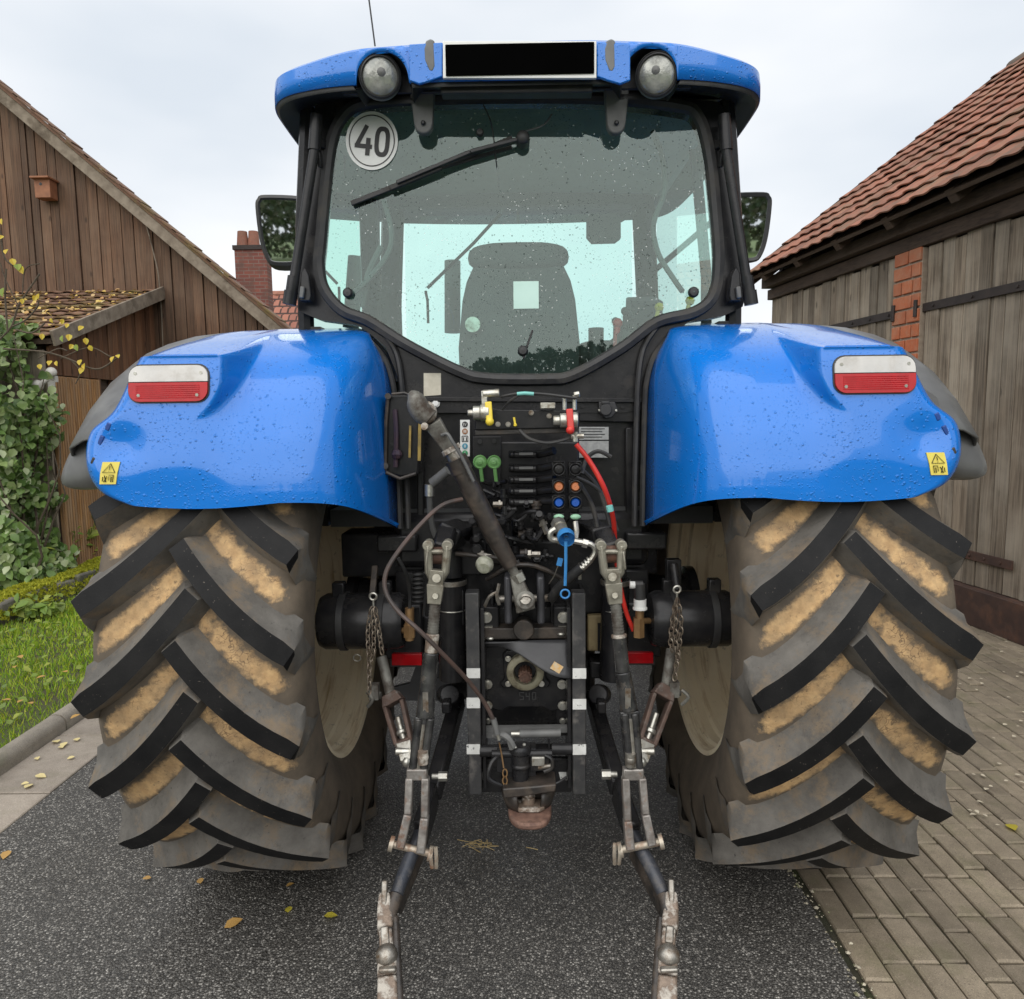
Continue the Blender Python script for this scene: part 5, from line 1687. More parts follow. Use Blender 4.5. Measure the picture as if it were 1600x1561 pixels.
# ---- ladder hitch
lad = empty('hitch_ladder', (0, 2.28, .45), tractor)
for sg, x0 in ((-1, 739.5), (1, 905.5)):
    t0, t1 = W(x0, 927, 2.25), W(x0+(1 if sg < 0 else -1), 1242, 2.25)
    b = MB(); b.box(((t0.x+t1.x)/2, 2.28, (t0.z+t1.z)/2), (.042, .06, t0.z-t1.z))
    ba = part('ladder_bar', b, M('ladder_black%d' % sg, (0.03, 0.03, 0.032), (0.055, 0.054, 0.053), 18, 0.42, dirt=(0.12, 0.11, 0.10), dscale=26, dlo=.52, dhi=.7, bump=.15), lad, .003)
    for c0, c1 in ((1045, 1060), (1091, 1107), (1164, 1179)) if sg < 0 else ((1045, 1061), (1093, 1109), (1164, 1180)):
        p0, p1 = W(x0, c0, 2.245), W(x0, c1, 2.245)
        b = MB(); b.box(((p0.x+p1.x)/2, 2.2485, (p0.z+p1.z)/2), (.0425, .003, p0.z-p1.z)); part('white_mark', b, WHITEP, ba)
    b = MB(); b.box((((t0.x+t1.x)/2)*1.0-sg*.03, 2.33, .75), (.012, .12, .60)); part('ladder_web', b, BLACK, lad, .002)
b = MB(); b.bar(W(752, 1172, 2.29), W(893, 1170, 2.29), .026, .026); b.cyl(W(750, 1173, 2.26), W(783, 1173, 2.26), .019); b.cyl(W(862, 1170, 2.26), W(893, 1170, 2.26), .019); b.cyl(W(858, 1155, 2.262), W(858, 1182, 2.262), .004)
part('cross_rod', b, BLACK, lad)
b = MB(); b.cyl(W(812, 1147, 2.27), W(876, 1145, 2.27), .0135); b.cyl(W(799, 1147, 2.27), W(812, 1147, 2.27), .009, mi=1); b.bar(W(755, 1148, 2.30), W(790, 1148, 2.30), .016, .016); b.bar(W(752, 1140, 2.31), W(893, 1138, 2.31), .02, .02)
part('lock_cylinder', b, [GREYP, ZINC], lad)
b = MB(); b.prism([W(a, c, 2.31) for a, c in ((752, 1185), (893, 1185), (893, 1238), (752, 1238))], V((0, .02, 0))); pp = part('base_plate', b, BLACK, lad, .003)
for a in (757, 880):
    b = flat([(a-4 if a < 800 else a-7, 1207), (a+5, 1207), (a+5, 1219), (a-4, 1219)], 2.305, .004); part('white_mark', b, WHITEP, pp)
# clevis head of the coupling
cz = W(815, 1165, 2.2)
cp_ = empty('automatic_coupling', W(815, 1240, 2.2), tractor)
b = MB()
q0, q1 = W(813, 1168, 2.20), W(818, 1235, 2.20)
b.lathe([(.001, .012), (.028, .010), (.034, .0), (.034, -.014), (.029, -.018), (.029, -.05), (.032, -.052), (.032, -.060), (.026, -.064), (.026, -.14)], q0, (0, 0, 1), 24)
b.box(q0+V((.004, .035, -.06)), (.09, .05, .10)); b.box(q0+V((-.05, .02, -.05)), (.05, .05, .06)); b.box(q0+V((.06, .02, -.05)), (.06, .05, .05)); b.cyl(q0+V((-.09, .0, -.02)), q0+V((.10, .0, -.02)), .012)
part('coupling_body', b, BLACK, cp_, .003)
b = MB(); b.sph(q0+V((-.016, -.02, .010)), .006, 8); part('cap_screw', b, ZINC, cp_)
b = MB(); b.sph(q0+V((.012, -.006, .012)), .006, 8); part('cap_screw', b, ZINC, cp_)
b = MB(); b.box(q0+V((.055, -.02, -.035)), (.04, .012, .028)); part('spring_plate', b, ZINC, cp_, .002)
b = MB(); b.cyl(q0+V((.055, -.01, -.06)), q0+V((.10, -.01, -.055)), .008); part('lock_bolt', b, STEEL, cp_)
b = MB(); b.tube([W(771, 1150, 2.19), W(785, 1148, 2.17), W(796, 1155, 2.16), W(803, 1167, 2.16)], [.006, .009, .010, .008, .008], 8, sm=3); b.tube([W(794, 1150, 2.165), W(800, 1170, 2.165)], .009, 6); part('release_lever', b, GREYP, cp_)
b = MB(); b.tube([W(780, 1180, 2.2), W(768, 1192, 2.18), W(763, 1214, 2.17), W(775, 1224, 2.17), W(790, 1228, 2.18)], .007, 7, sm=4); part('handle_loop', b, BLACK, cp_); b = MB(); b.tube([W(885, 1215, 2.2), W(870, 1224, 2.18), W(858, 1226, 2.18)], .005, 7, sm=4); part('handle_loop', b, BLACK, cp_); b = MB(); b.tube([W(852, 1180, 2.19), W(862, 1186, 2.18), W(862, 1200, 2.18), W(850, 1206, 2.18)], .006, 7, sm=4)
part('handle_loop', b, BLACK, cp_)
b = MB(); b.tube([W(780, 1160, 2.18), W(784, 1180, 2.18), W(787, 1200, 2.17)], .0025, 6)
for k in range(2):
    c_ = W(789, 1208+k*12, 2.17); b.tube([c_+V((.007*math.cos(t), 0, .013*math.sin(t))) for t in [2*PI*i/12 for i in range(13)]], .0025, 5, cap=False)
part('pull_chain', b, BRASS, cp_)
# jaw: open mouth with a rounded rusty lower plate and dark side walls
zj = W(828, 1290, 2.10).z
jx = W(828, 1270, 2.15).x
def dshape(w, yf, yb, n=18):
    o = []
    for k in range(n+1):
        a = PI+PI*k/n
        cx_, sy_ = math.cos(a), math.sin(a)
        o.append((jx+w*math.copysign(abs(cx_)**.75, cx_), lerp(yb, yf, abs(sy_)**.75)))
    return o
dl = dshape(.068, 2.09, 2.20)
b = MB(); b.prism([V((x_, y_, zj-.012)) for x_, y_ in dl]+[V((jx+.068, 2.25, zj-.012)), V((jx-.068, 2.25, zj-.012))], V((0, 0, .022))); part('jaw_lip', b, M('jaw_rust', (.22, .125, .09), (.11, .06, .045), 34, .7, .15, .5, 80, dirt=(.075, .05, .04), dscale=24, dlo=.5, dhi=.66), cp_, .007)
b = MB(); du = dshape(.083, 2.135, 2.23); zt_ = W(828, 1236, 2.16).z
b.grid([[V((x_, y_+.03, zt_)) for x_, y_ in du], [V((x_, y_+.012, lerp(zt_, zj, .4))) for x_, y_ in du], [V((lerp(x_, x2, .8), max(y_, 2.13)+.03, zj)) for (x_, y_), (x2, y2) in zip(du, dl)]])
jaw_ = b
keep = [f for f in b.f if not all(abs(b.v[i][0]-jx) < .046 for i in f)]
b.f = keep; b.m = [0]*len(keep)
jo_ = part('jaw_wall', b, GREASY, cp_, 0, 50); jo_.modifiers.new('solid', 'SOLIDIFY').thickness = 0.008
b = MB(); b.box((jx, 2.235, (zt_+zj)/2), (.14, .02, zt_-zj)); part('jaw_back', b, GREASY, cp_, .003)
b = MB(); b.prism([V((jx+x_, y_, zj+.012)) for x_, y_ in ((-.044, 2.21), (.044, 2.21), (.046, 2.165), (.030, 2.150), (-.032, 2.150), (-.046, 2.165))], V((0, 0, .014))); part('jaw_wear_plate', b, RUSTL, cp_, .004)
b = MB(); b.cyl((jx-.004, 2.19, zt_+.01), (jx-.004, 2.19, zj+.045), .016, n=16); b.cyl((jx-.004, 2.19, zj+.046), (jx-.004, 2.19, zj+.026), .021, n=16); part('coupling_pin', b, RUSTL, cp_)
b = MB(); b.prism([W(a, c, 2.14) for a, c in ((785, 1233), (826, 1230), (869, 1226), (868, 1237), (826, 1244), (787, 1248))], V((0, .09, 0))); part('jaw_plate', b, GREASY, cp_, .004)

# ---- PTO
pf = part('pto_plate', flat([(752, 1010), (892, 1010), (892, 1085), (880, 1108), (862, 1112), (848, 1105), (795, 1105), (782, 1112), (765, 1106), (752, 1085)], 2.40, .05), BLACK, bevel=.004)
pc = W(820.5, 1047, 2.385)
b = MB(); b.prism([pc+V((a, 0.0, c)) for a, c in ((-.075, .055), (-.06, .068), (.06, .068), (.075, .055), (.07, -.03), (.085, -.045), (.075, -.062), (.03, -.062), (-.03, -.062), (-.075, -.062), (-.085, -.045), (-.07, -.03))], V((0, .015, 0))); part('pto_flange', b, BLACK, pf, .004)
PTOC = M('pto_ring', (0.30, 0.28, 0.20), (0.20, 0.18, 0.12), 20, .5, .2, dirt=(.10, .08, .05), dscale=20)
b = MB(); b.lathe([(.062, .0), (.062, -.025), (.056, -.03), (.040, -.03), (.037, -.024), (.037, .06)], pc, (0, 1, 0), 36); part('pto_ring', b, PTOC, pf)
b = MB(); b.lathe([(.037, .0), (.037, .07), (.001, .07)], pc, (0, 1, 0), 24); part('pto_bore', b, RUST, pf)
b = MB()
rows = [[], []]
for k in range(48):
    t = 2*PI*k/48; r = .0225 if (k//2) % 2 else .019
    for i, yy in enumerate((.07, -.055)): rows[i].append(pc+V((r*math.cos(t), yy, r*math.sin(t)-.004)))
b.grid(rows, closed_u=True); b.add(rows[1], [tuple(range(48))]); b.cyl(pc+V((0, -.055, -.004)), pc+V((0, -.06, -.004)), .013, n=16)
part('pto_shaft', b, RUST, pf, 0, 25)
bolts('bolt', ((794, 1029), (794, 1068), (846, 1068)), 2.375, .0075, ZINC, pf)
bolts('bolt', ((762, 1069), (878, 1069), (762, 1102), (879, 1102)), 2.39, .012, ZINC, pf)
bolts('bolt', ((762, 1126), (879, 1126)), 2.39, .008, ZINC, pf)
for a in (762, 878): part('pto_side_plate', flat([(a-9, 1005), (a+9, 1005), (a+9, 1150), (a-9, 1150)], 2.402, .02), BLACK, pf, .003)
CH = M('cast_digits', (0.05, 0.05, 0.05), None, 10, .5)
b = MB()
def seg(pts):                                  # raised casting numerals below the ring
    for p, q_ in zip(pts[:-1], pts[1:]): b.bar(W(*p, 2.397), W(*q_, 2.397), .003, .003, 0, (0, -1, 0))
seg([(826-7, 1082), (812, 1082), (812, 1087), (818, 1088), (818, 1093), (812, 1093)]); seg([(822, 1082), (822, 1088), (828, 1088)]); seg([(827, 1082), (827, 1094)]); seg([(832, 1082), (837, 1082), (837, 1093), (832, 1093), (832, 1082)])
part('cast_number', b, CH, pf)
# flexible guard flap
rows = []
for i in range(9):
    u_ = i/8
    row = []
    for j in range(13):
        v_ = j/12
        px = lerp(753, 893, v_)
        ptop = lerp(1003, 1000, v_)
        pbot = 1008+52*smooth(v_, .15, .92)
        py = lerp(ptop, pbot, u_)
        row.append(W(px, py, 2.33+.03*math.sin(v_*5+1)*u_-.05*u_*v_-.01))
    rows.append(row)
b = MB(); b.grid(rows)
fl = b.build('guard_flap', DARKGR, tractor, solid=.006)
b = MB(); c_ = W(870, 1043, 2.255); b.box(c_, (.034, .003, .026), 0, Matrix.Rotation(rad(32), 3, 'Y')); part('orange_label', b, M('orange_label', (.66, .38, .12), (.6, .5, .35), 90, .5), fl)
b = MB(); b.prism([W(a, c, 2.34) for a, c in ((750, 982), (895, 980), (895, 998), (750, 1000))], V((0, .06, 0))); cb = part('cross_beam', b, GREASY, bevel=.004)
for a, c in ((766, 998), (821, 996), (877, 991)):
    b = MB(); b.sph(W(a, c, 2.335), .010, 8, 0, (1.3, .6, .6)); part('stud', b, ZINC, cb)
# top link bracket
tb = part('top_bracket', flat([(752, 950), (893, 948), (893, 982), (752, 983)], 2.42, .06), BLACK, bevel=.004)
for a in (794, 845):
    b = MB(); o = []
    for a2, c2 in ((-6, 902), (5, 898), (8, 910), (8, 970), (-6, 972), (-6, 915)):
        pass
    p0, p1 = W(a, 900, 2.28), W(a, 975, 2.28)
    b.box(((p0.x+p1.x)/2, 2.34, (p0.z+p1.z)/2), (.024, .14, p0.z-p1.z)); part('bracket_cheek', b, M('cheek%d' % a, (.07, .07, .078), (.04, .04, .043), 14, .4, .3), tb, .008)
b = MB(); p0 = W(818, 978, 2.36); b.cyl(p0, p0+V((0, -.05, 0)), .034, n=24); part('round_cap', b, GREASY, tb, .004)
for a, s_ in ((766, -1), (878, 1)):
    b = MB(); p0 = W(a, 965, 2.36); b.box(p0+V((0, .02, 0)), (.058, .05, .075)); part('bracket_block', b, BLACK, tb, .005)
    b = MB(); bolt(b, W(a-6 if s_ < 0 else a+2, 964, 2.353), .014, l=.016); b.box(W(a-5 if s_ < 0 else a+3, 981, 2.35), (.036, .012, .012)); part('bracket_bolt', b, ZINC, tb)
b = MB(); b.cyl(W(775, 936, 2.33), W(865, 934, 2.33), .013, n=12); b.tube([W(780, 912, 2.3), W(776, 930, 2.29), W(780, 945, 2.29)], .006, 6); b.tube([W(757, 948, 2.31), W(765, 932, 2.31), W(778, 925, 2.31)], .006, 6, sm=3); part('bracket_pin', b, STEEL, tb)

# ---- top link, folded up
tlk = empty('top_link', W(820, 940, 2.26), tractor)
a0, a1, a2, a3, a4, a5 = W(820, 938, 2.27), W(805, 893, 2.255), W(785, 860, 2.24), W(735, 760, 2.21), W(704, 702, 2.195), W(668, 655, 2.18)
b = MB(); b.bar(W(822, 952, 2.26), W(806, 900, 2.26), .062, .055, 0, (0, -1, 0), w2=.036, h2=.034); b.cyl(W(821, 938, 2.295), W(821, 938, 2.215), .030, n=20); part('eye_block', b, CASTG, tlk, .005)
b = MB(); b.cyl(W(821, 936, 2.216), W(821, 936, 2.205), .016, n=14); b.tube([W(812, 938, 2.208), W(818, 931, 2.205), W(827, 932, 2.205), W(832, 937, 2.205)], .004, 6, sm=3); part('eye_pin', b, STEEL, tlk)
b = MB(); b.cyl(W(809, 906, 2.257), W(796, 880, 2.248), .015, n=12); b.cyl(W(812, 908, 2.258), W(806, 896, 2.256), .024, n=6, mi=1); part('threaded_rod', b, [CASTG, ZINC], tlk)
b = MB(); b.cyl(W(798, 884, 2.248), W(775, 842, 2.238), .024, .029, n=18); b.cyl(W(775, 842, 2.238), W(718, 728, 2.203), .0305, n=18); b.cyl(W(722, 736, 2.206), W(712, 716, 2.20), .034, .034, n=18); part('link_tube', b, GREASY, tlk)
b = MB(); b.cyl(W(716, 722, 2.2), W(704, 702, 2.195), .026, .022, n=16); b.cyl(W(707, 706, 2.195), W(703, 699, 2.195), .030, n=8, mi=1); part('collar', b, [STEEL, RUSTL], tlk)
b = MB(); b.bar(W(702, 700, 2.195), W(676, 660, 2.18), .040, .034, 0, (0, -1, 0), w2=.052, h2=.046); b.sph(W(664, 645, 2.176), .036, 16, 1, (1, .8, 1)); part('knuckle', b, [CASTG, RUSTL], tlk, .004)
b = MB(); b.tube([W(672, 655, 2.165), W(656, 640, 2.165), W(648, 622, 2.165), W(640, 613, 2.165)], [.030, .034, .033, .032, .030, .026, .020, .014, .008], 12, sm=3); b.cyl(W(666, 668, 2.15), W(663, 666, 2.135), .011, mi=1); part('hook_end', b, [CASTG, STEEL], tlk)
b = MB(); b.tube([W(690, 680, 2.16), W(699, 678, 2.15), W(707, 690, 2.15), W(722, 715, 2.16), W(740, 752, 2.17)], .005, 7, sm=4); part('hook_lever', b, GREYP, tlk)

# ---- remote valves
vb = part('valve_block', flat([(742, 690), (905, 690), (905, 800), (870, 830), (755, 830), (742, 800)], 2.46, .1), BLACK, bevel=.006)
for i, c in enumerate((710, 732, 750, 768, 785)):
    b = MB(); p0, p1 = W(795, c, 2.40), W(838, c, 2.40)
    b.bar(p0, p1, .08, .020, 0); b.cyl(W(795, c, 2.36), W(838, c, 2.36), .012, n=12); b.sph(W(800, c, 2.345), .010, 8); part('valve_slice', b, BLACK, vb, .003)
    b = MB(); b.box(W(822, c-1, 2.345), (.044, .008, .008)); part('slice_plate', b, GREYP, vb)
    b = MB(); b.tube([W(840, c, 2.38), W(852, c-2-4*(2-i)*0, 2.36), W(866, c-6+i, 2.34)], .013, 10); part('port_pipe', b, BLACK, vb)
for k in range(56):
    a, c = random.uniform(738, 862), random.uniform(786, 885)
    p0 = W(a, c, random.uniform(2.35, 2.44)); d = random.choice((V((1, 0, 0)), V((0, -1, 0)), V((0, -.8, .4)), V((0, 0, 1)))); l = random.uniform(.02, .055); r = random.uniform(.006, .015)
    b = MB(); b.cyl(p0, p0+d*l, r, n=random.choice((6, 10, 12))); b.cyl(p0+d*l*.4, p0+d*l*.62, r*1.35, n=6); part('valve_fitting', b, BLACK if k % 6 else GREASY, vb, .0015)
for k in range(9):
    a, c = random.uniform(740, 840), random.uniform(790, 880)
    b = MB(); b.tube([W(a, c, 2.38), W(a+random.uniform(10, 30), c+random.uniform(-14, 14), 2.34), W(a+random.uniform(30, 50), c+random.uniform(-20, 25), 2.37)], random.uniform(.004, .008), 7, sm=4); part('valve_pipe', b, BLACK, vb)
for a, c, d in ((746, 865, V((.9, 0, -.25))), (820, 866, V((1, 0, 0))), (785, 788, V((-.6, 0, 0))), (846, 812, V((.35, -.1, -.9)))):
    b = MB(); p0 = W(a, c, 2.35); b.cyl(p0, p0+d*.05, .010, n=6); b.cyl(p0+d*.01, p0+d*.02, .016, n=6); part('steel_union', b, STEEL, vb)
b = MB(); b.cyl(W(712, 865, 2.36), W(788, 873, 2.34), .008, n=8); b.tube([W(760, 905, 2.36), W(800, 885, 2.33), W(838, 885, 2.33), W(880, 905, 2.35)], .008, 8, sm=3); part('steel_pipe', b, GREASY, vb)
b = MB(); b.box(W(770, 845, 2.47), (.14, .04, .16)); b.box(W(738, 870, 2.46), (.10, .04, .12)); part('lower_block', b, BLACK, vb, .006)
part('perforated_plate', flat([(739, 682), (783, 682), (783, 790), (739, 790)], 2.45, .01), BLACK, vb, .002)
for a, c in ((750, 690), (772, 689), (737, 848)):
    b = MB(); b.cyl(W(a, c, 2.449), W(a, c, 2.444), .008, n=14); part('plate_hole', b, INK, vb)
# couplers in two columns of four
for ci, px in enumerate((873, 899)):
    for ri, (py, m_) in enumerate(((733, None), (760, ORANGEC), (785, BLUEC), (807, MINT))):
        p0 = W(px, py, 2.31)
        b = MB()
        if ri < 3:
            b.box(p0+V((0, .02, 0)), (.043, .04, .043)); b.lathe([(.0215, .0), (.0215, -.012), (.017, -.014), (.017, -.004)], p0, (0, 1, 0), 20); b.box(p0+V((0, -.004, .0235)), (.036, .016, .004)); b.lathe([(.021, -.010), (.0225, -.014), (.019, -.016)], p0, (0, 1, 0), 20)
            if m_ is None: b.lathe([(.019, -.006), (.012, -.014), (.001, -.015)], p0, (0, 1, 0), 20)
        else:
            b.box(p0+V((0, .02, 0)), (.036, .04, .02))
        cpl = part('coupler', b, BLACK, tractor, .002)
        if m_ is not None:
            b = MB()
            if ri < 3: b.lathe([(.0165, .0), (.0125, -.010), (.011, -.013), (.001, -.013)], p0, (0, 1, 0), 20)
            else: b.sph(p0+V((0, -.008, 0)), .017, 12, 0, (1, .5, .55))
            part('cap', b, m_, cpl)
# two green caps hanging on straps
for a in (750, 772):
    p0 = W(a, 722, 2.33)
    b = MB(); b.lathe([(.022, .012), (.0225, .0), (.019, -.004), (.016, -.002), (.008, -.004), (.007, -.012), (.001, -.013)], p0, (0, 1, 0), 24); b.bar(p0+V((.002, 0, -.02)), p0+V((.006, .01, -.062)), .010, .006); part('dust_cap', b, GREENC)
for k in range(14):
    b = MB(); p0 = W(random.uniform(738, 782), random.uniform(745, 790), 2.4); b.cyl(p0, p0+V((random.uniform(-.04, .04), -.02, random.uniform(-.02, .02))), .007, n=8); part('valve_fitting', b, BLACK, vb)
# trailer brake couplings on their plate
plt = part('coupling_plate', flat([(742, 638), (770, 638), (782, 640), (905, 642), (905, 668), (742, 672)], 2.24, .012), BLACK, bevel=.003)
part('coupling_shelf', flat([(742, 672), (905, 668), (905, 676), (742, 680)], 2.25, .12), GREASY, plt, .002)
b = MB(); p0 = W(757, 645, 2.20); b.cyl(p0+V((-.05, 0, .0)), p0+V((-.03, 0, 0)), .010); b.cyl(p0+V((-.034, 0, 0)), p0+V((-.012, 0, 0)), .021, n=18); b.cyl(p0+V((-.012, 0, 0)), p0+V((.014, .0, 0)), .025, n=20); b.box(p0+V((.0, .01, .045)), (.018, .02, .04)); b.cyl(p0+V((-.004, .01, .055)), p0+V((.045, .01, .058)), .013, n=10); part('brake_coupling', b, ZINC, plt, .002)
b = MB(); b.bar(p0+V((.012, -.012, .032)), p0+V((.016, -.022, -.026)), .020, .010, 0, (0, -1, 0)); b.sph(p0+V((.016, -.02, -.026)), .013, 10); part('yellow_lever', b, YELLOW, plt, .003)
b = MB(); p1 = W(888, 657, 2.20); b.cyl(p1+V((-.045, 0, 0)), p1+V((-.025, 0, 0)), .015, n=12); b.cyl(p1+V((-.025, 0, 0)), p1+V((.0, 0, 0)), .022, n=18); b.cyl(p1+V((.006, 0, 0)), p1+V((.028, 0, 0)), .024, n=20); b.cyl(p1+V((-.01, .02, .03)), p1+V((-.01, .02, .07)), .007); b.cyl(p1+V((.02, .02, .03)), p1+V((.02, .02, .075)), .007); b.cyl(p1+V((.018, .02, .075)), p1+V((.035, .02, .078)), .010, n=6); b.box(p1+V((-.06, .03, .045)), (.045, .03, .018)); part('brake_coupling', b, ZINC, plt, .002)
b = MB(); b.bar(p1+V((.002, -.02, .034)), p1+V((.006, -.028, -.03)), .020, .010, 0, (0, -1, 0)); b.sph(p1+V((.004, -.026, -.028)), .013, 10); part('red_lever', b, REDC, plt, .003)
b = MB(); b.bar(W(803, 652, 2.234), W(805, 663, 2.234), .006, .003, 0, (0, -1, 0)); b.sph(W(805, 664, 2.234), .006, 6); part('yellow_tab', b, YELLOW, plt)
bolts('screw', ((778, 663), (794, 663), (858, 650), (830, 645)), 2.238, .006, STEEL, plt)
b = MB(); b.tube([W(783, 620, 2.22), W(812, 615, 2.2), W(850, 616, 2.2), W(890, 621, 2.2), W(901, 622, 2.2)], .0045, 7, sm=4); b.tube([W(785, 640, 2.23), W(795, 628, 2.21), W(812, 616, 2.2)], .0035, 6, sm=4); part('air_line', b, RUBBER)
b = MB(); b.tube([W(808, 615.5, 2.2), W(820, 614.5, 2.198), W(834, 615.5, 2.198)], .0055, 8); part('tape', b, TURQ)
b = MB(); b.tube([W(812, 672, 2.22), W(828, 686, 2.2), W(856, 692, 2.2), W(885, 686, 2.2), W(896, 680, 2.21)], .005, 7, sm=4); part('air_line', b, RUBBER)
b = MB(); b.cyl(W(892, 682, 2.2), W(912, 681, 2.2), .008, n=8); b.cyl(W(899, 675, 2.2), W(899, 690, 2.2), .009, n=8); part('tee_fitting', b, ZINC)
b = MB(); b.tube([W(900, 694, 2.2), W(922, 722, 2.2), W(945, 765, 2.2), W(958, 810, 2.25), W(961, 850, 2.30), W(967, 905, 2.33), W(978, 955, 2.34), W(990, 985, 2.35)], .0078, 9, sm=5); part('red_hose', b, REDC)
b = MB(); b.tube([W(952, 790, 2.198), W(954, 799, 2.199)], .0105, 9); part('tape', b, TURQ)
for pts, r in (([(909, 740), (918, 715), (935, 705), (955, 714)], .007), ([(905, 730), (930, 755), (945, 790), (955, 830)], .007), ([(905, 755), (925, 790), (935, 830)], .008), ([(900, 745), (940, 770), (965, 830)], .006)):
    b = MB(); b.tube([W(a, c, 2.32 if k else 2.30) for k, (a, c) in enumerate(pts)], r, 7, sm=5); part('rubber_hose', b, RUBBER)
# blue dust cap and hose on the lower coupler
b = MB(); p0, p1 = W(872, 818, 2.28), W(883, 842, 2.18); b.cyl(p0, p1, .020, n=16); b.cyl(p0, lerp(p0, p1, .3), .024, n=8); part('plug_in_coupling', b, ZINC)
b = MB(); b.lathe([(.024, .02), (.027, .0), (.025, -.008), (.010, -.010), (.008, .01)], W(884, 838, 2.16), V((.1, -1, -.35)), 18); b.tube([W(884, 846, 2.15), W(884, 880, 2.15), W(883, 915, 2.15)], .005, 6); c_ = W(883, 928, 2.15); b.lathe([(.013+.003*math.cos(t), .003*math.sin(t)) for t in [2*PI*k/8 for k in range(8)]], c_, (0, 1, 0), 20, closed=True); part('blue_cap', b, SKYB)
b = MB(); b.bar(W(876, 872, 2.2), W(873, 884, 2.2), .016, .004, 0, (0, -1, 0)); part('blue_tag', b, SKYB)
b = MB(); b.tube([W(872, 884, 2.2), W(866, 900, 2.22), W(858, 912, 2.25)], .0018, 5); part('tag_wire', b, STEEL)
b = MB()
b.tube([W(868, 826, 2.2), W(860, 832, 2.2), W(862, 842, 2.2), W(874, 844, 2.2)], .010, 8, sm=3); b.cyl(W(872, 844, 2.2), W(895, 846, 2.2), .013, n=6); b.cyl(W(895, 845, 2.2), W(912, 848, 2.2), .010, n=8); b.cyl(W(910, 848, 2.2), W(918, 850, 2.2), .014, n=6)
b.tube([W(916, 848, 2.2), W(926, 852, 2.2), W(930, 862, 2.2), W(922, 876, 2.2), W(910, 888, 2.2)], .009, 8, sm=3)
for k in range(4): b.cyl(W(922-k*4, 874+k*4, 2.2), W(920-k*4, 876+k*4, 2.2), .0125, n=12)
part('hose_elbow', b, ZINC)
b = MB(); b.tube([W(910, 886, 2.2), W(893, 900, 2.22), W(872, 920, 2.26), W(862, 935, 2.30)], .0155, 10, sm=4); part('hydraulic_hose', b, RUBBER)
b = MB(); b.tube([W(899, 815, 2.3), W(901, 830, 2.29), W(899, 845, 2.28)], .009, 8); b.tube([W(906, 880, 2.28), W(906, 905, 2.28)], .006, 8); part('steel_tail', b, ZINC)
# labels on the bulkhead
lb = part('spool_label', flat([(719, 656), (734, 656), (734, 713), (719, 713)], 2.54, .002), WHITE, bk_)
for c, m_, txt in ((663, INK, 'IV'), (674, M('ring_brown', (.30, .13, .05), None, 9, .5), 'III'), (685.5, INK, 'box'), (697, M('ring_blue', (.07, .30, .42), None, 9, .5), 'II'), (708, M('ring_green', (.05, .33, .13), None, 9, .5), 'I')):
    b = MB(); c_ = W(726.5, c, 2.5385)
    if txt == 'box':
        for dx in (-.010, .010): b.box(c_+V((dx, 0, 0)), (.002, .001, .018), 0)
        for dz in (-.009, .009): b.box(c_+V((0, 0, dz)), (.022, .001, .002), 0)
        for dx in (-.005, .005): b.box(c_+V((dx, 0, -.001)), (.003, .001, .012), 0)
    else:
        b.cyl(c_, c_+V((0, -.001, 0)), .0098, n=20, mi=0)
        f = V((0, -.0015, 0))
        if txt == 'IV':
            b.box(c_+f+V((-.004, 0, 0)), (.0016, .0008, .010), 1); b.bar(c_+f+V((-.001, 0, .005)), c_+f+V((.002, 0, -.005)), .0016, .0008, 1); b.bar(c_+f+V((.005, 0, .005)), c_+f+V((.002, 0, -.005)), .0016, .0008, 1)
        else:
            n_ = len(txt)
            for k in range(n_): b.box(c_+f+V(((k-(n_-1)/2)*.0035, 0, 0)), (.0016, .0008, .010), 1)
    part('label_mark', b, [m_, WHITE], lb)
part('cream_sticker', flat([(662, 583), (689, 583), (689, 617), (662, 619)], 2.562, .0015), CREAM, bk_)
idp = part('type_plate', flat([(905, 667), (951, 667), (951, 687), (905, 687)], 2.55, .002), ALU, bk_)
b = MB()
for k in range(4): b.bar(W(908, 670+k*4.3, 2.5488), W(945-4*(k % 2), 670+k*4.3, 2.5488), .003, .0008, 0, (0, -1, 0))
part('plate_print', b, INK, idp)
idp = part('type_plate', flat([(905, 689), (951, 689), (951, 715), (905, 715)], 2.55, .002), ALU, bk_)
b = MB(); b.prism([W(a, c, 2.55) for a, c in ((935, 628), (960, 628), (965, 640), (955, 652), (946, 654), (936, 645))], V((0, -.012, 0))); b.cyl(W(947, 640, 2.54), W(947, 640, 2.52), .020, n=16); b.box(W(946, 629, 2.525), (.026, .012, .01)); part('socket', b, BLACKP, bk_, .002)
bolts('screw', ((937, 641), (962, 641)), 2.545, .004, ZINC, bk_)
# tool rack on the left
rk = part('side_box', flat([(604, 617), (650, 617), (656, 690), (654, 742), (625, 745), (601, 738)], 2.40, .12), BLACK, bevel=.006)
b = MB(); b.tube([W(606, 620, 2.385), W(603, 660, 2.385), W(602, 735, 2.385)], .006, 7); b.cyl(W(606, 619, 2.39), W(606, 619, 2.375), .010); b.cyl(W(602, 728, 2.39), W(602, 728, 2.375), .010); b.tube([W(612, 616, 2.385), W(632, 614, 2.385), W(650, 622, 2.385)], .005, 7); b.tube([W(603, 738, 2.385), W(625, 748, 2.385), W(650, 740, 2.385)], .006, 7); part('box_rail', b, GREASY, rk)
b = MB(); b.bar(W(641, 665, 2.385), W(640, 715, 2.385), .007, .004, 0, (0, -1, 0)); b.bar(W(656, 662, 2.385), W(655, 720, 2.385), .010, .004, 0, (0, -1, 0)); part('yellow_stripe', b, M('old_yellow', (.36, .24, .05), (.2, .14, .04), 40, .5), rk)
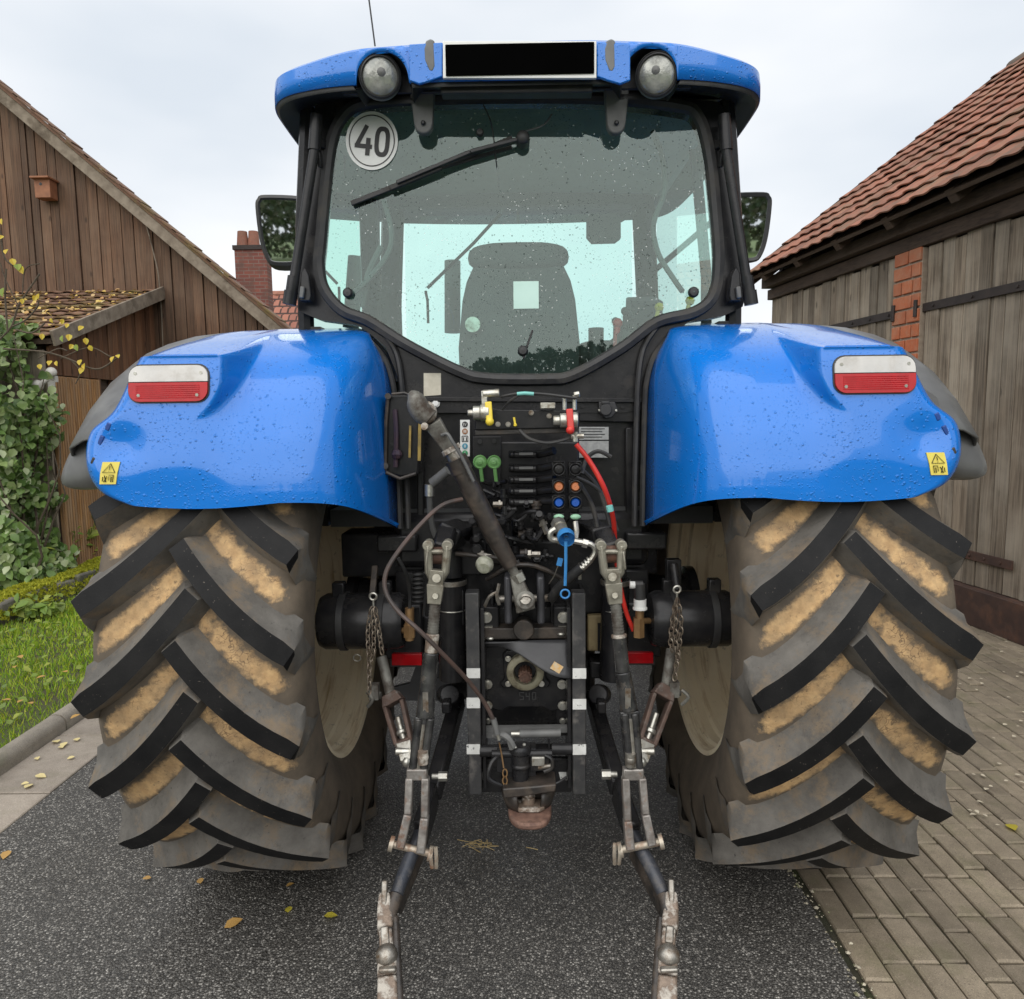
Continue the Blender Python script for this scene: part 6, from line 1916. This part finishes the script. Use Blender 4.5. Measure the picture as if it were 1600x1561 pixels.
b = MB(); b.tube([W(617, 640, 2.39), W(619, 680, 2.385), W(618, 730, 2.38)], .008, 7, sm=4); b.sph(W(620, 710, 2.38), .018, 8); part('hanging_strap', b, M('dark_violet', (.03, .02, .04), (.05, .025, .03), 30, .7), rk)
b = MB(); bolt(b, W(681, 630, 2.56), .011); part('panel_bolt', b, WHITE, bk_)
b = MB(); b.cyl(W(675, 755, 2.4), W(700, 735, 2.38), .016); b.cyl(W(671, 757, 2.4), W(671, 775, 2.4), .016, mi=1); b.cyl(W(671, 775, 2.4), W(672, 800, 2.42), .010); b.tube([W(672, 800, 2.42), W(676, 825, 2.44), W(686, 850, 2.46)], .010, 8, sm=3); part('filter_stub', b, [GREYP, ZINC])

# ---- air reservoirs
for a0_, a1_, c, y_ in ((496, 640, 970, 2.42), (1008, 1150, 966, 2.42)):
    p0, p1 = W(a0_, c, y_), W(a1_, c, y_)
    p0.z = p1.z = (p0.z+p1.z)/2
    r = .094
    d = (p1-p0); l = d.length
    b = MB(); b.lathe([(.001, 0), (.05, .004), (r*.9, .016), (r, .035), (r, l-.035), (r*.9, l-.016), (.05, l-.004), (.001, l)], p0, d, 32); tk = part('air_tank', b, BLACK)
    for f in (.3, .72):
        b = MB(); b.lathe([(r+.002, l*f-.012), (r+.005, l*f-.01), (r+.005, l*f+.01), (r+.002, l*f+.012)], p0, d, 32); part('tank_strap', b, BLACKP, tk)
    for f in (.25, .75):
        b = MB(); b.box(lerp(p0, p1, f)+V((0, 0, .11)), (.04, .04, .05)); part('tank_bracket', b, BLACK, tk, .004)
b = MB(); b.cyl(W(640, 950, 2.33), W(640, 1000, 2.33), .015, n=12); b.cyl(W(640, 975, 2.33), W(640, 995, 2.33), .020, n=6); b.cyl(W(625, 985, 2.36), W(640, 985, 2.33), .010); part('drain_valve', b, BRASS)
b = MB(); b.cyl(W(1000, 950, 2.33), W(998, 990, 2.33), .014, n=12); b.cyl(W(998, 965, 2.33), W(998, 995, 2.33), .019, n=6); b.cyl(W(1000, 970, 2.33), W(1014, 970, 2.36), .010); part('drain_valve', b, BRASS)
b = MB(); b.cyl(W(1000, 950, 2.31), W(1000, 936, 2.31), .020, n=18); b.cyl(W(1000, 952, 2.31), W(1000, 949, 2.31), .023, n=18); b.cyl(W(984, 914, 2.31), W(994, 914, 2.31), .012); part('valve_body', b, WHITE)
b = MB(); b.cyl(W(1000, 936, 2.31), W(999, 912, 2.31), .018, n=14); b.cyl(W(992, 914, 2.31), W(1004, 914, 2.31), .014); part('valve_cap', b, BLACKP)
b = MB(); b.prism([W(a, c, 2.42) for a, c in ((1042, 875), (1065, 875), (1065, 915), (1042, 915))], V((0, .04, 0))); b.cyl(W(1052, 880, 2.38), W(1058, 922, 2.36), .014); part('hanger', b, BLACK, bevel=.003)
b = MB(); b.bar(W(586, 885, 2.42), W(582, 930, 2.36), .02, .02); part('hanger', b, GREASY, bevel=.003)
# lamps behind the hitch
for a, c, a2, c2 in ((612, 1022, 659, 1040), (979, 1020, 1021, 1037)):
    b = flat([(a, c), (a2, c), (a2, c2), (a, c2)], 2.50, .02); lm = part('red_reflector', b, REDL, bevel=.002)
    b = flat([(a-2, c-2), (a2+2, c-2), (a2+2, c2+2), (a-2, c2+2)], 2.522, .01); part('reflector_holder', b, BLACKP, lm)
b = MB(); b.prism([W(a, c, 2.46) for a, c in ((918, 962), (953, 960), (953, 1018), (918, 1018))], V((0, .1, 0))); bx_ = part('beige_housing', b, BEIGE, bevel=.006)
part('housing_slot', flat([(934, 974), (947, 974), (946, 1018), (934, 1018)], 2.452, .007), BLACK, bx_)
b = MB(); b.lathe([(.001, -.02), (.02, -.018), (.028, -.006), (.030, .0), (.028, .012)], W(757, 883, 2.32), V((.15, 1, .5)), 20); part('sight_glass', b, M('milky_cap', (.62, .62, .52), (.35, .36, .25), 40, .25))
for a in (706, 962):
    b = MB()
    p0, p1 = W(a, 905, 2.42), W(a+(2 if a < 800 else -4), 1060, 2.42)
    b.cyl(p0, p1, .047, n=22); b.cyl(p0+V((0, 0, .01)), p0+V((0, 0, .10)), .036, n=18, mi=0); cy = part('lift_cylinder', b, BLACK)
    b = MB(); b.lathe([(.0475, .0), (.0505, -.002), (.0505, -.016), (.0475, -.018)], p0, (0, 0, 1), 22); part('cylinder_ring', b, STEEL, cy)
    b = MB(); b.lathe([(.0478, 0), (.0488, -.002), (.0478, -.004)], p0+V((0, 0, -.10)), (0, 0, 1), 22); part('cylinder_clip', b, ZINC, cy)
for sg, a in ((-1, 697), (1, 940)):
    b = MB(); b.cyl(W(a, 1085, 2.50), W(a-sg*6, 1085, 2.42), .035, n=18); b.box(W(a, 1040, 2.5), (.09, .1, .06)); b.box(W(a-sg*2, 1098, 2.42), (.03, .10, .04)); part('link_bracket', b, BLACK, bevel=.006)

# ---- lift arms, lift rods, lower links, stabilisers (left then right)
def side(sg):
    R_ = sg > 0
    def q(l, r, y):                     # pixel given for the left and the right side
        a = r if R_ else l
        return W(a[0], a[1], y)
    arm = MB()
    s0, s1, s2 = q((722, 830), (915, 828), 2.50), q((698, 838), (945, 840), 2.30), q((690, 862), (956, 862), 2.17)
    arm.bar(s0, s1, .07, .075, 0, (0, -1, 0)); arm.bar(s1, s2, .06, .07, 0, (0, -1, 0), w2=.05, h2=.055)
    la = part('lift_arm', arm, BLACK, bevel=.008)
    b = MB(); b.cyl(q((676, 868), (968, 866), 2.15), q((702, 868), (941, 866), 2.15), .026, n=16); part('arm_eye', b, RUST, la)
    rod = empty('lift_rod', q((652, 1330), (990, 1320), 2.05), tractor)
    # forged clevis
    b = MB()
    for e in (-1, 1):
        top = q((684+e*15, 852), (955+e*16, 852), 2.12); mid = q((683+e*13, 893), (957+e*13, 893), 2.12); low = q((682+e*4, 908), (957+e*4, 906), 2.12)
        b.tube([top, lerp(top, mid, .5), mid, low], [.014, .013, .013, .013], 8)
        b.cyl(top+V((-.013*e*0, -.012, .0)), top+V((0, .03, 0)), .016, n=12)
    b.bar(q((683, 890), (957, 888), 2.12), q((681, 915), (958, 912), 2.12), .038, .03, 0, (0, -1, 0), w2=.046)
    b.bar(q((681, 912), (958, 910), 2.12), q((679, 942), (961, 942), 2.12), .050, .036, 0, (0, -1, 0), w2=.040)
    b.cyl(q((682, 904), (957, 902), 2.10), q((682, 904), (957, 902), 2.09), .014, n=12); b.cyl(q((680, 932), (961, 931), 2.10), q((680, 932), (961, 931), 2.088), .010, n=10)
    b.cyl(q((664, 862), (936, 862), 2.12), q((704, 862), (977, 862), 2.12), .008, n=8); b.tube([q((668, 862), (974, 862), 2.09), q((666, 880), (976, 880), 2.09), q((667, 897), (977, 890), 2.09)], .004, 6)
    part('clevis', b, M('forged%d' % sg, (.34, .32, .26), (.22, .205, .165), 22, .42, .55, .25, 90, dirt=(.11, .08, .05), dscale=20, dlo=.52, dhi=.7), rod, .003)
    b = MB(); b.cyl(q((680, 940), (962, 940), 2.12), q((676, 996), (967, 996), 2.115), .0155, n=16)
    for k in range(10):
        f = k/10
        c_ = lerp(q((680, 945), (962, 945), 2.12), q((676, 990), (967, 990), 2.115), f); d = (q((676, 996), (967, 996), 2.115)-q((680, 940), (962, 940), 2.12)).normalized()
        b.cyl(c_, c_+d*.004, .0168, n=16)
    part('screw', b, CASTG, rod)
    b = MB()
    j0, j1, j2, j3 = q((676, 990), (967, 992), 2.115), q((671, 1050), (973, 1050), 2.105), q((664, 1120), (983, 1110), 2.09), q((654, 1205), (991, 1205), 2.07)
    if R_:
        b.cyl(lerp(j0, j1, -.02), lerp(j0, j1, .08), .023, n=16, mi=1); b.cyl(lerp(j0, j1, .05), j1, .021, n=18); b.cyl(j1, j2, .024, .026, n=18)
        b.bar(j2, j3, .056, .03, 0, (0, -1, 0), w2=.050); b.cyl(lerp(j2, j3, .02)+V((-.015, -.012, 0)), j3+V((-.012, -.012, 0)), .012, n=10); b.cyl(lerp(j2, j3, .02)+V((.014, -.012, 0)), j3+V((.014, -.012, 0)), .012, n=10)
    else:
        b.cyl(j0, lerp(j0, j1, .5), .020, .019, n=16, mi=1); b.cyl(lerp(j0, j1, .5), j2, .022, .027, n=18)
        b.bar(j2, j3, .056, .03, 0, (0, -1, 0), w2=.052); b.cyl(j2+V((-.017, -.012, 0)), j3+V((-.016, -.012, 0)), .013, n=10); b.cyl(j2+V((.017, -.012, 0)), j3+V((.015, -.012, 0)), .012, n=10)
    part('rod_body', b, [M('rod_black%d' % sg, (.03, .03, .032), (.10, .098, .095), 22, .24, .5, dirt=(.14, .11, .08), dscale=20, dlo=.56, dhi=.75), RUSTL], rod, .003)
    b = MB(); b.cyl(lerp(j2, j3, .1)+V((0, -.016, 0)), lerp(j2, j3, .9)+V((0, -.016, 0)), .006, n=8); b.box(lerp(j1, j2, .6)+V((0, -.026, 0)), (.016, .006, .06)); part('slide_bar', b, STEEL, rod)
    b = MB(); c_ = q((661, 1183), (985, 1187), 2.055); b.cyl(c_+V((0, 0, .02)), c_-V((0, 0, .02)), .015, n=14); b.sph(c_, .017, 12, 0, (1, 1, 1.2)); part('grease_ball', b, STEEL if R_ else RUSTL, rod)
    # fork round the lower link
    b = MB()
    top = q((652, 1208), (989, 1208), 2.06)
    b.bar(top+V((-.03, 0, 0)), top+V((.03, 0, 0)), .03, .035, 0)
    fk = ((640, 665), (977, 1003))[1 if R_ else 0]
    ends = []
    for e in (0, 1):
        u0 = W(fk[e], 1214, 2.06); 
        u1 = q(((638, 1270), (664, 1275))[e], ((980, 1280), (1008, 1270))[e], 2.045); u2 = q(((626, 1322), (658, 1330))[e], ((984, 1325), (1018, 1318))[e], 2.03)
        b.bar(u0, u1, .022, .035, 0, (0, -1, 0)); b.bar(u1, u2, .024, .045, 0, (0, -1, 0), w2=.026)
        ends.append(u2)
    fkm = part('fork', b, M('forkiron%d' % sg, (.34, .32, .295), (.17, .15, .135), 26, .42, .5, .45, 80, dirt=(.20, .115, .075), dscale=24, dlo=.54, dhi=.68), rod, .004)
    b = MB(); d = (ends[1]-ends[0]).normalized()
    b.cyl(ends[0]-d*.03, ends[1]+d*.03, .011, n=12); b.cyl(ends[0]-d*.034, ends[0]-d*.022, .022, n=14); b.cyl(ends[1]+d*.022, ends[1]+d*.034, .022, n=14)
    o_ = ends[1]+d*.04 if not R_ else ends[0]-d*.04
    for e in (-1, 1): b.tube([o_+V((.006*e, -.01, .03)), o_+V((.008*e, -.016, .0)), o_+V((.006*e, -.01, -.035))], .006, 6, sm=3)
    part('fork_pin', b, M('pin_pale%d' % sg, (.46, .41, .33), (.33, .27, .21), 40, .45, .5, dirt=(.28, .16, .1), dscale=20), rod)
    # lower link
    lk = empty('lower_link', q((612, 1500), (1040, 1500), 1.82), tractor)
    l0, l1, l2, l3 = q((716, 1092), (925, 1088), 2.62), q((676, 1240), (966, 1232), 2.25), q((656, 1305), (990, 1305), 2.09), q((619, 1398), (1038, 1398), 1.93)
    b = MB(); b.bar(l0, l1, .05, .07, 0, (0, 0, 1)); b.bar(l1, l2, .038, .10, 0, (0, 0, 1)); part('link_bar', b, BLACK, lk, .008)
    b = MB(); b.tube([q((664, 1258), (986, 1262), 2.16), l2, lerp(l2, l3, .5)+V((0, 0, .005)), l3], [.020, .022, .021, .019], 12); b.bar(l2-V((0, 0, .04)), l3-V((0, 0, .035)), .016, .08, 1, (0, 0, 1)); part('link_rod', b, [M('link_dark%d' % sg, (.035, .04, .052), (.06, .062, .07), 14, .4, .3, .2, 60, dirt=(.13, .12, .11), dscale=18, dlo=.55, dhi=.75), GREASY], lk, .004)
    b = MB(); c_ = q((692, 1213), (947, 1210), 2.2); b.cyl(c_+V((-.014, 0, 0)), c_+V((.014, 0, 0)), .015, n=6); b.cyl(c_+V((.034*sg, 0, 0)), c_, .009, n=10); part('link_bolt', b, ZINC, lk)
    # hook end
    b = MB(); b.tube([l3, lerp(l3, q((604, 1440), (1046, 1440), 1.875), .6), q((605, 1462), (1045, 1460), 1.85)], [.020, .021, .022], 10); part('hook_neck', b, GREASY, lk)
    b = MB()
    h = [q((602, 1396), (1048, 1394), 1.93), q((601, 1425), (1049, 1425), 1.90), q((602, 1455), (1046, 1455), 1.855), q((604, 1485), (1044, 1482), 1.82), q((606, 1500), (1043, 1500), 1.80), q((605, 1530), (1043, 1530), 1.755), q((606, 1575), (1042, 1575), 1.70)]
    for p, r_, w1, w2 in zip(h[:-1], h[1:], (.030, .040, .034, .030, .050, .048), (.038, .042, .036, .034, .050, .052)):
        b.bar(p, r_, w1, .055, 0, (0, 0, 1), w2=w2)
    part('hook', b, RUSTL, lk, .006)
    b = MB(); b.bar(h[1]+V((sg*-.028, 0, -.03)), h[-1]+V((sg*-.030, 0, -.03)), .022, .09, 0, (0, 0, 1)); part('hook_side', b, GREASY, lk, .008)
    b = MB(); b.sph(h[4]+V((0, -.01, .02)), .030, 16, 0, (1, 1, 1)); part('link_ball', b, STEEL, lk); b = MB(); b.bar(h[0]+V((0, 0, .04)), h[1]+V((0, 0, .02)), .016, .028, 0, (0, 0, 1)); part('hook_latch', b, STEEL, lk, .004); b = MB(); b.bar(h[2]+V((0, -.01, .02)), h[3]+V((0, -.01, .02)), .022, .02, 0, (0, 0, 1)); part('hook_latch', b, STEEL, lk, .004); b = MB(); b.bar(h[5]+V((-.02, -.005, .03)), h[5]+V((.025, -.005, .032)), .016, .012, 0, (0, 0, 1)); part('hook_latch', b, STEEL, lk, .004)
    # stabiliser
    sb_ = empty('stabiliser', q((615, 1110), (1030, 1110), 2.25), tractor)
    t0, t1, t2, t3, t4 = q((596, 1026), (1049, 1014), 2.36), q((610, 1084), (1041, 1072), 2.32), q((616, 1100), (1034, 1090), 2.30), q((632, 1160), (1010, 1160), 2.22), q((636, 1190), (1002, 1190), 2.18)
    b = MB(); b.cyl(t0, t1, .017, n=14); part('stabiliser_tube', b, CASTG, sb_)
    dd = (t3-t2).normalized(); sx = dd.cross(V((0, -1, 0))).normalized()
    b = MB()
    b.bar(t1, t2, .05, .04, 0, (0, -1, 0), w2=.075)
    for e in (-1, 1): b.bar(t2+sx*e*.030, t3+sx*e*.024, .014, .034, 0, (0, -1, 0))
    b.bar(t3-dd*.005+sx*.03, t3-dd*.005-sx*.03, .02, .03, 0, (0, -1, 0))
    part('stabiliser_frame', b, M('frame_rust%d' % sg, (.14, .09, .07), (.08, .055, .045), 22, .6, .3, .3, 80, dirt=(.22, .2, .18), dscale=24, dlo=.55, dhi=.7), sb_, .004)
    b = MB(); b.cyl(lerp(t2, t3, .35), t3, .010, n=12); b.cyl(lerp(t2, t3, .7), lerp(t2, t3, .8), .018, n=12); b.bar(t3, t4, .05, .03, 0, (0, -1, 0), w2=.035); b.cyl(lerp(t3, t4, .4)+V((-.03, -.01, 0)), lerp(t3, t4, .4)+V((.03, -.01, 0)), .012, n=10); b.sph(t4, .018, 12); part('stabiliser_end', b, ZINC, sb_, .003)
    b = MB(); c_ = q((577, 1085), (1062, 1082), 2.33); b.cyl(c_, c_+V((sg*-.04, -.01, 0)), .012, n=10); b.tube([c_+V((0, -.03, .02)), c_+V((.02, -.04, .0)), c_+V((0, -.03, -.03))], .006, 6, sm=3); b.box(q((585, 1080), (1053, 1076), 2.31), (.03, .03, .05)); part('stabiliser_pin', b, CASTG, sb_)
    # chains hanging from an eye bolt
    ey = q((583, 932), (1058, 921), 2.30)
    b = MB(); b.lathe([(.011+.004*math.cos(t), .004*math.sin(t)) for t in [2*PI*k/8 for k in range(8)]], ey, (0, 1, 0), 18, closed=True); b.cyl(ey-V((0, 0, .012)), ey-V((0, 0, .035)), .004); part('eye_bolt', b, ZINC)
    if not R_: runs = [[(582, 945), (575, 985), (577, 1040), (577, 1082)], [(583, 948), (584, 985), (583, 1020), (577, 1036)], [(585, 946), (592, 985), (597, 1020)]]
    else: runs = [[(1058, 932), (1051, 970), (1048, 1000), (1050, 1016)], [(1058, 932), (1064, 975), (1058, 1030), (1054, 1060)], [(1056, 935), (1055, 970), (1056, 1010), (1060, 1030)]]
    for rn_ in runs:
        pts = catmull([W(a, c, 2.29) for a, c in rn_], 12)
        b = MB(); acc = 0; last = pts[0]; k = 0; step = .019
        for p, p2 in zip(pts[:-1], pts[1:]):
            seg_ = (p2-p).length; acc += seg_
            while acc >= step:
                acc -= step; cpt = p2-(p2-p).normalized()*acc; d = (p2-p).normalized()
                a_ = d.cross(V((0, 1, 0))).normalized()
                a_ = Matrix.Rotation(rad(35 if k % 2 else -50), 3, d) @ a_
                b.tube([cpt+d*.014*math.cos(t)+a_*.0075*math.sin(t) for t in [2*PI*i/10 for i in range(11)]], .0024, 5, cap=False); k += 1
        part('chain', b, CHAINM)
side(-1); side(1)
b = MB(); b.lathe([(.012+.0018*math.cos(t), .0018*math.sin(t)) for t in [2*PI*k/6 for k in range(6)]], W(558, 1028, 2.33), (0, 1, .2), 18, closed=True); part('split_ring', b, ZINC)
# long brown control cable in a loop
b = MB(); b.tube([W(722, 780, 2.20), W(690, 790, 2.16), W(655, 822, 2.12), W(622, 862, 2.09), (W(603, 895, 2.07)), W(603, 925, 2.06), W(622, 955, 2.05), W(655, 985, 2.04), W(690, 1020, 2.06), W(730, 1062, 2.12), W(757, 1098, 2.16), W(771, 1125, 2.17)], .0068, 8, sm=6); part('control_cable', b, PIPE)
b = MB(); b.cyl(W(771, 1123, 2.17), W(777, 1147, 2.17), .009, .010, n=12); b.cyl(W(777, 1147, 2.17), W(780, 1156, 2.17), .006, mi=1); part('cable_end', b, [GREYP, ZINC])
b = MB(); b.tube([W(622, 872, 2.25), W(634, 895, 2.27), W(640, 925, 2.32), W(640, 950, 2.33)], .006, 7, sm=4); part('air_line', b, RUBBER)
b = MB()
for k in range(7): b.lathe([(.018, 0), (.022, .004), (.018, .008)], W(653, 895+k*7, 2.42), (0, 0, -1), 14)
part('bellows', b, RUBBER)
b = MB(); b.tube([W(668, 910, 2.2), W(664, 940, 2.2), W(662, 962, 2.2), W(668, 966, 2.2)], .005, 7); part('rod_handle', b, BLACK)
